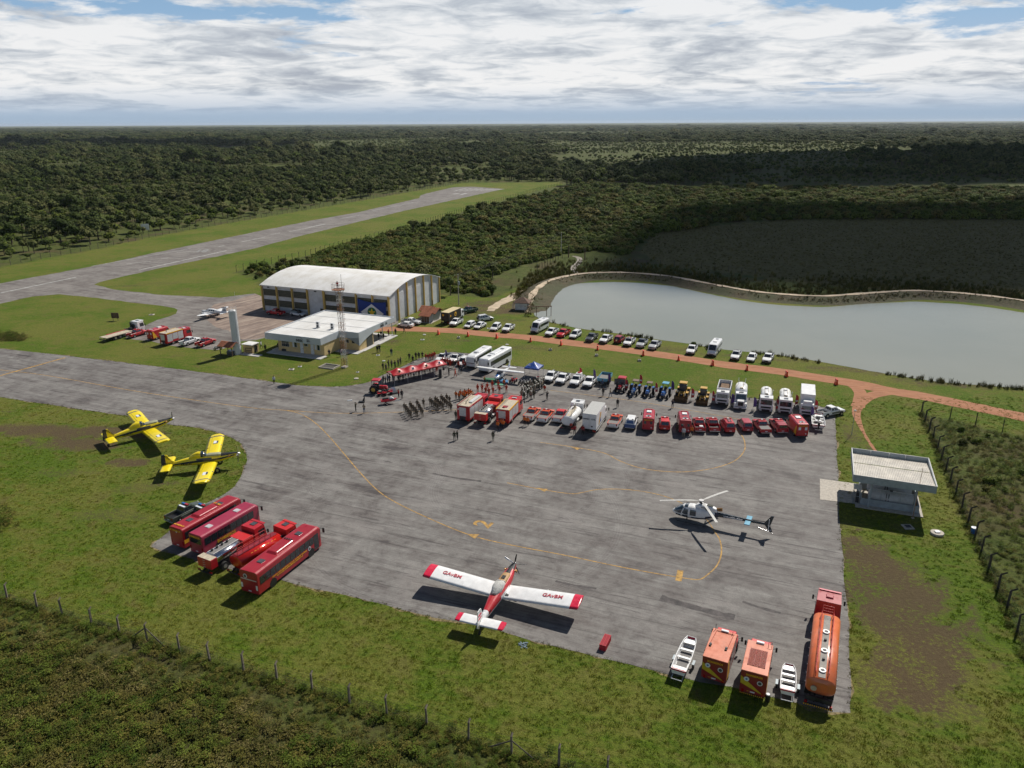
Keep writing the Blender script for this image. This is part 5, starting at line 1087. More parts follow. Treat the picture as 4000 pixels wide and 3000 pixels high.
def mk_hood_tanker():
    r = empty('tanker_truck'); L = 8.6; h = L/2; W = 1.15; chassis(r,-h+.2,h-.4,(-h+1.9,h-1.1),W,.52,(-h+1.9,))
    F = frus((h-3.2,h-1.5,W*.95,1.5),(h-3.15,h-1.85,W*.86,2.65)); mb = MB().box(h-3.2,h-1.5,-W*.95,W*.95,.8,1.5,WHITE); frus_mesh(mb,F,WHITE); mb.obj('cab',r,.05,2)
    MB().box(h-1.5,h-.05,-.72,.72,.75,1.75,WHITE,0,.12,0,.1).obj('hood',r,.05); 
    for s in (1,-1): MB().box(h-1.75,h-.2,s*.93-.24,s*.93+.24,.65,1.25,WHITE,.15,.05).obj('fender',r,.05); MB().box(h-.2,h-.15,s*.9-.15,s*.9+.15,.8,1.0,LAMP).obj('headlight',r)
    MB().box(h-.08,h-.02,-.45,.45,.9,1.6,BLACK).obj('grille',r); MB().box(h-.1,h+.12,-W,W,.4,.68,WHITE).obj('bumper',r,.03); MB().box(h+.12,h+.14,-.25,.25,.45,.6,BLACK).obj('number_plate',r)
    fwin(r,F,'F',.06,.94,.1,.86,'windscreen')
    for s in 'LR': fwin(r,F,s,.3,.9,.1,.8,'side_window')
    MB().tankx(-h+.3,h-3.6,1.1,.85,1.95,WHITE,2.2,26).obj('tank',r); mirrors(r,h-1.9,W,1.9,True)
    for s in (-.5,.5): MB().tube((-h+1.5,s*1.1,2.7),(-h+1.2,s*1.3,3.9),.05,WHITE,n=5).obj('loading_arm',r)
    hand(r,[(-h+.5,.3,2.85),(h-3.8,.3,2.85)],BEIG,.05); MB().tube((h-4.4,0,2.75),(h-4.4,0,3.0),.3,BEIG,n=10).obj('hatch',r); MB().box(h-2.7,h-2.3,-.4,.4,2.64,2.75,DGREY).obj('roof_hatch',r); return r
def mk_dump():
    r = empty('dump_truck'); L = 7.6; h = L/2; W = 1.2; chassis(r,-h+.2,h-.4,(-h+1.2,-h+2.4,h-1.1),W,.5,(-h+1.2,-h+2.4)); cab(r,h,WHITE,W,2.7,1.7); x1 = h-1.95; S_ = mat('sand_load',(.20,.13,.08),.95,var=.3,bump=1)
    mb = MB(); mb.box(-h,x1,-1.2,-1.1,1.0,2.75,WHITE).box(-h,x1,1.1,1.2,1.0,2.75,WHITE).box(x1-.1,x1,-1.1,1.1,1.0,3.0,WHITE).box(-h,-h+.1,-1.1,1.1,1.0,2.75,WHITE).box(-h+.1,x1-.1,-1.1,1.1,1.0,1.15,WHITE)
    for k in range(5): mb.box(-h+.4+k*1.1,-h+.5+k*1.1,-1.26,-1.2,1.0,2.7,WHITE).box(-h+.4+k*1.1,-h+.5+k*1.1,1.2,1.26,1.0,2.7,WHITE)
    mb.obj('tipper_body',r,.01); MB().box(-h+.1,x1-.1,-1.1,1.1,1.15,2.2,S_,.4,.4).obj('load',r); underrun(r,-h,W); return r
def mk_flatbed():
    r = empty('flatbed_truck'); L = 11.0; h = L/2; W = 1.25; chassis(r,-h+.2,h-.4,(-h+2.3,-h+3.6,h-1.2),W,.5,(-h+2.3,-h+3.6)); cab(r,h,WHITE,W*.97,3.0,2.1,vis=True)
    MB().box(-h-.2,h-2.6,-W,W,1.0,1.15,BEIG).obj('deck',r); MB().box(-h+1.6,h-2.8,W-.15,W,1.15,1.3,RED).obj('side_rail',r); MB().tube((h-2.45,.1,1.9),(h-2.2,.1,1.9),.5,RUB,n=14).obj('spare_wheel',r); MB().box(h-2.55,h-2.3,.6,1.0,.9,2.8,DKST).obj('air_stack',r)
    MB().box(-h-.5,-h-.2,-1.1,1.1,.55,.7,DKST).obj('rear_bar',r); MB().box(h-3.4,h-2.7,-.6,.6,1.15,1.7,DKST).tube((h-3.2,.4,1.5),(h-4.4,.9,1.6),.08,DKST,n=5).obj('winch',r); return r
def mk_big_tanker():
    r = empty('tanker_truck'); L = 15.3; h = L/2; W = 1.28; OT = paint('orange_tank',(0.66,0.15,0.045),.3)
    chassis(r,-h+.3,h-.4,(-h+2.2,-h+3.5,h-3.2,h-1.3),W,.5,(-h+2.2,-h+3.5)); cab(r,h,CRIM,W*.98,3.05,2.35,vis=True,hatch=False); x1 = h-4.1
    MB().box(h-1.6,h-.9,-.4,.35,3.03,3.2,CRIM,.1,.05).obj('roof_pod',r,.03); MB().box(h-.3,h-.1,-W*.8,W*.8,3.06,3.16,mat('pink_visor',(.6,.12,.15),.4)).obj('visor_bar',r)
    MB().tankx(-h+.9,x1,1.28,.88,2.0,OT,2.9,32,.5).obj('tank',r)
    MB().box(-h+1.0,x1-.4,-.3,.3,2.87,2.92,CANV if False else mat('walkway_grey',(.30,.28,.25),.8,var=.2)).obj('walkway',r)
    for k,x in enumerate((-h+1.9,-h+4.9,-h+7.9)): MB().tube((x,0,2.92),(x,0,3.05),.3,ALU,n=18).tube((x,0,3.05),(x,0,3.06),.2,DKST,n=14).obj('manhole',r)
    for x in (-h+3.6,-h+6.6): MB().tube((x,0,2.92),(x,0,3.12),.13,DKST,n=10).obj('vent',r)
    for s in (-.5,.5):
        mb = MB(); x = -h+1.2
        while x < x1-.3: mb.tube((x,s,2.85),(x,s*1.12,3.35),.025,SCAR,n=4); x += 1.15
        mb.path([(-h+1.2,s*1.12,3.35),(x1-.4,s*1.12,3.35),(x1-.2,s*1.0,3.9)],.028,SCAR,4); mb.path([(-h+1.2,s*1.05,3.1),(x1-.4,s*1.05,3.1)],.022,SCAR,4); mb.obj('handrail',r)
    mb = MB()
    for k in range(4): mb.tube((x1-.2-k*.02,-.5,3.9-k*.3),(x1-.2-k*.02,.5,3.9-k*.3),.025,SCAR,n=4)
    for s in (-.5,.5): mb.tube((x1-.2,s,3.9),(x1+.05,s,2.6),.028,SCAR,n=4)
    mb.obj('front_ladder',r)
    MB().tube((-h+.60,.55,1.9),(-h+.52,.55,1.9),.26,BEIG,n=16).obj('emblem',r); MB().box(-h+.3,-h+.55,-1.1,1.1,.7,1.15,DKST).box(-h+.25,-h+.4,-.3,.3,.75,1.2,BLACK).obj('rear_panel',r)
    MB().box(-h-.05,-h+.1,-1.25,1.25,.42,.6,DKST).obj('rear_bar',r)
    mb = MB()
    for k in range(14): mb.box(-h-.058,-h-.05,-1.2+k*.18,-1.12+k*.18,.44,.58,LETY)
    mb.obj('hazard_stripes',r)
    for s in (1,-1): MB().box(-h-.02,-h+.2,s*1.05-.12,s*1.05+.12,.64,.78,TAIL).obj('tail_light',r)
    for s in (1,-1):
        for k in range(7): MB().ball((-h+1.2+k*1.25,s*1.3,1.95),.06,PLAQ,6,4).obj('marker_lamp',r)
    return r
def mk_office_truck(kind):
    def f():
        r = empty('command_truck'); L = 7.2; h = L/2; W = 1.15; H = 2.95; chassis(r,-h+.3,h-.3,(-h+1.6,h-1.0),W,.45,(-h+1.6,)); OR = paint('orange_roof',(0.60,0.16,0.07),.22)
        # cabin body: red-brown sides under an orange roof
        MB().box(-h,h-2.6,-W,W,.6,H-.05,MAROON).obj('body',r,.02); MB().box(-h-.01,h-2.6+.01,-W-.01,W+.01,H-.05,H+.02,OR).obj('roof',r,.03)
        for s in (1,-1): MB().slab([(-h+.3,s*(W+.012),.7),(-h+1.6,s*(W+.012),.7),(-h+.9,s*(W+.012),2.6),(-h+.3,s*(W+.012),2.6)][::-s],.008,LETY).obj('stripe',r); MB().box(-h+1.8,-h+3.2,s*W-.005,s*W+.015,1.4,2.2,GLASS).obj('side_window',r)
        F = frus((h-2.6,h-.9,W*.9,1.35),(h-2.6,h-1.4,W*.8,2.35)); mb = MB().box(h-2.6,h-.9,-W*.92,W*.92,.6,1.35,SCAR).box(h-.9,h,-W*.85,W*.85,.6,1.25,SCAR,0,.05,0,.3); frus_mesh(mb,F,SCAR); mb.obj('cab',r,.04)
        fwin(r,F,'F',.06,.94,.1,.9,'windscreen')
        for sd in 'LR': fwin(r,F,sd,.3,.92,.1,.85,'side_window')
        mirrors(r,h-1.2,W,1.5,True); lights(r,h-.05,-h,.8,.95,.8); MB().box(h-2.9,h-2.62,-.35,.35,H-.1,H+.18,WHITE).obj('air_conditioner',r,.02)
        x = -h-.012
        MB().slab([(x-.003,W*.98,2.35),(x-.003,W*.98,1.55),(x-.003,-W*.9,.72),(x-.003,-W*.5,1.05)],.01,mat('stripe_yellow',(.55,.40,.02),.5)).obj('stripe',r)
        text(r,'BOMBEIROS',.27,LETY,(x-.02,-.02,2.58),(0,-1,0),(0,0,1),'lettering')
        for y,z in ((.62,2.1),(-.55,1.95)):
            e = MB().tube((x-.02,y,z),(x,y,z),.24,PLAQ,n=20).obj('emblem',r); MB().tube((x-.03,y,z),(x-.02,y,z),.17 if y < 0 else .1,DGREY if y < 0 else BLUE,n=14).obj('crest',e)
        plate(r,-h,.8); text(r,'ABS 01' if kind else 'ACO 02',.1,LETY,(x-.02,.35,.85),(0,-1,0),(0,0,1),'lettering')
        if kind == 0:
            hand(r,[(-h+1.9,.95,H+.05),(h-2.95,.75,H+.07),(h-2.95,-.85,H+.07),(-h+1.9,-.7,H+.05)],mat('conduit',(.4,.08,.04),.6),.03,'conduit')
            for y in (.85,-.62): MB().tube((-h+1.9,y,H+.02),(-h+1.9,y,H+.2),.12,BLACK,n=8).box(-h+1.65,-h+1.85,y-.1,y+.1,H+.02,H+.14,BLACK).obj('roof_vent',r)
            MB().tube((h-2.8,.9,H),(h-2.75,.9,H+.65),.025,BLACK,n=4).obj('antenna',r); hand(r,[(h-2.9,-.75,H+.02),(h-2.9,-.75,H+.35),(h-2.65,-.75,H+.3),(h-2.65,-1.0,H+.3)],SCAR,.025,'bracket')
        else:
            GR = mat('grating_red',(.30,.04,.025),.6)
            mb = MB(); x0,x1 = -h+.95,-h+3.3
            for k in range(13): xx = x0+(x1-x0)*k/12; mb.box(xx-.03,xx+.03,-.78,.72,H+.06,H+.1,GR)
            for y in (-.78,-.28,.22,.72): mb.box(x0-.03,x1+.03,y-.025,y+.025,H+.02,H+.12,GR)
            mb.obj('roof_grating',r); hand(r,[(h-3.3,-.75,H+.05),(h-2.9,-.75,H+.5),(h-2.9,-1.05,H+.5),(h-3.3,-1.05,H+.05)],SCAR,.025,'bracket')
            mb = MB()
            for k in range(13): mb.box(-h-.09,-h-.05,-1.05+k*.17,-.96+k*.17,.5,.58,LETY)
            MB().box(-h-.05,-h,-1.1,1.1,.48,.6,BLACK).obj('bumper',r); mb.obj('hazard_stripes',r)
        wheels(r,(),1)
        return r
    return f
def mk_boat(trailer=True,motor=False,L=5.2,W=.75,hull=WHITE,inner=ALU,stripe=mat('boat_red',(.5,.02,.05),.4),big=False):
    def f():
        r = empty('boat_on_trailer'); h = L/2; z0 = .62
        xs = [-h,-h*.3,h*.35,h*.75,h]; ws = [W,W*1.04,W*.98,W*.84,W*.58]; zb = [z0,z0,z0,z0+.08,z0+.28]
        rings = []
        for x,w,z in zip(xs,ws,zb): rings.append([(x,-w*.8,z),(x,w*.8,z),(x,w,z0+.55),(x,w-.05,z0+.56),(x,w*.76-.02,z+.06),(x,-w*.76+.02,z+.06),(x,-w+.05,z0+.56),(x,-w,z0+.55)])
        b = MB(); b.loft(rings,hull,smooth=False); b.box(-h+.05,h*.7,-W*.7,W*.7,z0+.07,z0+.10,CANV); b.slab([(-h-.01,-W*.8,z0),(-h-.01,W*.8,z0),(-h-.01,W,z0+.55),(-h-.01,-W,z0+.55)][::-1],.04,hull); b.slab([(h+.01,-W*.45,z0+.3),(h+.01,W*.45,z0+.3),(h+.01,W*.58,z0+.55),(h+.01,-W*.58,z0+.55)],.04,stripe); b.obj('hull',r)
        for k,(x,d) in enumerate(((-h+.45,.7),(-h*.18,.3),(h*.28,.3),(h*.74,.55))):
            if x > 0.5*h: MB().box(x-d*.6,x+d*.6,-W*.78,W*.78,z0+.4,z0+.47,inner,0,.03).obj('bow_deck',r)
            else: MB().box(x-d*.42,x+d*.42,-W*.86,W*.86,z0+.30,z0+.38,inner).obj('bench',r)
        MB().box(-h-.03,-h+.15,-W*.98,W*.98,z0+.38,z0+.52,stripe).obj('transom',r)
        mb = MB()
        for s in (1,-1): mb.path([(x,s*w,z0+.57) for x,w in zip(xs,ws)],.035,WHITE,5)
        mb.tube((h,-W*.58,z0+.57),(h,W*.58,z0+.57),.035,WHITE,n=5); mb.obj('gunwale',r)
        if trailer:
            mb = MB(); 
            for s in (1,-1): mb.path([(-h-.6,s*.5,.48),(h*.3,s*.5,.5),(h+.8,0,.5)],.045,GALV,5)
            mb.tube((-h-.6,-.5,.48),(-h-.6,.5,.48),.045,WHITE,n=5); mb.tube((-.4,-.9,.4),(-.4,.9,.4),.05,GALV,n=5)
            for x in (-h*.8,0,h*.4): mb.tube((x,-.5,.5),(x,.5,.5),.035,GALV,n=5)
            mb.tube((h+.8,0,.5),(h+.8,0,0),.03,GALV,n=5); mb.obj('trailer_frame',r)
            for s in (1,-1): wheel(r,-.4,s*.95,.3,.18); MB().box(-.75,-.05,s*.95-.12,s*.95+.12,.62,.66,GALV).obj('mudguard',r)
        if motor: MB().box(-h-.45,-h+.0,-.2,.2,z0+.5,z0+1.05,BLACK,.06,.05).box(-h-.3,-h-.1,-.08,.08,z0-.3,z0+.5,BLACK).obj('outboard_motor',r,.03)
        if big:
            MB().box(h*.0,h*.25,-.35,.35,z0+.4,z0+.95,DGREY,.05,.05).obj('console',r,.02)
            for y in (-.3,.3): MB().box(-h*.4,-h*.15,y-.2,y+.2,z0+.4,z0+.62,WHITE).obj('seat',r,.02)
        return r
    return f
# farm machines ----------------------------------------------------
def mk_tractor(col=BLUE,roofc=None,cabin=False):
    def f():
        r = empty('tractor'); MB().box(.3,1.9,-.33,.33,.85,1.45,col,0,.05,0,.12).obj('hood',r,.05); MB().box(1.7,1.8,-.28,.28,.9,1.3,BLACK).obj('grille',r); MB().box(-1.0,1.7,-.25,.25,.55,.88,DKST).box(1.8,2.1,-.3,.3,.5,.8,DKST).obj('chassis',r,.02)
        for s in (1,-1): wheel(r,-.7,s*.85,.82,.45,CAT if col is not BLUE else WHITE); wheel(r,1.35,s*.8,.5,.3,WHITE); MB().box(-1.2,-.2,s*.72-.2,s*.72+.2,1.55,1.62,col,.1,0).obj('fender',r)
        MB().box(-.75,-.25,-.25,.25,1.15,1.3,BLACK).box(-.8,-.7,-.25,.25,1.3,1.75,BLACK).obj('seat',r,.02); MB().tube((.2,0,1.5),(0,0,1.7),.18,BLACK,n=10).obj('steering_wheel',r)
        if cabin:
            mb = MB()
            for x in (-1.0,.35):
                for s in (1,-1): mb.box(x-.04,x+.04,s*.7-.04,s*.7+.04,1.1,2.5,BLACK)
            mb.obj('frame',r); MB().box(.36,.38,-.66,.66,1.3,2.45,GLASS2).obj('windscreen',r); MB().box(-1.15,.5,-.8,.8,2.5,2.7,roofc or col,.08,.08).obj('roof',r,.04)
            for s in (1,-1): MB().slab([(.35,s*.75,1.2),(.55,s*1.35,1.2),(.55,s*1.35,2.45),(.35,s*.75,2.45)],.02,GLASS2).obj('door',r)
        else:
            mb = MB()
            for x in (-.9,): 
                for s in (1,-1): mb.tube((x,s*.55,1.2),(x+.1,s*.5,2.5),.04,BLACK,n=5)
            for s in (1,-1): mb.tube((-.0,s*.5,1.3),(.0,s*.5,2.5),.03,BLACK,n=5)
            mb.obj('frame',r); MB().box(-1.1,.25,-.62,.62,2.5,2.62,roofc or col,.06,.06).obj('roof',r,.03)
        MB().tube((.9,.3,1.4),(.9,.3,2.1),.04,BLACK,n=6).obj('exhaust',r); 
        for s in (1,-1): MB().box(1.82,1.86,s*.22-.07,s*.22+.07,1.15,1.25,LAMP).obj('headlight',r)
        return r
    return f
def mk_loader():
    r = empty('wheel_loader'); BK = mat('bucket_brown',(.16,.10,.04),.6,.3,.3,dirt=.4)
    MB().box(-2.4,-.8,-.6,.6,.9,1.75,CAT,.1,.08).obj('engine_cover',r,.04); MB().box(-2.4,1.4,-.4,.4,.6,.95,DKST).obj('chassis',r)
    for x in (-1.5,1.1):
        for s in (1,-1): wheel(r,x,s*.95,.68,.45,CAT); MB().box(x-.6,x+.5,s*.95-.25,s*.95+.25,1.42,1.5,CAT,.1,0).obj('fender',r)
    mb = MB()
    for x,t in ((-.75,.08),(.35,-.1)):
        for s in (1,-1): mb.box(x-.04,x+.04,s*.62-.04,s*.62+.04,1.1,2.85,BLACK)
    mb.obj('cab_frame',r); MB().box(-.7,.3,-.6,.6,1.3,2.8,GLASS2).obj('cab_glass',r); MB().box(-.9,.55,-.75,.75,2.85,3.02,CAT,.06,.06).obj('roof',r,.04); MB().box(-.75,.35,-.64,.64,.95,1.3,CAT).obj('cab_base',r,.02)
    mb = MB()
    for s in (1,-1): mb.path([(.9,s*.42,1.5),(1.9,s*.45,1.35),(2.5,s*.48,.6)],.09,CAT,6)
    mb.tube((.9,0,1.0),(2.2,0,1.25),.07,STEEL,n=6); mb.tube((1.7,-.45,1.3),(1.7,.45,1.3),.08,CAT,n=6); mb.obj('loader_arm',r)
    prof = [(2.55,.05),(3.35,.05),(2.62,.25),(2.5,.7),(2.85,1.15),(2.4,.95),(2.35,.35)]; k = len(prof); w = 1.2
    MB().add([(x,-w,z) for x,z in prof]+[(x,w,z) for x,z in prof],[tuple(range(k-1,-1,-1)),tuple(range(k,2*k))]+[(i,(i+1) % k,k+(i+1) % k,k+i) for i in range(k)],BK).obj('bucket',r)
    for s in (1,-1): MB().slab([(2.55,s*1.2,.05),(3.35,s*1.2,.05),(2.85,s*1.2,1.15),(2.4,s*1.2,.95)],.05,BK).obj('bucket_side',r); MB().box(.3,.4,s*.75-.1,s*.75+.1,2.5,2.65,LAMP).obj('headlight',r)
    return r
def mk_cart():
    r = empty('farm_trailer'); MB().box(-2.2,2.0,-1.05,1.05,.85,.95,DKST).box(-2.2,2.0,-1.1,-1.03,.95,1.6,LBLUE).box(-2.2,2.0,1.03,1.1,.95,1.6,LBLUE).box(-2.25,-2.18,-1.1,1.1,.95,1.6,LBLUE).box(1.95,2.02,-1.1,1.1,.95,1.6,LBLUE).obj('body',r,.01); MB().box(-1.0,1.9,-1.0,1.0,.95,1.35,CANV).obj('load',r)
    wheels(r,(-.9,.4),.95,.4,.25); MB().tube((2,-.4,.75),(3.2,0,.55),.05,DKST,n=5).tube((2,.4,.75),(3.2,0,.55),.05,DKST,n=5).obj('drawbar',r); return r
def mk_motorbike(col=BLACK):
    def f():
        r = empty('motorcycle')
        for x in (-.68,.68): MB().tube((x,-.06,.32),(x,.06,.32),.32,RUB,n=16).tube((x,-.065,.32),(x,.065,.32),.2,STEEL,n=12).obj('wheel',r)
        MB().box(-.35,.35,-.13,.13,.35,.62,DKST).box(-.1,.38,-.15,.15,.68,.92,col,.05,.03).obj('body',r,.03); MB().box(-.75,-.1,-.13,.13,.76,.86,BLACK,.03,.02).obj('seat',r,.02); MB().path([(.68,0,.35),(.42,0,1.0),(.3,.36,1.08)],.025,STEEL,5).tube((.42,0,1.0),(.3,-.36,1.08),.025,STEEL,n=5).obj('handlebar',r)
        MB().ball((.56,0,.88),.11,LAMP,8,5).obj('headlight',r); MB().tube((-.7,-.17,.42),(.0,-.17,.3),.05,STEEL,n=6).obj('exhaust',r); MB().box(-.95,-.45,-.1,.1,.6,.68,col).obj('fender',r); return r
    return f
def mk_quad():
    r = empty('quad_bike'); QR = RED
    for x in (-.6,.6):
        for s in (1,-1): MB().tube((x,s*.38,.28),(x,s*.6,.28),.28,RUB,n=12).obj('wheel',r); MB().box(x-.32,x+.32,s*.45-.17,s*.45+.17,.6,.67,QR,.08,.02).obj('fender',r)
    MB().box(-.6,.7,-.2,.2,.35,.7,QR,.1,.04).obj('body',r,.03); MB().box(-.6,.1,-.17,.17,.7,.84,BLACK,.05,.03).obj('seat',r,.02); MB().path([(.4,-.4,1.0),(.45,0,.95),(.4,.4,1.0)],.025,BLACK,5).tube((.45,0,.95),(.55,0,.6),.03,BLACK,n=5).obj('handlebar',r)
    mb = MB()
    for k in range(5): mb.tube((.55+k*.1,-.3,.72),(.55+k*.1,.3,.72),.015,BLACK,n=4); mb.tube((-.9+k*.1,-.3,.72),(-.9+k*.1,.3,.72),.015,BLACK,n=4)
    mb.obj('rack',r); return r
def mk_jetski():
    r = empty('jet_ski_on_trailer'); rings = []
    for x,w,z0,z1 in ((-1.4,.5,.55,.95),(-.4,.56,.5,1.0),(.6,.5,.5,1.02),(1.2,.3,.6,1.0),(1.55,.08,.8,.95)): rings.append([(x,-w*.5,z0),(x,w*.5,z0),(x,w,z0+.2),(x,w*.7,z1),(x,-w*.7,z1),(x,-w,z0+.2)])
    MB().loft(rings,RED,smooth=False).obj('hull',r,.02); MB().box(-1.1,.1,-.2,.2,.98,1.25,BLACK,.08,.05).obj('seat',r,.03); MB().box(.2,1.1,-.32,.32,1.0,1.35,WHITE,.05,.12,.05,.45).obj('bow_cover',r,.03); MB().path([(.35,-.38,1.5),(.4,0,1.42),(.35,.38,1.5)],.03,BLACK,5).obj('handlebar',r)
    MB().path([(-1.6,-.4,.42),(.6,-.4,.42),(2.3,0,.42),(.6,.4,.42),(-1.6,.4,.42),(-1.6,-.4,.42)],.04,GALV,5).tube((-.4,-.75,.36),(-.4,.75,.36),.04,GALV,n=5).obj('trailer_frame',r)
    for s in (1,-1): wheel(r,-.4,s*.82,.26,.16)
    return r
# ------------------------------------------------------------------ aircraft
def airfoil(x0,x1,z,t=.12,n=6):
    """closed section from leading edge x1 to trailing edge x0 as (x,z) list"""
    up = []; lo = []; c = x1-x0
    for i in range(n+1):
        u = i/n; th = t*c*(1.4845*sqrt(u)-.63*u-1.758*u*u+1.4215*u**3-.5075*u**4)*2.0*.9
        up.append((x1-u*c,z+th*1.15)); lo.append((x1-u*c,z-th*.55))
    return up+lo[::-1][1:-1]
def wing(par,stations,name='wing',mats=None):
    """stations: (y, x_te, x_le, z, thick, mat index for span AFTER it)"""
    mb = MB()
    secs = [[(x,y,z_) for x,z_ in airfoil(a,b,z,t)] for y,a,b,z,t,m in stations]
    for i in range(len(secs)-1): mb.loft([secs[i],secs[i+1]],stations[i][5],caps=(i == 0 or i == len(secs)-2))
    return mb.obj(name,par)
def body_loft(secs,m,split=None,mb=None,n=14,zc=None):
    """secs: x, half width, z low, z high, superellipse"""
    rings = []
    for x,w,z0,z1 in secs:
        c = (z0+z1)/2; hgt = (z1-z0)/2
        rings.append([(x,w*(abs(cos(t))**.75)*(1 if cos(t) > 0 else -1),c+hgt*(abs(sin(t))**.8)*(1 if sin(t) > 0 else -1)) for t in [2*pi*(i+.5)/n for i in range(n)]])
    mb = mb or MB()
    if split is None: mb.loft(rings,m)
    else:
        vs = [p for r in rings for p in r]
        for k in range(len(rings)-1):
            for i in range(n):
                j = (i+1) % n; q = (k*n+i,k*n+j,(k+1)*n+j,(k+1)*n+i); cz = sum(vs[a][2] for a in q)/4; cx = sum(vs[a][0] for a in q)/4; cy = sum(vs[a][1] for a in q)/4
                mb.add([vs[a] for a in q],[(0,1,2,3)],split(cx,cy,cz,secs[k],i),True)
        mb.add(rings[0],[tuple(range(n-1,-1,-1))],m); mb.add(rings[-1],[tuple(range(n))],m)
    return mb
def prop(par,x,z,R_,nb,mats=(STEEL,BLACK),ang=.4,w=.13):
    h = MB().tube((x-.15,0,z),(x+.1,0,z),.17,STEEL,n=12).tube((x+.1,0,z),(x+.42,0,z),.17,STEEL,.03,12).obj('propeller_hub',par)
    for k in range(nb):
        a = ang+2*pi*k/nb; d = Vector((0,cos(a),sin(a))); s = Vector((0,-sin(a),cos(a)))
        p = Vector((x+.02,0,z)); t = Vector((.06,0,0))
        mb = MB(); r0,r1,r2 = p+d*.15,p+d*R_*.5,p+d*R_
        q = [[c+s*ww/2+t*.5,c-s*ww/2-t*.5,c-s*ww/2-t*.5-Vector((.02,0,0)),c+s*ww/2+t*.5-Vector((.02,0,0))] for c,ww in ((r0,w*.6),(r1,w*1.3),(r2,w*.8))]
        mb.loft([[tuple(v) for v in ring] for ring in q],mats[k % len(mats)],smooth=False); mb.obj('propeller_blade',par)
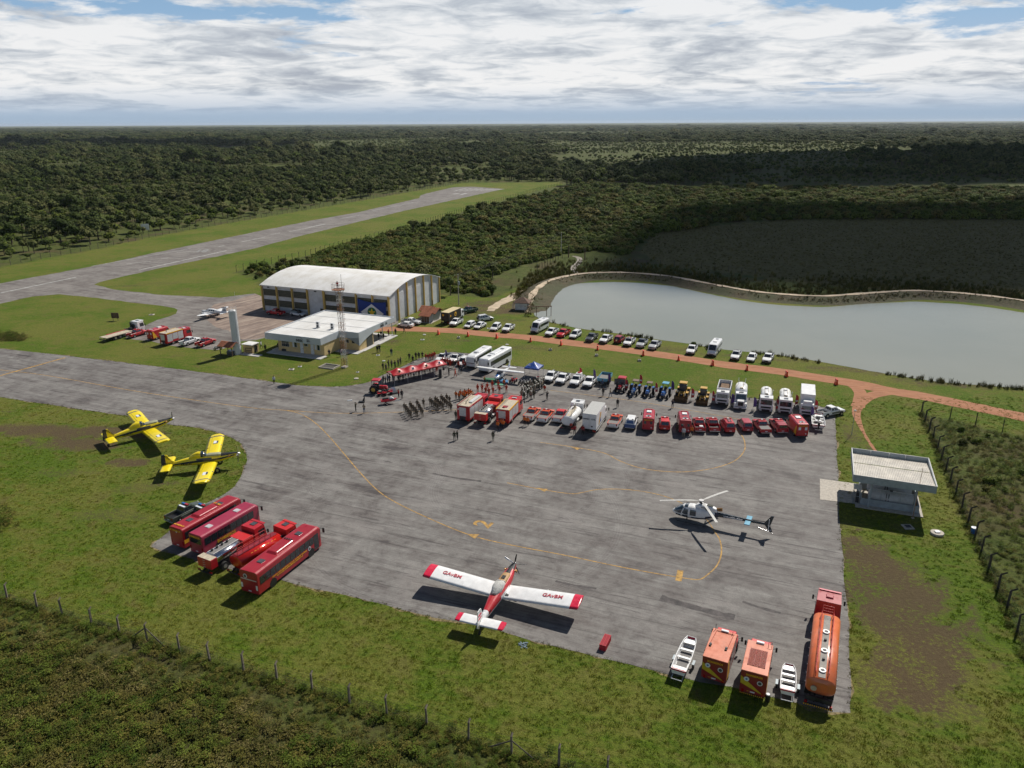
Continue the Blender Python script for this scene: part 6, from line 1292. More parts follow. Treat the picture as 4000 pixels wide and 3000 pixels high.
def mk_airtractor(scheme):
    """big single-engined agricultural taildragger; span 18 m, length 10.9 m"""
    def f():
        r = empty('crop_plane'); body = YEL if scheme == 'yellow' else RED; wg = YEL if scheme == 'yellow' else WHITE; tip = mat('wing_tip_red',(.62,.01,.05),.35) if scheme != 'yellow' else YEL
        sl = -.088  # ground attitude: tail low
        A = empty('airframe'); A.parent = r
        def Z(x,z): return z+x*.1
        TX = -6.4
        def spl(cx,cy,cz,s,i):
            mid = (s[2]+s[3])/2; hgt = (s[3]-s[2])/2; u = (cz-mid)/hgt
            if scheme == 'yellow':
                if cx > 1.9 and u > .55: return BLACK
                if -5.6 < cx < 3.7 and (-.2 if cx < -1 else .0) < u < .45: return NAVY
                return YEL
            if cx > 1.9 and u > .5 and abs(cy) < .34: return BLACK
            if u < .05: return WHITE
            return RED if cx > -4.6 else WHITE
        k_ = 1.18 if scheme == 'red' else 1.0
        ca,cb = (-1.32,1.5) if scheme == 'red' else (-1.0,1.4)
        secs = [(TX+.2,.10,1.05,1.40),(-5.6,.17,.98,1.55),(-4.4,.30,.98,1.86),(-3.0,.44,.98,2.16),(-1.6,.56,.98,2.38),(-.6,.62,1.02,2.44),(.6,.64,1.08,2.42),(1.9,.58,1.26,2.42),(3.0,.42,1.52,2.44),(3.9,.28,1.82,2.44),(4.25,.2,1.95,2.4)]
        secs = [(a,b*k_,c,d) for a,b,c,d in secs]
        body_loft(secs,body,spl,n=18).obj('fuselage',r)
        # hopper cover, cockpit
        HOP = {'yellow': mat('hopper_pale',(.33,.33,.22),.5),'brown': mat('hopper_brown',(.10,.035,.025),.5),'red': mat('hopper_tan',(.42,.25,.10),.6)}[scheme if scheme in ('red',) else 'yellow']
        MB().add([],[],HOP)
        body_loft([(-.15,.42,2.1,2.50),(.2,.5,2.1,2.60),(1.6,.46,2.1,2.60),(1.9,.4,2.1,2.52)],HOP).obj('hopper_lid',r)
        if scheme == 'red': MB().box(.5,1.1,-.2,.2,2.6,2.66,BLACK).box(.1,.14,-.45,.45,2.45,2.63,WHITE).obj('strap',r)
        if scheme == 'red':
            CV = mat('canvas_cover',(.50,.49,.46),.9,var=.2,scale=2.5,bump=1.0,bscale=5)
            mb = body_loft([(-2.15,.25,1.7,2.45),(-1.85,.46,1.6,2.72),(-1.3,.54,1.6,2.98),(-.6,.56,1.6,3.0),(-.15,.54,1.7,2.72),(-.0,.54,1.8,2.66),(.1,.5,1.9,2.58)],CV); o = mb.obj('canopy_cover',r)
            for v in o.data.vertices: v.co += Vector((0,0,.14*noise.noise(v.co*2.3))) + Vector((0,.12*noise.noise(v.co*2.9+Vector((5,0,0))),0))
        else:
            body_loft([(-2.6,.12,2.0,2.38),(-2.0,.40,1.9,2.80),(-1.4,.50,1.9,3.02),(-1.0,.50,1.9,3.02)],YEL).obj('turtle_deck',r)
            body_loft([(-1.0,.47,1.95,2.99),(-.6,.48,1.95,2.97),(-.2,.42,1.95,2.60),(-.1,.38,1.95,2.45)],GLASS2).obj('canopy',r)
            mb = MB(); mb.path([(-1.0,-.5,2.3),(-1.0,-.42,2.85),(-1.0,0,3.05),(-1.0,.42,2.85),(-1.0,.5,2.3)],.035,YEL,5); mb.path([(-.55,-.46,2.4),(-.5,-.36,2.85),(-.5,0,2.98),(-.5,.36,2.85),(-.55,.46,2.4)],.03,YEL,5); mb.obj('canopy_frame',r)
        BAND = mat('band_grey',(.10,.10,.11),.5)
        for s in (1,-1):
            zr,zt = 1.28,1.95
            zz = lambda y: zr+(zt-zr)*(y-.5)/8.5
            if scheme == 'yellow': st = [(.5,ca,cb,YEL),(7.9,ca,cb,BAND),(8.2,ca,cb,YEL),(8.65,ca+.1,cb-.1,YEL),(9.02,ca+.3,cb-.4,YEL)]
            else: st = [(.5,ca,cb,WHITE),(8.1,ca,cb,tip),(8.95,ca+.05,cb-.05,tip),(9.02,ca+.2,cb-.2,tip)]
            wing(r,[(s*y,a,b,zz(y),.105,m) for y,a,b,m in st])
            # flap / aileron seam as a thin real slat
            MB().slab([(-.36,s*.7,zz(.7)+.168),(-.34,s*.7,zz(.7)+.168),(-.34,s*7.8,zz(7.8)+.168),(-.36,s*7.8,zz(7.8)+.168)][::s],.01,DGREY).box(-.85,-.36,s*4.3-.01,s*4.3+.01,zz(4.3)+.02,zz(4.3)+.14,DGREY).obj('aileron_gap',r)
            zt0 = 1.42
            stt = [(.1,-6.6,-5.05,WHITE if scheme != 'yellow' else YEL),(2.1,-6.6,-5.05,tip),(2.62,-6.55,-5.1,tip),(2.68,-6.3,-5.45,tip)]
            wing(r,[(s*y,a,b,zt0,.09,m) for y,a,b,m in stt],'tailplane')
            MB().path([(.9,s*.55,1.2),(1.35,s*1.55,.42)],.06,YEL if scheme == 'yellow' else DKST,6).tube((1.35,s*1.5,.42),(1.35,s*1.75,.42),.42,RUB,n=18).tube((1.35,s*1.48,.42),(1.35,s*1.77,.42),.2,STEEL,n=12).obj('landing_gear',r)
            MB().tube((3.0,s*.42,2.15),(3.25,s*.62,2.1),.1,mat('exhaust_tan',(.30,.16,.06),.4,.6),n=8).tube((3.25,s*.62,2.1),(2.95,s*.72,2.1),.1,mat('exhaust_tan',(.30,.16,.06),.4,.6),n=8).obj('exhaust',r)
            if scheme == 'yellow': MB().box(.05,.75,s*5.9-.5,s*5.9+.5,zz(5.9)+.1,zz(5.9)+.285,PLAQ).obj('panel',r); MB().box(.5,.75,s*5.9-.45,s*5.9+.45,zz(5.9)+.1,zz(5.9)+.295,DGREY).obj('panel_band',r)
            else: text(r,'GAvBM',.72,LETR,(.12,s*5.9,zz(5.9)+.305),(0,-1,-.078*s),(1,0,.06),'lettering',ext=.012)
            MB().box(1.15,1.35,s*5.0-.03,s*5.0+.03,zz(5)+.05,zz(5)+.2,ALU).obj('probe',r)
        if scheme == 'red': MB().box(-.8,1.0,-1.15,-.75,1.48,1.5,BLACK).obj('walkway',r)
        # fin and rudder
        fz = lambda pts,m,name,t=.05: MB().add([(x,-t,z) for x,z in pts]+[(x,t,z) for x,z in pts],[tuple(range(len(pts))),tuple(range(2*len(pts)-1,len(pts)-1,-1))]+[(i,len(pts)+i,len(pts)+(i+1) % len(pts),(i+1) % len(pts)) for i in range(len(pts))],m).obj(name,r)
        fz([(-4.6,1.75),(-5.2,1.9),(-5.75,2.95),(-6.05,3.0),(-6.0,1.3),(-5.0,1.3)],YEL if scheme == 'yellow' else WHITE,'fin')
        fz([(-6.02,1.1),(-6.07,3.02),(-6.55,3.0),(-6.75,1.15),(-6.3,.8)],NAVY if scheme == 'yellow' else WHITE,'rudder',.04)
        if scheme == 'yellow':
            text(r,'RONDON',.34,LETK,(-5.55,-.06,2.30),(.72,0,-.69),(.69,0,.72),'lettering',ext=.012)
            text(r,'PR-RON',.42,LETK,(-3.1,-.46,1.35),(1,0,0),(0,0,1),'lettering',ext=.02)
        else:
            for z,m in ((1.9,tip),(2.3,tip)): MB().box(-6.5,-5.7,-.062,.062,z,z+.22,m).obj('fin_band',r)
            text(r,'PR-EDY',.42,LETK,(-3.6,-.38,1.55),(1,0,0),(0,0,1),'lettering',ext=.02)
        MB().tube((-5.9,0,1.1),(-6.1,0,.22),.05,DKST,n=6).tube((-6.1,-.08,.2),(-6.1,.08,.2),.2,RUB,n=12).obj('tail_wheel',r)
        prop(r,4.3,2.18,1.35,5 if scheme != 'yellow' else 5,ang=.5)
        A_ = [c for c in r.children if c.name.startswith('airframe')][0]; bpy.data.objects.remove(A_)
        return r
    return f
def mk_highwing():
    r = empty('light_plane')
    def spl(cx,cy,cz,s,i): return BLUE if (cx > 1.0 and cz > 1.35) else WHITE
    body_loft([(-4.9,.06,1.2,1.4),(-3.0,.22,1.0,1.5),(-1.2,.48,.78,1.75),(-.3,.56,.72,2.0),(.7,.56,.72,1.98),(1.2,.52,.74,1.55),(2.2,.42,.85,1.4),(2.5,.2,.95,1.25)],WHITE,spl).obj('fuselage',r)
    body_loft([(-.6,.5,1.3,1.98),(.2,.53,1.3,2.06),(.9,.5,1.3,1.9),(1.25,.42,1.3,1.52)],GLASS2).obj('canopy',r)
    for s in (1,-1):
        wing(r,[(s*.0,-.65,.75,2.12,.12,WHITE),(s*2.2,-.65,.75,2.15,.12,WHITE),(s*4.9,-.5,.62,2.2,.11,WHITE),(s*5.2,-.35,.45,2.22,.08,WHITE)])
        MB().tube((.2,s*.5,.85),(.1,s*2.3,2.1),.04,WHITE,n=5).obj('wing_strut',r); wing(r,[(0,-4.95,-4.1,1.38,.08,WHITE),(s*1.6,-4.95,-4.25,1.38,.08,WHITE)],'tailplane')
        MB().path([(.0,s*.4,.8),(-.1,s*1.05,.25)],.045,WHITE,5).tube((-.1,s*1.02,.2),(-.1,s*1.16,.2),.22,RUB,n=12).obj('landing_gear',r)
    MB().tube((2.0,0,.9),(2.05,0,.2),.04,WHITE,n=5).tube((2.05,-.05,.18),(2.05,.05,.18),.18,RUB,n=12).obj('nose_wheel',r)
    pts = [(-3.8,1.45),(-4.75,2.75),(-5.15,2.75),(-4.95,1.25)]; MB().add([(x,-.05,z) for x,z in pts]+[(x,.05,z) for x,z in pts],[(0,1,2,3),(7,6,5,4),(0,4,5,1),(1,5,6,2),(2,6,7,3),(3,7,4,0)],WHITE).obj('fin',r)
    MB().box(-4.6,-4.2,-.06,.06,1.4,1.9,BLUE).obj('fin_band',r); prop(r,2.5,1.1,.85,2,(BLACK,),1.3,.1); return r
def mk_twin():
    r = empty('twin_engined_plane')
    def spl(cx,cy,cz,s,i): return NAVY if (cz < s[2]+.38*(s[3]-s[2]) and cz > s[2]+.18*(s[3]-s[2])) else WHITE
    body_loft([(-4.6,.08,1.3,1.55),(-2.8,.32,1.0,1.75),(-1.0,.56,.8,2.05),(.2,.62,.75,2.2),(1.3,.6,.75,2.1),(2.1,.52,.8,1.65),(3.4,.36,.9,1.5),(3.95,.12,1.05,1.3)],WHITE,spl).obj('fuselage',r)
    for s in (1,-1):
        for x0,x1 in ((-1.1,-.6),(-.45,.15),(.3,.9)): MB().slab([(x0,s*.62,1.6),(x1,s*.64,1.6),(x1,s*.52,1.98),(x0,s*.5,1.98)][::s],.03,GLASS).obj('side_window',r)
        wing(r,[(s*.4,-.9,1.1,.95,.14,WHITE),(s*1.9,-.85,1.2,1.05,.13,WHITE),(s*5.5,-.45,.5,1.45,.11,WHITE),(s*5.75,-.2,.25,1.5,.09,WHITE)])
        N_ = body_loft([(-1.2,.12,1.1,1.3),(-.3,.36,.9,1.45),(1.4,.4,.85,1.5),(2.2,.22,1.0,1.35)],WHITE); N_.v = [(x,y+s*1.85,z) for x,y,z in N_.v]; N_.obj('engine_nacelle',r)
        p = MB()
        for a in (.5,.5+2*pi/3,.5+4*pi/3): p.tube((2.3,s*1.85,1.18),(2.3,s*1.85+.9*cos(a),1.18+.9*sin(a)),.05,BLACK,.03,4)
        p.tube((2.2,s*1.85,1.18),(2.6,s*1.85,1.18),.14,STEEL,.03,10); p.obj('propeller',r)
        wing(r,[(0,-4.8,-3.8,1.5,.09,WHITE),(s*2.2,-4.75,-4.1,1.52,.08,WHITE)],'tailplane'); MB().tube((.1,s*1.7,.9),(.1,s*1.7,.25),.05,STEEL,n=5).tube((.1,s*1.62,.24),(.1,s*1.78,.24),.24,RUB,n=12).obj('landing_gear',r)
    MB().slab([(1.35,.5,2.05),(1.35,-.5,2.05),(2.15,-.45,1.68),(2.15,.45,1.68)],.03,GLASS).obj('windscreen',r); MB().tube((2.9,0,.95),(2.9,0,.2),.05,STEEL,n=5).tube((2.9,-.06,.2),(2.9,.06,.2),.2,RUB,n=12).obj('nose_wheel',r)
    pts = [(-3.0,1.75),(-4.3,3.1),(-4.9,3.1),(-4.75,1.4)]; MB().add([(x,-.06,z) for x,z in pts]+[(x,.06,z) for x,z in pts],[(0,1,2,3),(7,6,5,4),(0,4,5,1),(1,5,6,2),(2,6,7,3),(3,7,4,0)],WHITE).obj('fin',r)
    for k in range(3): MB().box(-4.6+.12*k,-3.6+.18*k,-.07,.07,1.9+.38*k,2.1+.38*k,NAVY).obj('fin_band',r)
    MB().tube((-.2,0,2.15),(-.2,0,2.75),.02,BLACK,n=4).obj('antenna',r); return r
def mk_heli():
    r = empty('helicopter')
    def spl(cx,cy,cz,s,i):
        if cz < .78+max(0,(1.4-cx))*.20 or cx < -2.0: return NAVY
        return WHITE
    HG = mat('heli_navy',(.008,.02,.03),.25,coat=.5)
    secs = [(-2.6,.26,1.35,1.95),(-1.7,.52,1.0,2.15),(-.9,.80,.72,2.25),(0,.93,.55,2.32),(.9,.96,.48,2.36),(1.7,.93,.46,2.28),(2.4,.82,.50,2.0),(3.0,.62,.60,1.55),(3.4,.36,.78,1.22),(3.55,.12,.9,1.05)]
    ss = []; 
    for a,b in zip(secs,secs[1:]):
        for k in range(3): ss.append(tuple(a[i]+(b[i]-a[i])*k/3 for i in range(4)))
    ss.append(secs[-1]); body_loft(ss,WHITE,spl,n=24).obj('fuselage',r)
    body_loft([(-2.3,.3,1.9,2.35),(-1.6,.45,1.9,2.68),(-.5,.52,2.0,2.74),(.35,.42,2.0,2.66),(.6,.3,2.05,2.4)],WHITE,n=16).obj('engine_cowling',r)
    MB().box(-1.7,-.9,-.25,.25,2.69,2.73,DARKV).obj('cooling_grille',r); MB().tube((-2.2,0,2.3),(-2.85,0,2.45),.24,mat('exhaust_tan',(.30,.16,.06),.4,.6),n=12).obj('exhaust',r)
    for s in (1,-1): MB().tube((-1.0,s*.52,2.35),(-1.0,s*.56,2.35),.2,DARKV,n=14).obj('air_intake',r)
    # tail boom, fins
    body_loft([(-8.6,.10,1.55,1.78),(-6.5,.16,1.5,1.85),(-4.2,.22,1.45,1.92),(-2.4,.3,1.35,1.98)],HG,n=12).obj('tail_boom',r)
    for pts,nm in (([(-8.1,1.75),(-8.9,2.95),(-9.25,2.98),(-8.95,1.75),(-8.7,1.6)],'upper_fin'),([(-8.2,1.6),(-8.9,.75),(-9.25,.72),(-8.9,1.6)],'lower_fin')):
        k = len(pts); MB().add([(x,-.06,z) for x,z in pts]+[(x,.06,z) for x,z in pts],[tuple(range(k)),tuple(range(2*k-1,k-1,-1))]+[(i,k+i,k+(i+1) % k,(i+1) % k) for i in range(k)],HG).obj(nm,r)
    for s in (1,-1): MB().box(-6.55,-5.85,s*.7-.55,s*.7+.55,1.66,1.74,LBLUE,.03,.03).obj('stabiliser',r)
    MB().box(-.2+-8.75,-8.65,.1,.3,1.6,1.75,STEEL).obj('gearbox',r); MB().box(-8.8,-8.72,.3,.34,.75,2.6,WHITE).obj('tail_rotor',r)
    MB().path([(-6.6,-.1,1.85),(-8.6,-.1,1.95)],.05,BLACK,5).obj('drive_shaft_cover',r); MB().path([(-6.8,0,1.5),(-7.5,0,1.0),(-8.6,0,.78),(-9.3,0,.6)],.02,STEEL,4).obj('tail_guard',r)
    # windows: patches lifted off the same skin
    def patch(sel,name):
        n = 64; rings = []; S2 = []
        for a,b in zip(ss,ss[1:]):
            for k in range(3): S2.append(tuple(a[i]+(b[i]-a[i])*k/3 for i in range(4)))
        for x,w,z0,z1 in S2:
            c = (z0+z1)/2; hh = (z1-z0)/2+.018; w += .018; rings.append([(x,w*(abs(cos(t))**.75)*(1 if cos(t) > 0 else -1),c+hh*(abs(sin(t))**.8)*(1 if sin(t) > 0 else -1)) for t in [2*pi*(i+.5)/n for i in range(n)]])
        mb = MB()
        for k in range(len(rings)-1):
            for i in range(n):
                q = [rings[k][i],rings[k][(i+1) % n],rings[k+1][(i+1) % n],rings[k+1][i]]; c = [sum(p[d] for p in q)/4 for d in range(3)]
                if sel(*c): mb.add(q,[(0,1,2,3)],GLASS2,True)
        if mb.f: mb.obj(name,r)
    for s in (1,-1):
        patch(lambda x,y,z: y*s > .3 and .25 < x < 1.05 and 1.22 < z < 1.95,'side_window'); patch(lambda x,y,z: y*s > .3 and 1.3 < x < 2.15-(z-1.2)*.35 and 1.2 < z < 1.95,'side_window')
        patch(lambda x,y,z: y*s > .3 and 1.35 < x < 2.1 and .68 < z < 1.06,'chin_window'); patch(lambda x,y,z: y*s > .3 and 2.35 < x < 3.0 and .72 < z < .98,'chin_window')
        patch(lambda x,y,z: .15 < y*s < .62 and 1.45 < x < 1.95 and z > 2.0,'roof_window'); patch(lambda x,y,z: y*s > .05 and x > 2.3-(z-1.2)*.35 and x < 3.25 and 1.15 < z < 2.1,'windscreen')
        MB().path([(2.9,s*1.05,.32),(2.6,s*1.05,.12),(2.2,s*1.05,.08),(-1.5,s*1.05,.08)],.045,DKST,6).obj('skid',r)
        for x in (1.5,-.9): MB().tube((x,s*1.05,.1),(x,s*.45,.62),.04,DKST,n=5).obj('skid_leg',r)
    MB().tube((-.1,0,2.7),(-.1,0,3.12),.12,BLACK,n=10).box(-.3,.1,-.2,.2,2.85,3.0,DKST).obj('mast',r); hub = MB().tube((-.1,0,3.12),(-.1,0,3.24),.32,RW,n=18).obj('rotor_hub',r)
    BL = mat('blade_grey',(.45,.44,.41),.5)
    for a in (ROT[0],ROT[1],ROT[2]):
        d = Vector((cos(a),sin(a),0)); s_ = Vector((-sin(a),cos(a),0)); c = Vector((-.1,0,3.16)); rings = []
        for k in range(7):
            u = k/6; rr = .35+u*5.0; w = .06 if k == 0 else .17; p = c+d*rr+Vector((0,0,.08*u-.30*u*u)); rings.append([tuple(p+s_*w),tuple(p-s_*w),tuple(p-s_*w-Vector((0,0,.03))),tuple(p+s_*w-Vector((0,0,.03)))])
        MB().loft(rings,BL,smooth=False).obj('rotor_blade',r)
    text(r,'OPERAÇÕES AÉREAS',.26,PLAQ,(-4.3,.27,1.68),(-1,0,0),(0,0,1),'lettering',ext=.02); text(r,'05',.22,PLAQ,(-8.95,.08,.95),(-1,0,0),(0,0,1),'lettering',ext=.01); text(r,'PS-MDM',.2,LETK,(-.6,.56,2.45),(-1,0,0),(0,0,1),'lettering',ext=.02)
    return r
# ------------------------------------------------------------------ placing the vehicles
ROT = [R(21),R(-118),R(123)]
RPV = 'red rescue pickups and cars in the rear-facing row'
# near left group of buses and tankers
def bus1x(r,h):
    text(r,'TT 703',.42,LETY,(h-2.9,.1,3.08),(0,-1,0),(1,0,0),'lettering'); text(r,'BOMBEIROS',.32,LETY,(-h+.6,0,3.08),(0,-1,0),(1,0,0),'lettering'); text(r,'BOMBEIROS',.34,LETY,(-h-.03,.1,2.6),(0,-1,0),(0,0,1),'lettering')
    MB().slab([(-h+.1,-1.165,.95),(-h+2.6,-1.165,.95),(-h+3.6,-1.165,1.45),(-h+.1,-1.165,1.45)],.008,LETY).obj('stripe',r)
    MB().tube((-h-.03,-.1,2.45),(-h,-.1,2.45),.12,PLAQ,n=12).obj('emblem',r)
    for y in (.25,-.2): MB().tube((-h+3.4,y,3.0),(-h+3.4,y,3.14),.13,DKST,n=10).obj('roof_vent',r)
def bus2x(r,h): text(r,'BOMBEIROS',.34,LETY,(-h-.03,.1,2.55),(0,-1,0),(0,0,1),'lettering'); text(r,'BOMBEIROS',.55,LETY,(-1.0,-1.17,1.1),(1,0,0),(0,0,1),'lettering')
def bus3x(r,h):
    text(r,'CORPO DE BOMBEIROS MILITAR DE MATO GROSSO',.22,LETY,(-.3,-1.27,1.27),(1,0,0),(0,0,1),'lettering',sx=1.2); text(r,'BATALHÃO DE EMERGÊNCIAS AMBIENTAIS',.20,LETY,(-.3,-1.27,1.02),(1,0,0),(0,0,1),'lettering',sx=1.2)
    for p in ((3.3,-1.265,1.25),): e = MB().tube(p,(p[0],p[1]-.015,p[2]),.26,PLAQ,n=18).obj('emblem',r); MB().tube((p[0],p[1]-.015,p[2]),(p[0],p[1]-.022,p[2]),.18,DGREY,n=14).obj('crest',e)
    e = MB().tube((-h-.025,.45,2.45),(-h,.45,2.45),.27,PLAQ,n=18).obj('emblem',r); MB().tube((-h-.032,.45,2.45),(-h-.025,.45,2.45),.19,DGREY,n=14).obj('crest',e)
    MB().box(-h-.03,-h,-1.1,1.1,2.02,2.12,ALU).obj('trim_bar',r)
    for k in range(4): MB().tube((1.25,-.45+k*.3,3.4),(1.25,-.45+k*.3,3.5),.1,DKST,n=10).obj('roof_fan',r)
    for s in (1,-1): MB().box(-h-.025,-h,s*1.05-.12,s*1.05+.12,.9,1.5,LAMP).obj('lamp_cluster',r)
put('bus1',mk_bus(CRIM,9.6,1.15,3.0,cont=True,ac=True,extra=bus1x,rearwin=False),ZB(285,690,.4),27,'crimson coach with yellow side stripe and code on its roof, leftmost of the near coaches','bus',ref=(-4.8,0))
put('bus2',mk_bus(mat('paint_pink',(.34,.02,.055),.4,coat=.3,var=.12,scale=.8,dirt=.1),9.3,1.15,2.95,ac=False,n=8,extra=bus2x),ZB(505,765,.4),27.5,'faded pinkish coach with tall side windows parked second from left','bus',ref=(-4.65,0))
put('tkA',mk_water_truck(8.6,RED,SCAR,CHROME,'flat'),ZB(600,985,.45),28.5,'red tanker truck with polished metal tank between the pink coach and the red tanker','truck',ref=(-4.3,0))
put('tkB',mk_water_truck(9.0,SCAR,SCAR,mat('tank_gloss_red',(.62,.02,.015),.12,.3,.05,coat=.8),'red'),ZB(930,1000,.45),31.5,'glossy red tanker truck with rails and yellow lettering beside the nearest coach','truck',ref=(-4.5,0))
put('bus3',mk_bus(CRIM,11.4,1.25,3.15,n=11,door=True,curtains=True,extra=bus3x,rearwin=False),ZB(1115,1222,.4),23.5,'crimson coach nearest the plane with round emblems and open front door','bus',ref=(-5.7,0))
OLV = paint('olive',(.075,.09,.07),.1)
def polx(r): lb = MB().box(-.05,.2,-.6,0,1.76,1.9,RED).box(-.05,.2,0,.6,1.76,1.9,BLUE).obj('light_bar',r); MB().slab([(-.55,.6,1.755),(-.3,.6,1.755),(-.3,-.6,1.755),(-.55,-.6,1.755)][::-1],.01,PLAQ).obj('roof_number',r)
put('pol1',mk_pickup(OLV,cargo=polx,stripes=PLAQ),ZB(370,275,.9),31,'olive police pickup with red and blue light bar, left of the coaches','pickup')
put('pol1',mk_pickup(OLV),ZB(560,270,1.1),31,'olive police pickup half hidden behind the leftmost crimson coach','pickup')
# near right group
put('boat1',mk_boat(L=5.3,W=.72),ZR(245,790,.9),26,'narrow white boat on trailer left of the orange trucks','boat')
fb = Z3
put('or1',mk_office_truck(0),ZR(525,1040,.6),26.5,'orange-roofed rescue truck with black roof vents, left of the pair','truck',ref=(-3.6,0))
put('or2',mk_office_truck(1),ZR(912,1178,.6),24,'orange-roofed rescue truck with slatted roof grating, right of the pair','truck',ref=(-3.6,0))
put('boat2',mk_boat(L=3.7,W=.66),ZR(1275,1020,1.0),21,'short white boat on trailer between orange truck and long orange tanker','boat')
put('big',mk_big_tanker,ZR(1568,1300,.5),24.5,'long orange tank truck with crimson cab at the apron corner','truck',ref=(-7.6,0))
bn = ZR(1065,1245,.0); o = MB().tube((0,0,0),(0,0,.75),.22,mat('bin_black',(.012,.012,.012),.5),n=14).tube((0,0,.75),(0,0,.78),.16,PLAQ,n=14).obj('waste_bin'); o.location = (bn.x,bn.y,0); tag(o,'small black bin with pale lid on the grass beside the second orange truck','bin')
CR_ = mat('crate_red',(.50,.015,.035),.6); mb = MB().box(-.95,.95,-.32,.32,0,.62,CR_)
for k in range(14): mb.box(-.93+.134*k,-.86+.134*k,-.345,.345,.03,.645,CR_)
for y in (-.32,0,.3): mb.box(-.95,.95,y,y+.03,.6,.66,CR_)
cr = mb.obj('crate'); q = P(2364,2520); cr.location = (q.x,q.y,.012); cr.rotation_euler = (0,0,R(90-24)); tag(cr,'long ribbed red plastic crate lying on the apron edge','crate')
rb = ZP(1303,35); mb = MB(); rr = random.Random(3)
for k in range(26): a = Vector((rr.uniform(-.45,.45),rr.uniform(-.45,.45),rr.uniform(.02,.12))); mb.slab([a,a+Vector((.14,.03,.06)),a+Vector((.12,.15,.03)),a+Vector((-.05,.2,.02))],.01,mat('litter_blue',(.16,.22,.27),.6))
o = mb.obj('plastic_litter'); o.location = (rb.x,rb.y,0); tag(o,'crumpled grey blue plastic sheet on the grass behind the red tailed plane','litter')
# aircraft
def mid(a,b): return (a+b)*.5
put('heli',mk_heli,ZH(972,335,3.15),-64,'white and navy helicopter with three drooping rotor blades','helicopter',ref=(-.1,0))
put('atr',mk_airtractor('red'),ZG(1105,512,1.6),20.5,'white and red crop plane with covered cockpit nearest the camera','airplane',ref=(.2,0))
put('aty',mk_airtractor('yellow'),mid(ZY(480,200,1.95),ZY(980,580,1.95)),50,'yellow crop plane farther back with pale hopper lid','airplane','yellow crop planes on the left grass',ref=(.2,0))
put('aty',None,mid(ZY(1725,500,1.95),ZY(1490,1225,1.95)),77,'yellow crop plane nearer the coaches, nose towards the apron curve','airplane','yellow crop planes on the left grass',ref=(.2,0))
put('cess',mk_highwing,mid(Z4(690,235,2.2),Z4(1575,330,2.2)),203,'small white high-wing plane with blue nose between buses and blue gazebo','airplane')
put('twin',mk_twin,Z1(1680,215,1.3),-68,'white twin-engined plane with dark striped tail on the hangar forecourt','airplane')
# left parking
G1 = 'vehicles parked beside the left lawn'
put('flat',mk_flatbed,Z1(330,545,.9),24.5,'white cabbed flatbed truck with empty bed on the left lawn','truck',ref=(-5.6,0))
put('pk_red',mk_pickup(RED,bar=True),Z1(745,470,.9),24,'red pickup between the flatbed truck and the red van','pickup',G1)
put('van_redy',mk_van(RED,6.2,2.6,False,yellow=True,bar=True,letter=False),Z1(925,540,.5),24,'red rescue van with yellow stripes parked beside the left lawn','van',G1,ref=(-2.6,0))
put('fp3',mk_fire_pump(7.6,3.1,BEIG,'mon',RED),Z1(1075,610,.5),24,'red fire engine with white roller shutters beside the left lawn','fire engine',ref=(-3.8,0))
put('pk_white',mk_pickup(WHITE),Z1(1395,565,.9),24,'white pickup between the left fire engine and a red pickup','pickup',G1)
put('pk_red',None,Z1(1590,580,.9),24,'red pickup last in the left group beside the tiled shelter','pickup',G1)
q = Z1(1740,660,.5); put('moto',mk_motorbike(WHITE),q,60,'motorcycle parked left of the tiled shelter','motorcycle')
put('pk_red',None,Z2(330,618,.9),-66,'red pickup in the shade of the hangar wall','pickup')
put('suv_wd',mk_suv(WHITE,4.5,1.6,roofm=BLACK),Z2(557,632,.8),116,'white car with black roof in the shade of the hangar wall','car')
# beside terminal
put('sedan',mk_sedan(WHITE),Z7(100,345,.7),-68,'white sedan nearest the terminal canopy','car')
put('pk_silver',mk_pickup(SILV,cabcol=WHITE),Z7(165,305,.9),112,'silver pickup behind the white sedan by the terminal','pickup')
# dark cargo truck
def boxx(r,x0,x1,W,H):
    for k,(x,y) in enumerate(((x0+1.0,-W),(x0+3.6,-W))): MB().tube((x,y-.015,2.2),(x,y,2.2),.3 if k == 0 else .6,LETY,n=16).obj('logo',r)
    MB().tube((x0-.02,.5,2.5),(x0,.5,2.5),.3,LETY,n=14).obj('logo',r); text(r,'ha',.8,LETK,(x0+3.6,-W-.02,2.15),(1,0,0),(0,0,1),'lettering')
DBX = mat('dark_box',(.018,.014,.012),.5,dirt=.1)
put('dbox',mk_box_truck(WHITE,DBX,8.4,3.2,roof=mat('box_roof_sand',(.55,.45,.25),.7),ext=boxx),Z7(555,318,.7),25,'dark cargo truck with sand coloured roof and yellow round logo','truck',ref=(-4.2,0))
put('pk_green',mk_pickup(GREEN,bar=True,canopy=None),Z7(828,175,.9),232,'dark green police pickup behind the dark cargo truck','pickup')
PR = 'cars parked along the dirt road and pond'
put('pk_white',None,Z7(683,312,.9),201,'white pickup in front of the dark cargo truck','pickup',PR)
put('suv_w',mk_suv(WHITE,4.5,1.7,rack=True,spare=True),Z7(1018,268,.8),60,'white car alone with its rear to the camera below the sand track','car',PR)
put('hat_w',mk_suv(WHITE,4.0,1.5,hood=.85,W=.86),Z7(840,348,.7),206,'white hatchback left of the white sedan by the first barriers','car',PR)
put('sedan',None,Z7(958,355,.7),207,'white sedan between two white cars by the first barriers','car',PR)
put('suv_w2',mk_suv(WHITE,4.3,1.62),Z7(1138,372,.8),200,'white compact crossover left of a white pickup before the gap','car',PR)
put('pk_wr',mk_pickup(WHITE,rollbar=True),Z7(1283,378,.9),200,'white pickup with open dark bed before the gap to the minibus','pickup',PR)
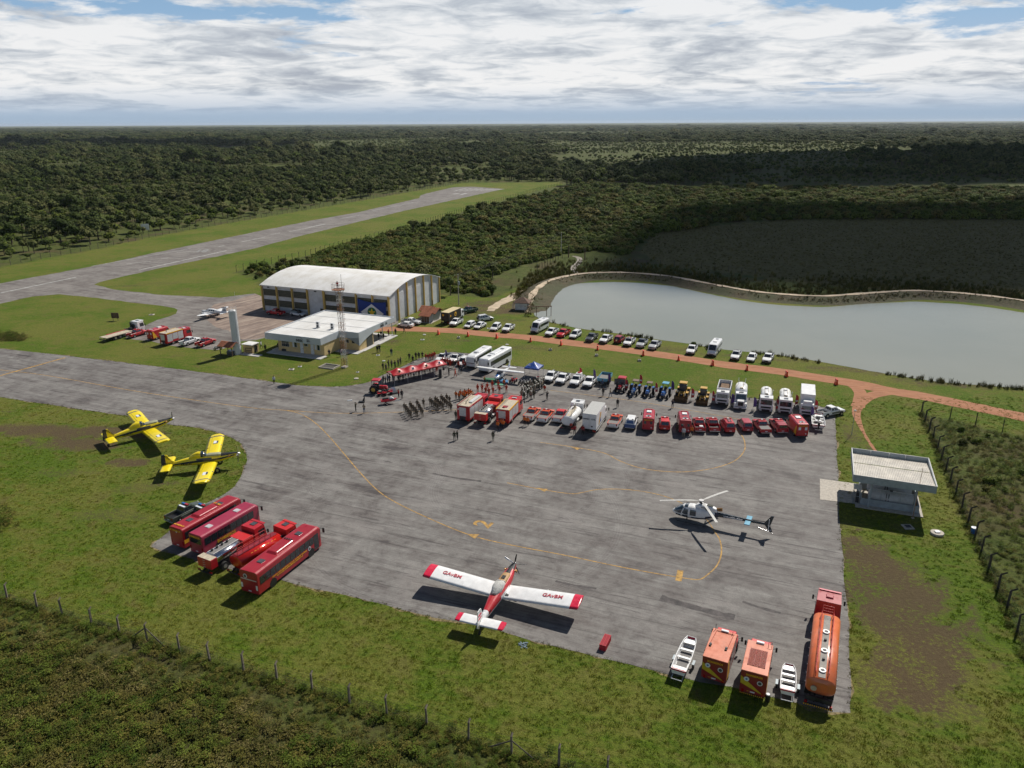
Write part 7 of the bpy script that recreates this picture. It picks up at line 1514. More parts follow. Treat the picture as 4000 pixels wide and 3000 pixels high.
put('minib',mk_van(WHITE,7.0,2.75),Z7(1645,362,1.3),208,'white high-roof minibus left of the pond row','minibus',PR)
put('pk_white',None,Z8(232,318,.9),206,'white pickup between the first minibus and the bright red pickup','pickup',PR)
put('pk_redp',mk_pickup(paint('bright_red',(.52,.01,.02),.03),bar=False),Z8(333,328,.9),207,'bright red pickup parked by the pond','pickup',PR)
put('suv_w',None,Z8(437,343,.8),207,'white car with roof rails right of the bright red pickup','car',PR); o_ = [c for c in S.collection.objects if c.get('label') == 'white car with roof rails right of the bright red pickup'][0]
for c in list(o_.children):
    if c.name.startswith('spare'): bpy.data.objects.remove(c)
put('pk_dg',mk_pickup(DGREY),Z8(578,365,.9),203,'dark grey pickup parked by the pond','pickup',PR)
put('pk_wr',None,Z8(700,378,.9),207,'white pickup right of the dark grey pickup','pickup',PR)
put('suv_r',mk_suv(paint('dark_red',(.28,.012,.02),.05),4.3,1.7,spare=True),Z8(820,382,.8),27,'dark red car with spare wheel facing the pond','car',PR)
put('pk_wb',mk_pickup(WHITE,bar=True),Z8(903,402,.9),204,'white pickup with red light bar beside the dark red car','pickup',PR)
put('pk_si',mk_pickup(SILV,cabcol=DGREY),Z8(1012,414,.9),203,'silver pickup with dark roof near the row end','pickup',PR)
put('pk_s2',mk_pickup(SILV,stripes=WHITE),Z8(1122,430,.9),207,'light silver pickup last before the gap by the pond','pickup',PR)
put('pk_wr',None,Z8(1443,470,.9),203,'white pickup standing alone left of the second minibus','pickup',PR)
put('minib',None,Z8(1640,462,1.3),206,'white high-roof minibus between two white pickups by the pond','minibus',PR)
put('pk_rack',mk_pickup(WHITE,rack=True),Z8(1826,518,.9),204,'white pickup with black roof rack right of the second minibus','pickup',PR)
put('sedan',None,Z8(1962,540,.7),206,'white sedan between the last two pickups by the pond','car',PR)
put('pk_wr',None,Z8(2102,542,.9),207,'white pickup at the right end of the pond row','pickup',PR)
# row A: fronts to the camera
def tankcargo(r): MB().box(-2.2,-1.0,-.6,.6,.8,1.75,WHITE,.05,.05).obj('water_container',r); MB().box(-1.9,-1.4,-.3,.3,1.75,1.9,RED).obj('pump',r)
def bikecargo(r): MB().tube((-1.9,-.1,1.3),(-1.9,.1,1.3),.33,RUB,n=12).box(-1.8,-1.0,-.15,.15,1.2,1.6,SILV).obj('motorcycle_cargo',r)
put('pk_sc',mk_pickup(WHITE,single=True),Z3(1408,268,1.0),203,'white single-cab pickup left of two others behind the red tent','pickup')
put('pk_sc',None,Z3(1588,280,1.0),203,'white single-cab pickup middle of the three behind the red tent','pickup')
put('suv_w3',mk_suv(WHITE,4.1,1.6,hood=.9),Z3(1700,335,.8),203,'white car right beside the white minibus coach','car')
put('micro',mk_bus(WHITE,8.6,1.12,2.9,n=5,ac=True,nose=.5,cont=True),Z3(1800,420,.45),203.5,'white midi bus left of the larger white bus','bus',ref=(4.3,0))
put('wbus',mk_bus(WHITE,10.6,1.24,3.2,cont=True,ac=True),Z4(835,315,.45),207.5,'large white bus behind the high-wing plane','bus',ref=(5.3,0))
put('pk_bk',mk_pickup(WHITE,cargo=bikecargo),Z5(140,405,.5),200,'white pickup with motorcycle in its bed beside the blue gazebo','pickup',ref=(2.6,0))
put('pk_wr',None,Z5(308,432,.5),201,'white pickup second from the blue gazebo','pickup',ref=(2.6,0))
put('pk_tk',mk_pickup(WHITE,cargo=tankcargo,single=True),Z5(512,458,.5),201,'white pickup carrying a white water container','pickup',ref=(2.6,0))
put('pk_rb',mk_pickup(WHITE,rollbar=True,bedm=DGREY),Z5(700,482,.5),201,'white pickup left of the blue farm trailer','pickup',ref=(2.6,0))
put('cart',mk_cart,Z5(968,345,1.2),200,'blue farm trailer with grey load beside the red tractor','trailer')
put('tr_red',mk_tractor(RED,RED,True),Z5(1178,545,.4),201,'red tractor with cab and open glass doors','tractor',ref=(1.7,0))
put('tr_b',mk_tractor(BLUE,mat('canopy_brown',(.16,.10,.08),.7),False),Z5(1368,590,.4),203,'blue tractor with brown canopy beside the red tractor','tractor','blue tractors',ref=(1.7,0))
put('tr_b',None,Z5(1572,610,.4),203,'blue tractor with brown canopy, middle of the three blue ones','tractor','blue tractors',ref=(1.7,0),scale=.95)
put('tr_b2',mk_tractor(BLUE,LBLUE,False),Z5(1800,640,.4),203,'blue tractor with pale blue canopy beside the yellow loader','tractor','blue tractors',ref=(1.7,0),scale=1.05)
put('load',mk_loader,Z5(2052,690,.3),200,'yellow wheel loader with broad bucket, left of the pair','loader',ref=(3.2,0))
put('load',None,Z6(412,530,.3),199,'yellow wheel loader beside the white dump truck','loader',ref=(3.2,0),scale=.88)
put('dump',mk_dump,Z6(645,525,.5),199.6,'white dump truck with brown load','truck',ref=(3.8,0))
put('hood',mk_hood_tanker,Z6(858,572,.5),197,'white bonneted tanker truck right of the dump truck','truck',ref=(4.3,0))
put('tkp',mk_water_truck(8.4,WHITE,WHITE,WHITE,'posts'),Z6(1150,605,.5),198,'white tanker truck with two upright pipes, left of the pair','truck',ref=(4.2,0))
put('tkp',None,Z6(1372,628,.5),198.5,'white tanker truck with two upright pipes beside the white box truck','truck',ref=(4.2,0))
put('wbox',mk_box_truck(WHITE,WHITE,7.8,3.9,deflector=True),Z6(1620,662,.5),200,'white box truck with roof deflector at the right end of the row','truck',ref=(3.9,0))
# row B: rears to the camera
put('fp1',mk_fire_pump(8.2,3.3,BEIG,'ladder',RED),Z4(487,1165,.5),23,'red fire engine with roof ladder at the left end of the rear-facing row','fire engine',ref=(-4.1,0))
put('tkr',mk_water_truck(8.6,SCAR,SCAR,CHROME,'flat'),Z4(775,1215,.45),20.5,'red tanker truck with metal tank between two fire engines','truck',ref=(-4.3,0))
put('fp2',mk_fire_pump(7.6,3.05,BEIG,'hatch',SCAR),Z4(1165,1205,.5),19,'red fire engine with open roof hatch and roof frame','fire engine',ref=(-3.8,0))
ORW = paint('orange_red',(.70,.10,.03),.04)
po = mk_pickup(ORW,low=WHITE,cabcol=ORW,cover=CANV,bar=True)
put('pk_or',po,Z4(1595,1140,.55),21,'orange and white pickup with grey bed cover beside the fire engines','pickup','orange and white pickups',ref=(-2.65,0))
put('pk_or',None,Z4(1835,1175,.55),21,'orange and white pickup, second of the pair beside the fire engines','pickup','orange and white pickups',ref=(-2.65,0))
put('pk_orr',mk_pickup(RED,low=WHITE,cabcol=SCAR,cover=CANV,bar=False),Z5(272,980,.55),20,'red and white pickup half hidden by the white tanker','pickup','orange and white pickups',ref=(-2.65,0))
put('tkw',mk_water_truck(8.2,WHITE,WHITE,WHITE,'white'),Z5(420,1085,.5),19.5,'white tanker truck with rails in the rear-facing row','truck',ref=(-4.1,0))
def defx(r,x0,x1,W,H):
    text(r,'DEFESA   CIVIL',.34,LETK,(x0-.02,0,2.75),(0,-1,0),(0,0,1),'lettering')
    for y in (0,-.15,.15): MB().box(x0-.04,x0-.01,y-.015,y+.015,1.0,H-.1,ALU).obj('door_bar',r)
    MB().box(x0-.02,x0,-.6,-.35,1.35,1.6,LETK).obj('emblem',r)
    MB().slab([(x0+1.6,-W-.004,1.2),(x0+2.4,-W-.004,1.2),(x0+3.5,-W-.004,3.0),(x0+2.6,-W-.004,3.2)],.01,mat('logo_ochre',(.6,.34,.08),.5)).obj('logo',r); MB().slab([(x0+2.6,-W-.008,1.4),(x0+3.4,-W-.008,1.4),(x0+3.0,-W-.008,2.3)],.01,BLUE).obj('logo',r)
    MB().tube((x0-.1,-.8,.75),(x0-.02,-.8,.75),.2,mat('hose_red',(.3,.04,.02),.7),n=12).obj('reel',r)
put('dcbox',mk_box_truck(WHITE,WHITE,8.0,3.65,roof=mat('box_roof_grey',(.42,.42,.40),.6,dirt=.1),ext=defx),Z5(740,1125,.55),20.5,'white box truck with grey roof and black lettering on its rear doors','truck',ref=(-4,0))
put('pk_or',None,Z5(1075,1060,.55),19,'orange and white pickup between the white box truck and a blue and white car','pickup','orange and white pickups',ref=(-2.65,0))
NVB = paint('police_blue',(.02,.07,.22),.05)
put('pol',mk_suv(WHITE,4.8,1.85,bar=False,bcol=NVB),Z5(1325,1075,.5),16,'white and blue police car with blue tailgate','car',ref=(-2.4,0))
o_ = [c for c in COL.objects if c.get('label','').startswith('white and blue police')][0]; MB().box(-2.44,-2.37,-.86,.86,.5,1.12,NVB).obj('tailgate_panel',o_,.02)
for s in (1,-1): MB().tube((-1.9,s*.4,1.88),(-1.9,s*.4,1.95),.13,DKST,n=10).obj('roof_vent',o_); MB().box(-2.42,-.2,s*.93-.006,s*.93+.006,.5,1.0,NVB).obj('side_panel',o_)
vr = mk_van(RED,5.9,2.6,False,bar=True,letter=True,yellow=True)
put('vanr',mk_van(paint('van_red',(.42,.015,.03),.06),5.9,2.6,False,bar=True,letter=True),Z5(1587,1098,.5),12,'red rescue van with two pale rear windows left of a red hatchback','van',ref=(-2.95,0))
put('suv_rr',mk_suv(SCAR,4.7,1.75,bar=True),Z5(1832,1092,.5),9.5,'red car with white side windows between two red vans','car',RPV,ref=(-2.35,0))
put('vanr2',mk_van(CRIM,5.9,2.65,False,bar=True,lad=True,emb=True),Z6(222,850,.5),8,'crimson rescue van with hose tube and white beacons on its roof','van',ref=(-2.95,0))
def whitecargo(r): MB().box(-2.1,-1.3,-.6,.2,.8,1.1,WHITE,.1,.1).obj('bed_load',r,.03)
put('pk_rc',mk_pickup(RED,bar=True,cargo=whitecargo),Z6(400,835,.55),8,'red pickup with white load in its open bed','pickup',RPV,ref=(-2.65,0))
put('pk_rc2',mk_pickup(RED,bar=True),Z6(567,835,.55),6,'red pickup with empty open bed left of the car with roof ladder','pickup',RPV,ref=(-2.65,0))
put('suv_l',mk_suv(RED,4.9,1.9,ladder=True,bar=True),Z6(748,845,.5),2,'red off-road car with ladder on its roof','car',RPV,ref=(-2.45,0))
put('suv_rc',mk_suv(paint('rose_red',(.42,.03,.045),.05),4.6,1.75),Z6(952,835,.45),2,'plain red car right of the red car with roof ladder','car',RPV,ref=(-2.3,0))
put('pk_rg',mk_pickup(RED,cover=CANV,bar=True),Z6(1160,855,.55),0,'red pickup with grey bed cover in the rear-facing row','pickup',RPV,ref=(-2.65,0))
put('pk_rcn',mk_pickup(RED,canopy=CRIM,bar=True),Z6(1352,850,.55),1,'red pickup with red canopy left of the last red van','pickup',RPV,ref=(-2.65,0))
put('vanr3',mk_van(RED,5.9,2.6,False,bar=True,letter=True,yellow=True),Z6(1572,892,.5),2,'red rescue van with yellow side stripes at the right end of the row','van',ref=(-2.95,0))
put('boat3',mk_boat(L=5.6,W=1.05,motor=True,big=True),Z6(1755,710,1.0),19,'wide white motor boat on trailer behind a white pickup','boat')
put('pk_wl',mk_pickup(WHITE,stripes=DGREY),Z6(1905,600,.9),68,'white pickup with dark door panel hitched to the motor boat','pickup')
# small things near the red tent
put('tr_red2',mk_tractor(RED,RED,True),Z3(470,720,.9),98,'red tractor with cab left of the red tent','tractor')
put('quad',mk_quad,Z3(520,795,.5),75,'red quad bike behind the jet ski','quad bike','red quad bikes'); put('quad',None,Z3(610,775,.5),80,'red quad bike between the tractor and the standing pair','quad bike','red quad bikes')
put('jet',mk_jetski,Z3(615,900,.7),72,'red jet ski with white bow on a low trailer','jet ski')
wb = Z3(705,800); o = MB().box(-.5,.5,-.5,.5,0,.35,DGREY).slab([(-.5,.5,.35),(.5,.5,.35),(.4,.7,1.1),(-.4,.7,1.1)],.05,PLAQ).obj('equipment_box'); o.location = (wb.x,wb.y,.012); o.rotation_euler = (0,0,.5); tag(o,'open dark equipment box with pale lid beside the jet ski','box')
q = Z3(60,903); o = MB().box(-.5,.5,-.15,.15,0,.12,WHITE,.05,.05).obj('drone_case'); o.location = (q.x,q.y,.012); o.rotation_euler = (0,0,.3); tag(o,'small white case lying on the asphalt left of the photographers','case')
q = Z3(232,930); o = MB().box(-.55,.55,-.3,.3,0,.25,BLACK).slab([(.1,.3,.25),(.5,.3,.25),(.6,.4,1.1),(.45,.4,1.1)],.05,BLACK).obj('gear_case'); o.location = (q.x,q.y,.012); tag(o,'black gear case on the asphalt behind the two photographers','case')
put('quad2',mk_quad,Z4(1350,460,.5),200,'quad bike with dark load right of the blue tarpaulin','quad bike')
for i in range(5):
    put('bike_bk',mk_motorbike(BLACK),Z4(1465+i*52,495+i*2,.5),203,('black motorcycle at the left end of the motorcycle line','second black motorcycle in the line before the gazebo','black motorcycle in the middle of the line','fourth black motorcycle in the line before the gazebo','fifth black motorcycle beside the helmeted men')[i],'motorcycle','motorcycles lined up before the blue gazebo')
put('bike_rd',mk_motorbike(RED),Z4(1760,430,.5),203,'red motorcycle under the blue gazebo edge','motorcycle')
# tarpaulins under the small plane
for pts,m,lab in (([Z4(850,430),Z4(1090,440),Z4(1120,520),Z4(880,500)],mat('tarp_green',(.02,.13,.06),.7),'dark green tarpaulin spread under the small plane'),([Z4(1090,440),Z4(1265,470),Z4(1255,520),Z4(1120,520)],mat('tarp_blue',(.04,.17,.33),.7),'blue tarpaulin spread right of the green one'),([Z4(990,512),Z4(1200,522),Z4(1180,560),Z4(1030,550)],mat('tarp_mint',(.10,.32,.20),.7),'pale green tarpaulin strip in front of the blue one')):
    c = sum(pts,Vector())/4; o = MB().slab([(p.x-c.x,p.y-c.y,.1) for p in (pts if (pts[1]-pts[0]).cross(pts[2]-pts[1]).z > 0 else pts[::-1])],.09,m).obj('tarpaulin'); o.location = (c.x,c.y,.013+.003*len(lab) % .01); tag(o,lab,'tarpaulin','tarpaulins under the small plane')
# gazebos
RT = mat('tent_red',(.40,.010,.014),.35,var=.1,scale=1,coat=.2); BT = mat('tent_blue',(.015,.06,.28),.4,var=.2,scale=2)
def canopy(root,x0,x1,y0,y1,z,pk,m,n=1,val=.28,nx=10,wave=0.0):
    mb = MB(); W_ = (x1-x0)/n
    NX,NY = nx*n,10; vs = []
    for i in range(NX+1):
        for j in range(NY+1):
            x = x0+(x1-x0)*i/NX; y = y0+(y1-y0)*j/NY; u = ((x-x0) % W_)/W_ if i < NX else 1.0; d = 1-max(abs(2*u-1),abs(2*j/NY-1)); d2 = 1-abs(2*j/NY-1) if n > 1 else d
            dd = d if n == 1 else (d*.55+d2*.45)
            h = z+(pk-z)*(dd**1.25)+wave*noise.noise(Vector((x*.9,y*.9,1))); vs.append((x,y,h))
    mb.add(vs,[(i*(NY+1)+j,(i+1)*(NY+1)+j,(i+1)*(NY+1)+j+1,i*(NY+1)+j+1) for i in range(NX) for j in range(NY)],m,True)
    c = mb.obj('canopy',root); v = MB().box(x0-.02,x1+.02,y0-.02,y0,z-val,z+.02,m).box(x0-.02,x1+.02,y1,y1+.02,z-val,z+.02,m).box(x0-.02,x0,y0,y1,z-val,z+.02,m).box(x1,x1+.02,y0,y1,z-val,z+.02,m).obj('valance',root)
    for i in range(n+1):
        for y in (y0+.05,y1-.05): MB().tube((x0+W_*i+(.05 if i == 0 else -.05 if i == n else 0),y,0),(x0+W_*i+(.05 if i == 0 else -.05 if i == n else 0),y,z),.045,ALU,n=5).obj('leg',root)
a = Z3(695,545,2.15); b = Z3(1462,378,2.15); c = Z3(610,478,2.15); hdt = math.degrees(atan2((b-a).x,(b-a).y)); LT = (b-a).length
tt = tag(empty('red_tent',(a.x,a.y,.012),R(90-hdt)),'long wavy red tent of several joined gazebos with round emblems','tent')
WT = 3.2
canopy(tt,0,LT,0,WT,2.15,3.05,RT,4,.2,8,.12)
for i in range(4):
    for s in (0,): e = MB().tube((LT/8*(2*i+1),.55,2.62),(LT/8*(2*i+1),.5,2.64),.3,mat('emblem_gold',(.55,.35,.12),.5) if i % 2 == 0 else PLAQ,n=14).obj('emblem',tt); MB().tube((LT/8*(2*i+1),.5,2.64),(LT/8*(2*i+1),.49,2.645),.17,NAVY,n=12).obj('crest',e)
text(tt,'CORPO DE BOMBEIROS MILITAR',.16,PLAQ,(LT*.22,-.03,2.05),(1,0,0),(0,0,1),'lettering')
a = Z4(1540,245,2.2); b = Z4(1780,275,2.2); c = Z4(1885,195,2.2); hdt2 = math.degrees(atan2((b-a).x,(b-a).y)); LB = (b-a).length
tb_ = tag(empty('blue_gazebo',(a.x,a.y,.012),R(90-hdt2)),'blue pyramid gazebo at the apron edge by the motorcycles','gazebo'); canopy(tb_,0,LB,0,LB,2.2,3.25,BT,1,.3)
text(tb_,'BIC',.5,PLAQ,(LB*.3,.55,2.62),(1,0,0),(0,.7,.7),'lettering'); text(tb_,'BRIGADA',.16,PLAQ,(LB*.5,-.03,2.05),(1,0,0),(0,0,1),'lettering')
# feather flags along row A
FP = mat('flag_purple',(.12,.06,.25),.7,var=.3); FR_ = mat('flag_red',(.5,.03,.04),.7)
def mk_flag(m,m2=None):
    def f():
        r = empty('feather_flag'); MB().box(-.25,.25,-.25,.25,0,.08,DKST).obj('base',r); MB().tube((0,0,.05),(0,0,2.5),.02,ALU,n=4).obj('pole',r); mb = MB(); h = [(0,.6),(.55,.75),(.6,1.5),(.5,2.2),(.2,2.55),(0,2.5)]
        k = len(h); mb.add([(x,.05*sin(z*2.5)-.01,z) for x,z in h]+[(x,.05*sin(z*2.5)+.01,z) for x,z in h],[tuple(range(k)),tuple(range(2*k-1,k-1,-1))]+[(i,k+i,k+(i+1) % k,(i+1) % k) for i in range(k)],m); fl_ = mb.obj('banner_cloth',r)
        if m2: MB().box(.05,.5,-.03,.05,1.2,1.5,m2).obj('band',fl_)
        return r
    return f
for i,(q,k,lab) in enumerate(((Z5(600,375),0,'red feather flag between two white pickups'),(Z5(800,400),1,'purple feather flag before the white pickup by the farm trailer'),(Z5(1010,470),1,'purple feather flag at the farm trailer'),(Z5(1255,555),0,'red feather flag beside the red tractor'),(Z5(1465,480),0,'red feather flag beside the first blue tractor'),
                                 (Z5(1690,600),0,'dark red feather flag between blue tractors'),(Z5(1920,575),1,'purple feather flag left of the first yellow loader'),(Z6(290,490),0,'red and blue feather flag right of the first yellow loader'),(Z6(530,520),0,'feather flag left of the white dump truck'),(Z6(750,555),1,'purple feather flag between dump truck and bonneted tanker'),
                                 (Z6(1005,595),1,'purple feather flag between the white tanker trucks'),(Z6(1262,620),0,'red feather flag between the two trucks with upright pipes'),(Z6(1485,570),0,'bright red feather flag left of the white box truck'),(Z6(1660,715),1,'purple feather flag in front of the white box truck'),(Z6(1705,630),0,'red feather flag at the right side of the white box truck'),
                                 (Z3(1440,330),1,'feather flag at the right end of the red tent'),(Z3(1870,400),0,'orange red feather flag before the midi bus'))):
    put('flag%d' % k,mk_flag(FR_ if k == 0 else FP,WHITE if k == 0 else None),q,110+random.uniform(-30,30),lab,'flag','feather flags along the vehicle row')
# loudspeakers by the tent
for q,lab in ((Z3(1365,575),'tall black loudspeaker stack at the right end of the red tent'),):
    o = MB().box(-.3,.3,-.3,.3,0,1.9,BLACK).tube((0,-.31,.5),(0,-.3,.5),.22,DKST,n=12).tube((0,-.31,1.4),(0,-.3,1.4),.22,DKST,n=12).obj('speaker_stack',None,.02); o.location = (q.x,q.y,.012); tag(o,lab,'loudspeaker')
q = Z3(1415,550); r = tag(empty('speaker_on_stand',(q.x,q.y,.012)),'black loudspeaker on thin tripod beside the stack','loudspeaker'); MB().box(-.2,.2,-.18,.18,1.3,1.95,BLACK).obj('speaker',r,.02); MB().tube((0,0,.3),(0,0,1.3),.02,DKST,n=5).obj('pole',r)
for k in range(3): MB().tube((0,0,.5),(.4*cos(k*2.1),.4*sin(k*2.1),0),.018,DKST,n=4).obj('leg',r)
# ------------------------------------------------------------------ people
SHP = {}
def person_mesh(top,legs,head='hair',pose='stand',shoe=BLACK,vest=None,wide=0.0):
    key = (top.name,legs.name,head,pose,vest.name if vest else '')
    if key in SHP: return SHP[key]
    # joints: pelvis root, spine, limbs, grown by a skin modifier
    st = .11 if pose != 'walk' else .09
    V = [(0,0,.95),(0,0,1.15),(0,0,1.40),(.01,0,1.50),(.02,0,1.64),(.02,0,1.72)]; Rr = [.15,.135,.155,.06,.098,.075]; Ed = [(0,1),(1,2),(2,3),(3,4),(4,5)]
    for s in (1,-1):
        b = len(V); sw = .0
        if pose == 'walk': sw = .26*s
        V += [(sw*.15,s*st,.86),(sw*.55+.03,s*st*1.05,.48),(sw,s*st*1.1,.09),(sw+.14,s*st*1.2,.045)]; Rr += [.095,.07,.048,.04]; Ed += [(0,b),(b,b+1),(b+1,b+2),(b+2,b+3)]
        b = len(V)
        if pose == 'behind': A_ = [(0,s*.21,1.40),(-.06,s*.30,1.14),(-.17,s*.08,.98),(-.19,s*.03,.93)]
        elif pose == 'raise': A_ = [(0,s*.21,1.40),(.16,s*.28,1.24),(.27,s*.10,1.50),(.30,s*.06,1.56)]
        elif pose == 'front': A_ = [(0,s*.21,1.40),(.06,s*.28,1.14),(.24,s*.08,1.10),(.27,s*.02,1.10)]
        elif pose == 'walk': A_ = [(0,s*.21,1.40),(-.10*s,s*.27,1.13),(-.18*s+.06,s*.25,.90),(-.19*s+.08,s*.24,.82)]
        else: A_ = [(0,s*.21,1.40),(.0,s*.27,1.12),(.05,s*.25,.87),(.07,s*.24,.79)]
        V += A_; Rr += [.07,.05,.038,.042]; Ed += [(2,b),(b,b+1),(b+1,b+2),(b+2,b+3)]
    me = bpy.data.meshes.new('person_frame'); me.from_pydata(V,Ed,[]); o = bpy.data.objects.new('tmp',me); COL.objects.link(o)
    o.modifiers.new('s','SKIN')
    if not me.skin_vertices: 
        bm = bmesh.new(); bm.from_mesh(me); bm.verts.layers.skin.verify(); bm.to_mesh(me); bm.free()
    for i,sv in enumerate(me.skin_vertices[0].data): sv.radius = (Rr[i],Rr[i]*(1.25 if i in (0,1,2) else 1)); sv.use_root = (i == 0)
    m_ = o.modifiers.new('u','SUBSURF'); m_.levels = 1; m_.render_levels = 1
    bpy.context.view_layer.update(); out = bpy.data.meshes.new_from_object(o.evaluated_get(bpy.context.evaluated_depsgraph_get())); bpy.data.objects.remove(o); out.name = 'person'
    out.materials.clear()
    for m in (top,legs,SKIN,shoe,vest or top): out.materials.append(m)
    hands = (1.56,1.10,.80)
    for p in out.polygons:
        c = p.center; k = 0
        if c.z > 1.50: k = 2
        elif c.z < .93 and abs(c.y) < .2: k = 1
        if c.z < .11: k = 3
        if k == 0 and c.z > 1.0 and abs(c.y) < .2: k = 4
        if pose == 'stand' and c.z < .86 and abs(c.y) > .2: k = 2
        if pose == 'raise' and c.x > .24 and c.z > 1.40: k = 2
        if pose == 'front' and c.x > .22: k = 2
        if pose == 'behind' and c.x < -.15 and c.z < 1.0: k = 2
        p.material_index = k; p.use_smooth = True
    SHP[key] = out; return out
KHK = mat('cloth_khaki',(.135,.108,.075),.9,var=.15); OR_ = mat('cloth_orange',(.62,.15,.02),.85,var=.15); RJ = mat('cloth_redorange',(.50,.055,.02),.85,var=.15); BK = mat('cloth_black',(.014,.015,.018),.9); OLC = mat('cloth_olive',(.055,.058,.035),.9,var=.2); NVC = mat('cloth_navy',(.02,.028,.05),.9)
DEN = mat('cloth_denim',(.06,.10,.18),.9); WHC = mat('cloth_white',(.55,.56,.58),.85); TAN = mat('cloth_tan',(.30,.24,.17),.9); HELM = mat('helmet_cream',(.62,.60,.50),.5); CAPK = mat('cap_khaki',(.11,.09,.06),.9); RDC = mat('cloth_red',(.30,.02,.02),.9); HIV = mat('vest_yellow',(.45,.45,.05),.8); LBC = mat('cloth_paleblue',(.30,.38,.48),.9)
HEADS = {}
def head_mesh(kind):
    if kind in HEADS: return HEADS[kind]
    mb = MB()
    if kind == 'hair': mb.ball((0,0,1.70),.105,HAIR,10,6,(1.0,.92,.85))
    elif kind == 'helmet': mb.ball((.01,0,1.70),.15,HELM,12,6,(1.1,.95,.8)); mb.tube((.02,0,1.67),(.02,0,1.685),.17,HELM,n=12)
    elif kind == 'cap': mb.ball((0,0,1.71),.115,CAPK,10,6,(1.0,.95,.75)); mb.box(.08,.19,-.07,.07,1.69,1.71,CAPK)
    elif kind == 'orangecap': mb.ball((0,0,1.71),.115,RJ,10,6,(1.0,.95,.75)); mb.box(.08,.19,-.07,.07,1.69,1.71,RJ)
    me = mb.mesh('headwear'); HEADS[kind] = me; return me
FACE = MB().ball((.105,0,1.645),.018,SKIN,6,4,(1.2,.8,1.3)).ball((.1,.035,1.665),.011,HAIR,5,4).ball((.1,-.035,1.665),.011,HAIR,5,4).box(.098,.108,-.025,.025,1.595,1.603,mat('lip',(.2,.06,.05),.6)).ball((.01,.098,1.645),.022,SKIN,6,4,(.8,.5,1.3)).ball((.01,-.098,1.645),.022,SKIN,6,4,(.8,.5,1.3)).mesh('face')
def person(q,hd,lab,top=BK,legs=BK,head='hair',pose='stand',group=None,vest=None,s=None,z=.012):
    o = bpy.data.objects.new('person',person_mesh(top,legs,head,pose,vest=vest)); COL.objects.link(o); o.location = (q.x,q.y,z if q.z < .1 else q.z); o.rotation_euler = (0,0,R(90-hd)); s = s or random.uniform(.97,1.06); o.scale = (s,s,s)
    tag(o,lab,'person',group); hm = bpy.data.objects.new('hair' if head == 'hair' else head.replace('orangecap','cap'),head_mesh(head)); COL.objects.link(hm); hm.parent = o
    f = bpy.data.objects.new('face',FACE); COL.objects.link(f); f.parent = o
    return o
rp = random.Random(11)
j = lambda a=6: rp.uniform(-a,a)
# khaki squads: feet pixel grids
ORD = ('first','second','third','fourth','fifth','sixth','seventh')
def squad(cols,lab,top,legs,head,pose,group,hd,vest=None):
    for i,c in enumerate(cols):
        for k,q in enumerate(c): person(q,hd+j(5),'%s, %s from the back in its %s file' % (lab,ORD[k],ORD[i]),top,legs,head,pose,group,vest)
def filec(z,a,b,n): A = z(*a); B = z(*b); return [A.lerp(B,k/(n-1) if n > 1 else 0)+Vector((rp.uniform(-.08,.08),rp.uniform(-.08,.08),0)) for k in range(n)]
# a file runs from its front man (far) to the rear man (near)
squad([filec(Z3,(850,1060),(940,1168),5)[::-1],filec(Z3,(940,1040),(1030,1152),5)[::-1],filec(Z3,(1040,1015),(1115,1143),4)[::-1],filec(Z3,(1125,1005),(1127,1006),1)],'khaki uniformed person in the left squad',KHK,KHK,'cap','behind','khaki squad on the left',22)
squad([filec(Z3,(1222,985),(1330,1062),5)[::-1],filec(Z3,(1300,965),(1400,1045),5)[::-1],filec(Z3,(1385,940),(1520,1058),6)[::-1],filec(Z3,(1460,925),(1500,965),2)[::-1]],'khaki uniformed person in the right squad',KHK,KHK,'cap','behind','khaki squad on the right',22)
squad([filec(Z3,(1590,888),(1635,908),2)[::-1],filec(Z3,(1655,872),(1715,905),3)[::-1],filec(Z3,(1715,862),(1770,890),3)[::-1],filec(Z3,(1768,850),(1835,880),3)[::-1]],'brigade member in orange shirt',OR_,BK,'hair','behind','orange shirted squad',24)
for k,(x,y) in enumerate(((735,685),(812,680),(900,650),(872,720),(930,745),(1000,715),(1090,620),(1110,700),(1230,680),(985,610))): person(Z4(x,y),22+j(8),('red jumpsuited crew member at the left end of the group','red jumpsuited crew member second from the left','red jumpsuited crew member bending beside the orange bag','red jumpsuited crew member half hidden by the first fire engine','red jumpsuited crew member behind the tanker cab','red jumpsuited crew member above the tanker cab roof','red jumpsuited crew member nearest the small plane wheel','red jumpsuited crew member in the near rank right of centre','red jumpsuited crew member at the right end of the group','red jumpsuited crew member with purple collar in the far rank')[k],RJ,RJ,'orangecap','behind','red jumpsuited crew')
person(Z4(1190,590),200,'person in orange vest and dark trousers by the blue tarpaulin',OR_,BK,'hair','front')
person(Z4(855,515),190,'person with yellow green vest crouched by the green tarpaulin',OLC,BK,'orangecap','front',None,HIV,.8)
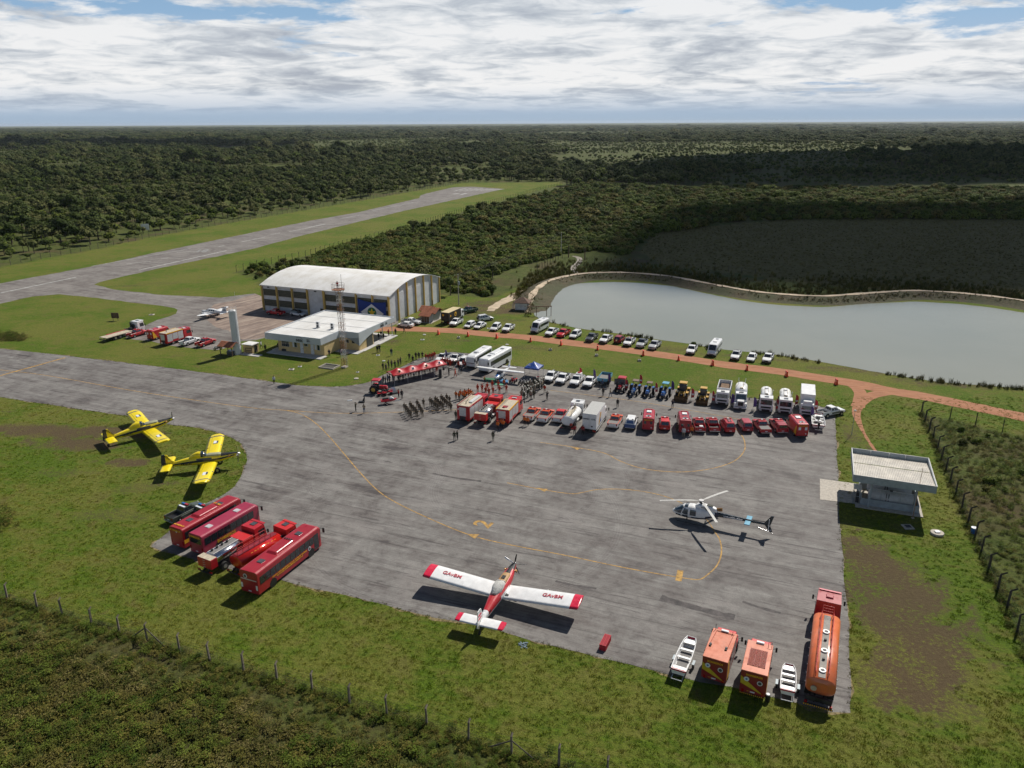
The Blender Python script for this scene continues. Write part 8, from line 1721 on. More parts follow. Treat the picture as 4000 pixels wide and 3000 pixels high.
# helmeted cluster
spots = [(1490,780),(1535,810),(1590,770),(1655,805),(1705,780),(1600,700),(1650,720),(1545,720),(1690,680),(1725,700),(1780,665),(1600,640),(1660,640),(1720,620),(1800,620),(1840,620),(1780,580),(1830,570),(1870,560),(1750,560),(1700,570),(1640,590),(1560,640),(1500,720),(1860,600),(1880,520),(1620,760),(1745,640)]
for k,(x,y) in enumerate(spots): person(Z4(x,y),60+j(70),'soldier in olive clothing and cream helmet in the crowd before the gazebo',OLC if k % 3 else TAN,BK if k % 4 else OLC,'helmet' if k % 4 else 'hair',('behind','stand','front')[k % 3],'helmeted crowd before the blue gazebo')
person(Z4(1890,690),20,'person in white helmet and red vest right of the helmeted crowd',RJ,TAN,'helmet','behind'); person(Z4(1932,805),40,'person in black pointing a camera beside the helmeted crowd',BK,BK,'hair','raise')
# around the tent
def line_people(z,pts,lab,top,legs,head,pose,group,hd,jt=14,vest=None):
    for k,(x,y) in enumerate(pts): person(z(x,y),hd+j(jt),lab % ORD[k] if '%s' in lab else lab,top[k % len(top)],legs[k % len(legs)],head[k % len(head)],pose[k % len(pose)],group,vest)
line_people(Z3,[(543,468),(585,478),(622,430),(665,430),(715,440),(762,410),(795,385)],'uniformed person in grey camouflage, %s from the left behind the tent',[OLC,KHK],[OLC],['hair','cap'],['behind','stand'],'camouflaged group behind the red tent',120)
line_people(Z3,[(920,325),(970,360),(1015,315),(1058,308),(1108,303)],'officer in black, %s from the left on the grass behind the tent',[BK],[BK,NVC],['hair'],['front','stand'],'officers in black on the grass',160)
line_people(Z3,[(1158,330),(1190,335),(1215,325),(1240,320),(1262,310),(1285,300)],'red shirted person, %s from the left behind the white pickups',[RJ,RDC,RJ],[BK,RJ],['orangecap','hair'],['stand','behind'],'red shirted group behind the tent',170)
line_people(Z3,[(545,650),(575,668),(608,640),(635,650),(680,620),(700,655)],'onlooker at the left end of the tent, %s from the left',[BK,OLC,LBC,NVC],[BK,DEN,BK],['hair'],['stand','front'],'onlookers at the left end of the tent',110)
line_people(Z3,[(765,650),(830,625),(905,600),(985,575),(1060,570),(1140,545),(1215,520)],'person standing in the tent shade, %s from its left end',[NVC,OLC,RJ,WHC,BK,TAN,RDC],[BK,NVC],['hair'],['front','stand'],'people in the shade of the red tent',180)
line_people(Z3,[(790,615),(865,590),(940,570),(1020,545),(1100,530),(1180,505),(1255,490)],'person in the back rank under the tent, %s from its left end',[OLC,BK,TAN,RJ,NVC,BK,LBC],[BK,OLC],['hair','cap'],['stand','front'],'people in the shade of the red tent',185)
line_people(Z3,[(1375,405),(1400,395),(1435,400),(1470,405),(1505,410),(1540,425)],'red jumpsuited person right of the tent, %s from the left',[RJ,RJ,RDC],[RJ,BK],['orangecap'],['stand'],'red clothed crowd before the white pickups',170)
line_people(Z3,[(1560,430),(1585,440),(1625,440),(1640,500),(1668,510),(1695,440),(1722,445)],'darkly clothed person before the small white car, %s from the left',[OLC,BK,RJ,BK,NVC,RJ,RDC],[BK,DEN],['hair','orangecap'],['stand','behind'],'mixed crowd before the small white car',150)
line_people(Z3,[(1320,470),(1345,440),(1310,500)],'red jumpsuited person at the right tent end, %s from the left',[RJ],[RJ],['orangecap'],['front'],'red crew at the right tent end',200)
person(Z3(1490,548),240,'person in black right of the loudspeakers',BK,BK); person(Z3(1580,560),110,'person in red jumpsuit walking past the midi bus shadow',RJ,RJ,'orangecap','walk')
person(Z3(460,212),200,'left one of two men in black on the lawn by the terminal',BK,BK); person(Z3(492,205),190,'right one of two men in black on the lawn by the terminal',BK,NVC,'hair','front'); person(Z3(662,258),190,'lone man in dark blue on the lawn between terminal and tent',NVC,DEN)
person(Z3(147,1060),60,'photographer with camera and tripod on the open asphalt',OLC,BK,'hair','raise'); person(Z3(270,1085),10,'photographer in tan vest and blue jeans on the open asphalt',TAN,DEN,'hair','front')
person(Z3(768,862),230,'person in dark shorts beside the man in black by the jet ski',RDC,BK,'hair','raise'); person(Z3(812,878),160,'heavy man in black beside the jet ski',BK,BK,'hair','stand',s=1.08)
person(ZL(1975,460),160,'lone person in white shirt on the grass edge before the terminal',WHC,BK)
person(Z3(1590,1180),22,'soldier in dark clothing at the corner of the first fire engine',OLC,BK)
person(Z3(1568,1480),190,'left one of two olive clothed men on the open apron',OLC,OLC); person(Z3(1612,1468),230,'right one of two olive clothed men on the open apron',OLC,BK,'hair','front'); person(Z3(2125,1480),200,'lone olive clothed man on the apron below the fire engines',OLC,OLC)
person(Z4(1080,1330),22,'left brigade member in orange vest behind the fire engine',OR_,BK,'orangecap','behind'); person(Z4(1140,1285),25,'middle brigade member in orange vest behind the fire engine',OR_,BK,'orangecap','behind'); person(Z4(1175,1315),15,'right brigade member in orange vest behind the fire engine',OR_,BK,'orangecap','behind')
person(Z4(1545,1250),30,'left one of two people in orange behind the orange pickup',OR_,BK,'orangecap','stand'); person(Z4(1598,1258),20,'right one of two people in orange behind the orange pickup',OR_,BK,'hair','stand')
person(Z5(530,1178),20,'person with red shirt behind the white tanker in its shade',RDC,BK); person(Z5(648,1178),20,'person in dark red shirt in the box truck shadow',RDC,BK,'hair','behind')
person(Z6(205,910),200,'person in pale grey clothing behind the crimson van',WHC,TAN); person(Z6(298,890),190,'person in orange vest right of the person in grey',OR_,BK,'orangecap','stand'); person(Z6(130,855),200,'person in grey in the shade left of the crimson van',OLC,OLC)
person(Z6(78,572),200,'man in dark clothing holding a camera in front of the yellow loader',NVC,BK,'hair','raise'); person(Z5(1150,780),190,'lone man in black between the two vehicle rows',BK,BK)
person(Z5(942,618),200,'man in dark clothing in front of the farm trailer',BK,BK); person(Z5(1045,630),100,'person in tan shirt and jeans walking before the red tractor',TAN,DEN,'hair','walk'); person(Z5(1358,635),110,'person in pale blue shirt walking before the blue tractor',LBC,DEN,'hair','walk')
person(Z5(930,500),200,'person in blue shirt leaning at the farm trailer',DEN,BK,'hair','front'); person(Z5(1015,500),200,'person in black at the right wheel of the farm trailer',BK,BK)
person(Z2(1637,835),110,'person in black walking at the start of the red road',BK,BK,'hair','walk')
line_people(Z2,[(1380,905),(1403,880),(1428,905),(1480,870),(1550,858)],'person in dark clothing on the covered terrace, %s from the left',[BK,NVC,BK,RDC,BK],[BK],['hair'],['stand','front'],'people on the covered terrace',200)
person(Z2(1505,1068),190,'man in black on the grass left of the officers',BK,NVC,'hair','stand') if False else None
person(Z2(878,1078),180,'person in dark blue at the front corner of the terminal',NVC,BK,'hair','front'); person(Z2(998,1072),180,'person in purple shirt at the foot of the lattice tower',mat('cloth_purple',(.12,.03,.12),.9),BK)
person(Z2(362,1000),170,'person at the left end of the terminal terrace',BK,BK); person(Z2(228,1025),150,'person in grey between the cream hut and terminal',OLC,BK); person(Z2(118,1005),170,'person in black at the cream hut door',BK,BK); person(Z2(143,1030),200,'person in grey beside the cream hut',OLC,BK,'hair','front'); person(Z2(185,990),100,'person in pale shirt stepping beside the cream hut',WHC,NVC,'hair','walk')
person(Vector((tb.x-.1,tb.y,17.13)),190,'person in red standing on top of the lattice tower platform',RDC,BK,'hair','raise')
b_ = Z2(420,1020); o = MB().box(-.55,.55,-.3,.3,0,.45,DKST).box(-.55,.55,.2,.3,.45,.9,DKST).obj('bench'); o.location = (b_.x,b_.y,.16); tag(o,'dark bench on the terminal terrace under the left window','bench')
b_ = Z2(520,1035); o = MB().box(-.4,.4,-.3,.3,0,.85,mat('bin_red',(.4,.02,.03),.5)).box(-.43,.43,-.33,.33,.85,.92,RED).obj('red_bin',None,.03); o.location = (b_.x,b_.y+.8,.16); tag(o,'red box standing on the terminal terrace','box')
o = MB().tube((0,0,0),(0,0,.75),.32,BLUE,.36,14).tube((0,0,.75),(0,0,.8),.37,PLAQ,n=14).obj('blue_drum'); q = ZQ(832,965); o.location = (q.x,q.y,0); tag(o,'blue drum with pale lid beside the right fence','drum')
# ------------------------------------------------------------------ vegetation
def leafmat(name,c0,c1,c2,rnd=.5):
    m = bpy.data.materials.new(name); m.use_nodes = True; t = NT(m.node_tree); b = t.n['Principled BSDF']
    oi = t.new('ShaderNodeObjectInfo'); g = t.new('ShaderNodeNewGeometry'); n = t.noise(g.outputs['Position'],.35,3,.6); big = t.noise(g.outputs['Position'],.006,4,.6)
    f = t.math('ADD',t.math('MULTIPLY',n,.4),t.math('ADD',t.math('MULTIPLY',oi.outputs['Random'],rnd),t.math('MULTIPLY',big,.5)))
    t.link(t.ramp(f,[(.35,c0),(.62,c1),(.95,c2)]),b.inputs['Base Color']); b.inputs['Roughness'].default_value = .75; b.inputs['Specular IOR Level'].default_value = .12
    return m
LFT = leafmat('leaf_forest',(.024,.044,.007),(.066,.094,.017),(.170,.172,.058)); LFS = leafmat('leaf_thicket',(.026,.052,.005),(.080,.120,.012),(.160,.190,.030)); LFD = leafmat('leaf_dry',(.045,.042,.010),(.105,.092,.022),(.20,.17,.06)); LFM = leafmat('leaf_marsh',(.080,.076,.024),(.15,.135,.050),(.23,.20,.08)); LFW = leafmat('leaf_weed',(.035,.048,.008),(.085,.090,.014),(.18,.15,.035))
CORE = mat('crown_core',(.022,.032,.007),.9,spec=.1); BARK = mat('bark',(.10,.075,.055),.9,var=.3)
def crown(rs,R_,H_,z0,lobes,nleaf,size,m,flat=.75):
    """leafy crown: core lobes hidden under many small leaf clumps"""
    mb = MB(); L_ = []
    for i in range(lobes):
        a = rs.uniform(0,2*pi); d = R_*.62*sqrt(rs.random()) if i else 0; r = R_*rs.uniform(.38,.6) if lobes > 1 else R_*.9
        L_.append((d*cos(a),d*sin(a),z0+(H_-z0)*(rs.uniform(.35,.72)+(0 if i else .1)) if z0 > .2 else H_*rs.uniform(.18,.55),r,r*flat*rs.uniform(.8,1.15)))
    for x,y,z,r,h in L_: mb.ball((x,y,z),1.0,CORE,7,4,(r*.74,r*.74,h*.74))  # dark inner blobs added to block light through the leaves
    for k in range(nleaf):
        x,y,z,r,h = L_[rs.randrange(len(L_))]; a = rs.uniform(0,2*pi); u = rs.uniform(-.55,1); q = sqrt(max(0,1-u*u)); f = rs.uniform(.72,1.12)
        c = Vector((x+r*q*cos(a)*f,y+r*q*sin(a)*f,max(.1,z+h*u*f))); n = (Vector((q*cos(a),q*sin(a),u*1.2+.35))+Vector((rs.uniform(-.6,.6),rs.uniform(-.6,.6),rs.uniform(-.4,.5)))).normalized()
        t = n.orthogonal().normalized(); t.rotate(Matrix.Rotation(rs.uniform(0,6.28),3,n)); w = n.cross(t); s = size*rs.uniform(.55,1.25)
        mb.add([c-t*s*.5,c+w*s*.34+n*s*.1,c+t*s*.5,c-w*s*.32+n*s*.06],[(0,1,2,3)],m)
    return mb,L_
def tree_proto(seed,R_,H_,lobes,nleaf,size,m,trunk=True):
    rs = random.Random(seed); mb,L_ = crown(rs,R_,H_,H_*.12 if trunk else .1,lobes,nleaf,size,m); cm = mb.mesh('crown'); tm_ = MB()
    tm_.tube((0,0,-.1),(0,0,H_*.45),.05*R_+.08,BARK,.03*R_+.04,6)
    for x,y,z,r,h in L_[:5]: tm_.tube((0,0,H_*.3),(x,y,z),.03*R_+.03,BARK,.03,5)
    return cm,tm_.mesh('trunk')
PR_T = [tree_proto(1,3.6,7.5,7,520,.85,LFT),tree_proto(2,4.4,9.5,9,620,.95,LFT),tree_proto(3,2.8,8.5,6,420,.8,LFT),tree_proto(4,4.0,6.0,8,520,.9,LFS),tree_proto(5,5.6,11.0,11,760,1.1,LFT)]
PR_S = [tree_proto(11,1.7,2.4,6,620,.40,LFS,False),tree_proto(12,2.2,2.9,8,760,.42,LFS,False),tree_proto(13,1.3,2.0,4,480,.36,LFS,False),tree_proto(14,1.9,3.4,6,640,.42,LFW,False)]
def blades(seed,n,h,w,spread,m,lean=.5,seg=2):
    rs = random.Random(seed); mb = MB()
    for _ in range(n):
        a = rs.uniform(0,6.28); r = spread*sqrt(rs.random()); p = Vector((r*cos(a),r*sin(a),0)); b = rs.uniform(0,6.28); d = Vector((cos(b),sin(b),0)); s = Vector((-sin(b),cos(b),0))*w*rs.uniform(.6,1.2); hh = h*rs.uniform(.5,1.1); l = lean*hh*rs.uniform(.2,1)
        q1 = p+d*l*.35+Vector((0,0,hh*.6)); q2 = p+d*l+Vector((0,0,hh*rs.uniform(.75,1)))
        mb.add([p-s*.5,p+s*.5,q1+s*.5,q1-s*.5,q2],[(0,1,2,3),(3,2,4)],m)
    return mb.mesh('clump')
def weed(seed,n,m,h=.8,leaf=.3):
    rs = random.Random(seed); mb = MB()
    for _ in range(n):
        a = rs.uniform(0,6.28); r = .55*sqrt(rs.random()); p = Vector((r*cos(a),r*sin(a),h*rs.uniform(.15,1))); b = rs.uniform(0,6.28); d = Vector((cos(b),sin(b),rs.uniform(-.5,.5))).normalized(); s = d.cross(Vector((0,0,1))).normalized()*leaf*.16; L = leaf*rs.uniform(.6,1.2)
        mb.add([p,p+d*L*.5+s,p+d*L-Vector((0,0,L*.25)),p+d*L*.5-s],[(0,1,2,3)],m)
    return mb.mesh('weed')
def scatter(name,label,pts,meshes,kind='stuff'):
    """pts: (x,y,z,scale,rot,index): one object whose geometry nodes set small meshes on its points"""
    me = bpy.data.meshes.new(name); me.from_pydata([p[:3] for p in pts],[],[])
    for nm,i,ty in (('sc',3,'FLOAT'),('rt',4,'FLOAT'),('ix',5,'INT'),('sz',-1,'FLOAT')): a = me.attributes.new(nm,ty,'POINT'); a.data.foreach_set('value',[p[i] if i > 0 else (p[6] if len(p) > 6 else p[3]) for p in pts])
    o = bpy.data.objects.new(name,me); COL.objects.link(o); o['kind'] = kind; o['label'] = label
    ng = bpy.data.node_groups.new(name+'_scatter','GeometryNodeTree'); ng.interface.new_socket('Geometry',in_out='INPUT',socket_type='NodeSocketGeometry'); ng.interface.new_socket('Geometry',in_out='OUTPUT',socket_type='NodeSocketGeometry'); t = NT(ng)
    gi = t.new('NodeGroupInput'); go_ = t.new('NodeGroupOutput'); ip = t.new('GeometryNodeInstanceOnPoints'); jn = t.new('GeometryNodeJoinGeometry')
    prs = []
    for k,m in enumerate(meshes):
        po_ = bpy.data.objects.new(name+'_unit',m); oi = t.new('GeometryNodeObjectInfo'); oi.inputs[0].default_value = po_; oi.inputs['As Instance'].default_value = True; prs.append(oi)
    for oi in prs[::-1]: t.link(oi.outputs['Geometry'],jn.inputs[0])
    def at_(nm,ty): n_ = t.new('GeometryNodeInputNamedAttribute',data_type=ty); n_.inputs[0].default_value = nm; return n_.outputs[0]
    cx_ = t.new('ShaderNodeCombineXYZ'); t.link(at_('rt','FLOAT'),cx_.inputs[2]); cs_ = t.new('ShaderNodeCombineXYZ'); sc_ = at_('sc','FLOAT')
    for i in range(2): t.link(sc_,cs_.inputs[i])
    t.link(at_('sz','FLOAT'),cs_.inputs[2])
    t.link(gi.outputs[0],ip.inputs['Points']); t.link(jn.outputs[0],ip.inputs['Instance']); ip.inputs['Pick Instance'].default_value = True
    t.link(at_('ix','INT'),ip.inputs['Instance Index']); t.link(cx_.outputs[0],ip.inputs['Rotation']); t.link(cs_.outputs[0],ip.inputs['Scale']); t.link(ip.outputs[0],go_.inputs[0])
    md = o.modifiers.new('scatter','NODES'); md.node_group = ng; return o
def joinmesh(c,t_):
    me = c.copy(); bm = bmesh.new(); bm.from_mesh(c); n0 = len(bm.faces); bm.from_mesh(t_); bm.faces.ensure_lookup_table()
    k = len(c.materials)
    for f in bm.faces[n0:]: f.material_index = k
    bm.to_mesh(me); bm.free(); me.materials.append(BARK); return me
TM = [joinmesh(*p) for p in PR_T]; SM = [joinmesh(*p) for p in PR_S]
rv = random.Random(21)
thicket = [P(930,1064),P(1200,1008),P(1650,889),P(1870,820),P(2200,738),P(2290,718),P(2600,735),P(3100,735),P(4600,740),P(4600,862),P(4000,860),P(3500,856),P(3170,852),P(2900,868),P(2700,889),P(2560,900),P(2490,960),P(2440,1000),P(2330,978),P(2290,985),P(2210,990),P(2150,1010),P(1990,1048),P(1900,1090),P(1930,1160),P(1735,1140),P(1700,1100),P(1012,1098)]
enclos = [Vector((p.x+1.2,p.y,0)) for p in fence_right]+[P(4300,2720),P(4500,2200),P(4300,1800)]+[Vector((p.x,p.y-1,0)) for p in fence_road[::-1]][1:]
HF = 1.0
def cone(x,y,mrg=1.12,ex=30): return abs(x) < y*.678*mrg+ex
shrubs = []; trees = []; farm = []
# thicket: shrubs 2-4 m
for _ in range(34000):
    y = rv.uniform(185,680); x = rv.uniform(-110,560)
    if not cone(x,y) or not inpoly(x,y+14*fbm(x*.02,y*.01,1) if x > 60 else y,thicket): continue
    n = fbm(x*.03,y*.03,2); s = rv.uniform(.5,1.3)*(1+.6*max(-.5,n))*(1.5 if rv.random() < .04 else 1)
    if y < 240: s *= .75
    shrubs.append((x,y,0,s*(1.0 if y < 330 else 1.25),rv.uniform(0,6.28),rv.randrange(4)))
for _ in range(9000):
    y = rv.uniform(185,340); x = rv.uniform(-75,60)
    if inpoly(x,y,thicket): shrubs.append((x,y,0,rv.uniform(.5,1.15)*(.8 if y < 240 else 1),rv.uniform(0,6.28),rv.randrange(4)))
# forest bands
fr0 = fence_rw+[P(2187,712)]
def infield(x,y): return inpoly(x,y,airfield) or inpoly(x,y,field) or inpoly(x,y,thicket)
def clear(x,y): return x > 90 and (680 < y < 780) and fbm(x*.004,y*.01,5) > .05
d0 = 150
cells = [(150,900,7.4,1.0),(900,1700,10,1.25),(1700,3200,15,1.75),(3200,5500,27,3.0),(5500,10500,52,5.4)]
for a,b,st,sc in cells:
    y = a
    while y < b:
        xm = y*.70*1.06+40; x = -xm
        while x < xm:
            xx = x+rv.uniform(-.5,.5)*st; yy = y+rv.uniform(-.5,.5)*st; x += st
            if yy < 760 and (infield(xx,yy) or (yy < 700 and xx > 0 and yy < 640 and xx > -20 and not yy > 640)): continue
            if yy < 640 and (xx > 30 or pl_d(xx,yy,fence_sw) < 35): continue
            if yy < 760 and pl_d(xx,yy,fr0) < 9: 
                if rv.random() < .8: continue
                trees.append((xx,yy,0,.35,rv.uniform(0,6.28),3)); continue
            n = fbm(xx*.006,yy*.006,4); n2 = fbm(xx*.0016,yy*.0016,8)
            if n < -.30 and yy > 700: continue
            if n2 < -.16 and yy > 560:
                if rv.random() < .3: continue
                s = .4*rv.uniform(.5,1.7); k = rv.choice((3,3,0,2))
            else:
                s = rv.uniform(.42,1.15)*(1+.45*n)*(1.45 if rv.random() < .05 else 1); k = rv.choice((0,0,1,2,3,3,4 if n > .1 else 1))
                if yy < 700 and xx < 0: s *= .82
            (trees if b <= 3200 else farm).append((xx,yy,0,s*sc,rv.uniform(0,6.28),k,s*min(sc,1.2)))
        y += st
# individuals: the shrubs and trees that show largest, the rest one mass
def indiv(lst,protos,nm,labf,cat,grp,N):
    lst.sort(key=lambda p: hypot(p[0],p[1])/p[3]); near,rest = lst[:N],lst[N:]
    for x,y,z,s,r,k in [p[:6] for p in near]:
        o = tag(empty(nm,(x,y,z),r),labf(x,y),cat,grp(x,y)); o.scale = (s,)*3
        for mm,pn in ((protos[k][0],'crown'),(protos[k][1],'trunk')): c = bpy.data.objects.new(pn,mm); COL.objects.link(c); c.parent = o
    return rest
vis = [p for p in shrubs if abs(p[0]) < p[1]*.70]; hid = [p for p in shrubs if abs(p[0]) >= p[1]*.70]
ls = lambda x,y: 'leafy green shrub in the thicket behind the hangar' if x < 60 else 'leafy green shrub in the thicket edge beyond the pond and marsh'
rest = indiv(vis,PR_S,'shrub',ls,'shrub',lambda x,y: 'thicket shrubs behind the hangar' if x < 60 else 'thicket shrubs beyond the pond',290)+hid
scatter('thicket','dense viny green thicket between the runway verge and the marsh',rest,SM)
vt = [p for p in trees if abs(p[0]) < p[1]*.70 and p[1] < 600]; ht = [p for p in trees if not (abs(p[0]) < p[1]*.70 and p[1] < 600)]
rest = indiv(vt,PR_T,'forest_tree',lambda x,y: 'dark green tree in the first ranks of the forest left of the runway','tree',lambda x,y: 'front trees of the left forest',285)+ht
scatter('forest','dark mixed forest stretching away behind the airstrip',rest,TM)
scatter('far_forest','far forest canopy fading towards the horizon',farm,TM)
def lone(q,k,s,lab,pr=PR_T):
    o = tag(empty('tree',(q.x,q.y,0),rv.uniform(0,6)),lab,'tree'); o.scale = (s,)*3
    for mm,pn in ((pr[k][0],'crown'),(pr[k][1],'trunk')): c = bpy.data.objects.new(pn,mm); COL.objects.link(c); c.parent = o
lone(ZC(655,745),2,1.05,'tall dark tree rising from the thicket beside the runway fence'); lone(ZC(720,720),0,.7,'rounded dark tree right of the tall one at the runway fence'); lone(ZD(1755,492),1,.95,'lone dark round tree standing in the sunlit strip at the right')
lone(ZD(1715,395),4,1.1,'tall spreading tree on a bare trunk at the far right of the dark thicket'); lone(ZD(60,440),4,1.0,'broad pale green tree at the forest corner above the marsh'); lone(ZD(235,440),1,.9,'pale green tree right of the broad one above the marsh'); lone(ZC(1920,410),4,.8,'big dark tree beyond the end of the runway fence'); lone(ZC(1100,368),0,1.1,'round dark tree at the forest edge above the runway end'); lone(ZC(2040,290),4,1.1,'tall spreading tree at the forest corner right of the runway end')
# enclosure at the right, foreground weeds, marsh, pond edge
GRM = bpy.data.materials.new('grass_blade'); GRM.use_nodes = True; t = NT(GRM.node_tree); b = t.n['Principled BSDF']; t.link(t.mix(.75,grass_nodes(t)[1],(2.6,2.4,1.6),'MULTIPLY'),b.inputs['Base Color']); b.inputs['Roughness'].default_value = .8; b.inputs['Specular IOR Level'].default_value = .1
WD = [weed(1,60,LFW,.7,.34),weed(2,46,LFD,.6,.36),weed(3,70,LFS,.8,.3),weed(4,50,LFW,.5,.28)]; GT = [blades(1,26,.15,.035,.28,GRM),blades(2,22,.2,.035,.3,GRM),blades(3,26,.11,.03,.3,GRM),blades(7,26,.14,.04,.3,LFD)]; RD_ = [blades(4,30,1.5,.06,.4,LFW,.35),blades(5,26,1.2,.07,.5,LFD,.5),blades(6,26,.9,.08,.6,LFM,.7)]
enc = []; wds = []
for _ in range(9000):
    x = rv.uniform(50,105); y = rv.uniform(45,125)
    if not inpoly(x,y,enclos): continue
    dd = pl_d(x,y,fence_right); n = fbm(x*.12,y*.12,3)
    if rv.random() < .05 and dd > 4 and n > -.15: enc.append((x,y,0,rv.uniform(.25,.5)*(1+.4*n),rv.uniform(0,6.28),rv.randrange(4)))
    else: wds.append((x,y,0,rv.uniform(.35,.8)*(.7 if dd < 2.5 else 1),rv.uniform(0,6.28),rv.choice((0,2,2,3) if n < .2 else (0,1,3))))
indiv(enc,PR_S,'shrub',lambda x,y: 'bright green shrub inside the fenced scrub at the right edge','shrub',lambda x,y: 'shrubs in the fenced scrub',300)
for _ in range(25000):
    x = rv.uniform(-60,16); y = rv.uniform(36,92)
    if not cone(x,y,1.15,6): continue
    if inpoly(x,y,airfield) or y > 92: continue
    dd = pl_d(x,y,fence_near); n = fbm(x*.16,y*.16,6)
    if dd < 5 and n > .05 and rv.random() < .6: continue
    wds.append((x,y,0,rv.uniform(.45,.95)*(1 if dd > 3 else .6),rv.uniform(0,6.28),rv.choice((0,1,1,3) if n > .12 else (0,0,2,3))))
for _ in range(700):
    k = rv.randrange(len(fence_near)-1); p = fence_near[k].lerp(fence_near[k+1],rv.random()); x = p.x+rv.gauss(0,.6); y = p.y+rv.gauss(-.3,.5); wds.append((x,y,0,rv.uniform(.3,.75),rv.uniform(0,6.28),rv.choice((0,2,3))))
for _ in range(450):
    k = rv.randrange(len(fence_right)-1); p = fence_right[k].lerp(fence_right[k+1],rv.random()); wds.append((p.x+rv.gauss(.2,.5),p.y+rv.gauss(0,.5),0,rv.uniform(.4,.8),rv.uniform(0,6.28),rv.choice((0,2,3))))
for _ in range(220):
    q = ZL(60+rv.gauss(0,70),125+rv.gauss(0,16)); wds.append((q.x,q.y,0,rv.uniform(.5,1.1),rv.uniform(0,6.28),rv.choice((0,1,2))))
for _ in range(40):
    q = ZL(20+rv.gauss(0,40),1420+rv.gauss(0,50)); wds.append((q.x,q.y,0,rv.uniform(.5,1.0),rv.uniform(0,6.28),rv.choice((0,2))))
scatter('weeds','tall leafy weeds outside the fences and in rough corners',wds,WD)
gr = []
for _ in range(60000):
    y = 40+95*rv.random()**1.2; x = rv.uniform(-1,1)*(y*.82+8)
    if not inpoly(x,y,airfield) or inpoly(x,y,ap): continue
    if ground_attr(x,y)[0] > .35: continue
    gr.append((x,y,0,rv.uniform(.4,1.0),rv.uniform(0,6.28),rv.choice((0,0,2,2,1)) if fbm(x*.2,y*.2,7) < .2 else 1))
for i in range(len(ap)):
    a_,b_ = ap[i],ap[(i+1) % len(ap)]
    if a_.y > 170 or abs(a_.x) > 110: continue
    for _ in range(3): p = a_.lerp(b_,rv.random()); gr.append((p.x+rv.gauss(0,.16),p.y+rv.gauss(0,.16),0,rv.uniform(.35,.8),rv.uniform(0,6.28),rv.choice((0,3,3,3))))
scatter('grass','short tufty grass of the airfield lawn',gr,GT)
rd = []
for _ in range(24000):
    x = rv.uniform(15,420); y = rv.uniform(215,420)
    if inpoly(x,y,field) and cone(x,y): rd.append((x,y,0,rv.uniform(.35,.75),rv.uniform(0,6.28),2 if rv.random() < .93 else 1))
for p in dc:
    for _ in range(12):
        o_ = rv.choice((-4.6,-3.9,-3.0,-2.3,3.2,4.4))+rv.gauss(0,.45); q = p+Vector((0,o_,0)); rd.append((q.x+rv.gauss(0,.6),q.y,max(0,(o_+4.9)*.42) if o_ < 0 else max(0,(5-o_)*.4),rv.uniform(.25,.6),rv.uniform(0,6.28),rv.choice((1,1,2,0))))
    for _ in range(20): q = p+Vector((rv.gauss(0,2),5.5+abs(rv.gauss(0,12)),0)); rd.append((q.x,q.y,0,rv.uniform(.5,1.25),rv.uniform(0,6.28),rv.choice((0,0,0,1))))
shore = [P(2140,1256),P(2208,1275),P(2457,1311),P(2592,1333),P(2705,1349),P(2841,1370),P(3050,1392),P(3350,1444),P(3500,1470),P(3707,1501),P(4000,1523),P(4400,1570)]
for k in range(len(shore)-1):
    L = (shore[k+1]-shore[k]).length
    for _ in range(int(L*(1.2 if k < 2 else 3))):
        q = shore[k].lerp(shore[k+1],rv.random())
        if fbm(q.x*.09,3,4) < -.15: continue
        rd.append((q.x,q.y+rv.gauss(.2,.45),0,rv.uniform(.3,1.0),rv.uniform(0,6.28),rv.choice((0,1))))
scatter('reeds','reeds and marsh grass around the pond, the dike and the dark field',rd,RD_)
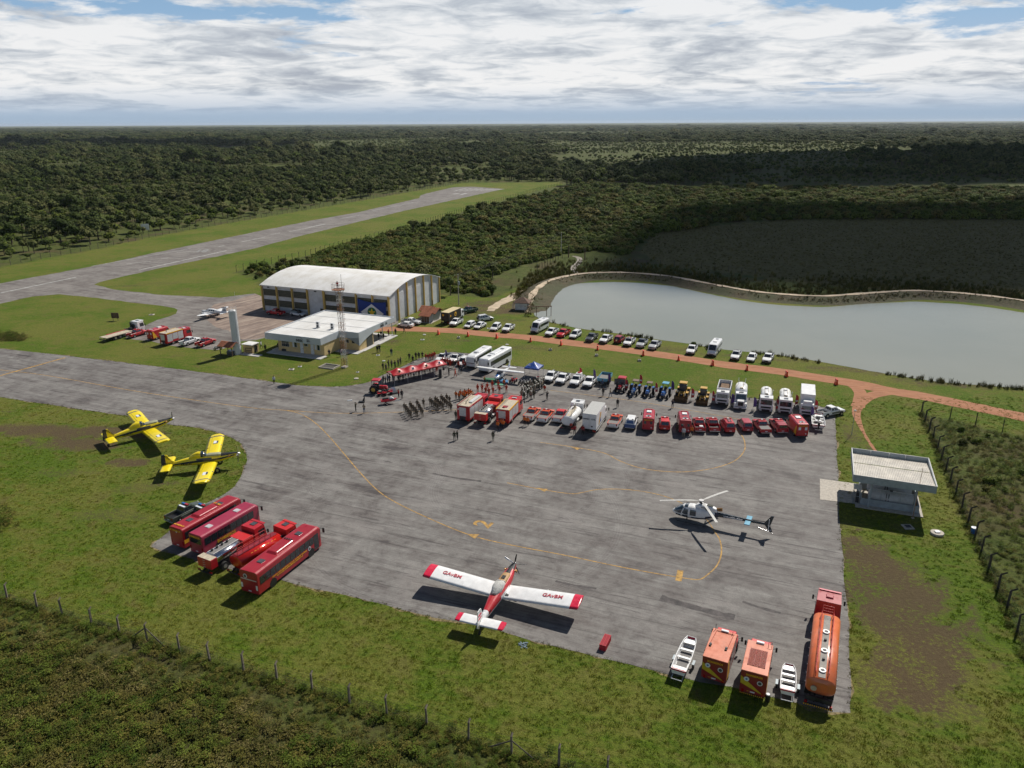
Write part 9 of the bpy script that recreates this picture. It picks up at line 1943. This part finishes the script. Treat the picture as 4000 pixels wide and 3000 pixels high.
for a,b,lab in ((2710,1352,'green bush on the pond bank between two parked vehicles'),(2765,1362,'small green bush on the bank behind the second minibus')): lone(P(a,b),0,.55 if a < 2750 else .4,lab,PR_S)
# ------------------------------------------------------------------ clouds overhead: they shade the marsh and the far thicket
CLM = mat('cloud_white',(.8,.8,.8),1.0,var=.02)
OFF = Vector((cos(R(SUN_AZ)),sin(R(SUN_AZ)),0))/tan(R(SUN_EL))
def cloud(poly,h,th):
    cx = sum(p.x for p in poly)/len(poly); cy = sum(p.y for p in poly)/len(poly); rings = []; N = len(poly)*4; pl = resample(catmull(poly+[poly[0]],4)[:-1],16,True,28)
    for u,z in ((.12,-.25),(.6,-.5),(.92,-.35),(1.0,0),(.9,.5),(.6,.9),(.12,1.1)):
        rings.append([(cx+(p.x-cx)*u+OFF.x*h,cy+(p.y-cy)*u+OFF.y*h,h+th*z+th*.3*noise.noise(Vector((p.x*.02,p.y*.02,u*3)))) for p in pl])
    o = MB().loft(rings,CLM).obj('cloud'); o['kind'] = 'structure'; o['label'] = 'broken cloud overhead casting its shadow on the marsh'
cloud([P(2420,1040),P(2440,985),P(2500,900),P(2700,830),P(3100,812),P(3600,815),P(4300,800),P(5200,800),P(5200,1090),P(4300,1090),P(3600,1075),P(3250,1068),P(2900,1045),P(2600,1025)],2200,90)
cloud([P(2350,705),P(2420,650),P(2700,610),P(3200,590),P(4000,588),P(5200,590),P(5200,715),P(4000,712),P(3300,735),P(2900,742),P(2600,728)],2300,90)
cloud([P(-600,600),P(400,575),P(1000,580),P(1100,560),P(400,552),P(-700,560)],2400,100)
# ------------------------------------------------------------------ haze
hm = bpy.data.materials.new('haze'); hm.use_nodes = True; t = NT(hm.node_tree); t.n.clear(); ou = t.new('ShaderNodeOutputMaterial'); pv = t.new('ShaderNodeVolumePrincipled')
pv.inputs['Color'].default_value = (.80,.88,1.0,1); pv.inputs['Density'].default_value = HAZE; pv.inputs['Anisotropy'].default_value = .2; t.link(pv.outputs[0],ou.inputs['Volume'])
hz_ = MB().box(-25500,25500,-3200,28500,-1.0,70,hm).obj('haze'); hz_['kind'] = 'stuff'; hz_['label'] = 'thin bluish air over the plain'
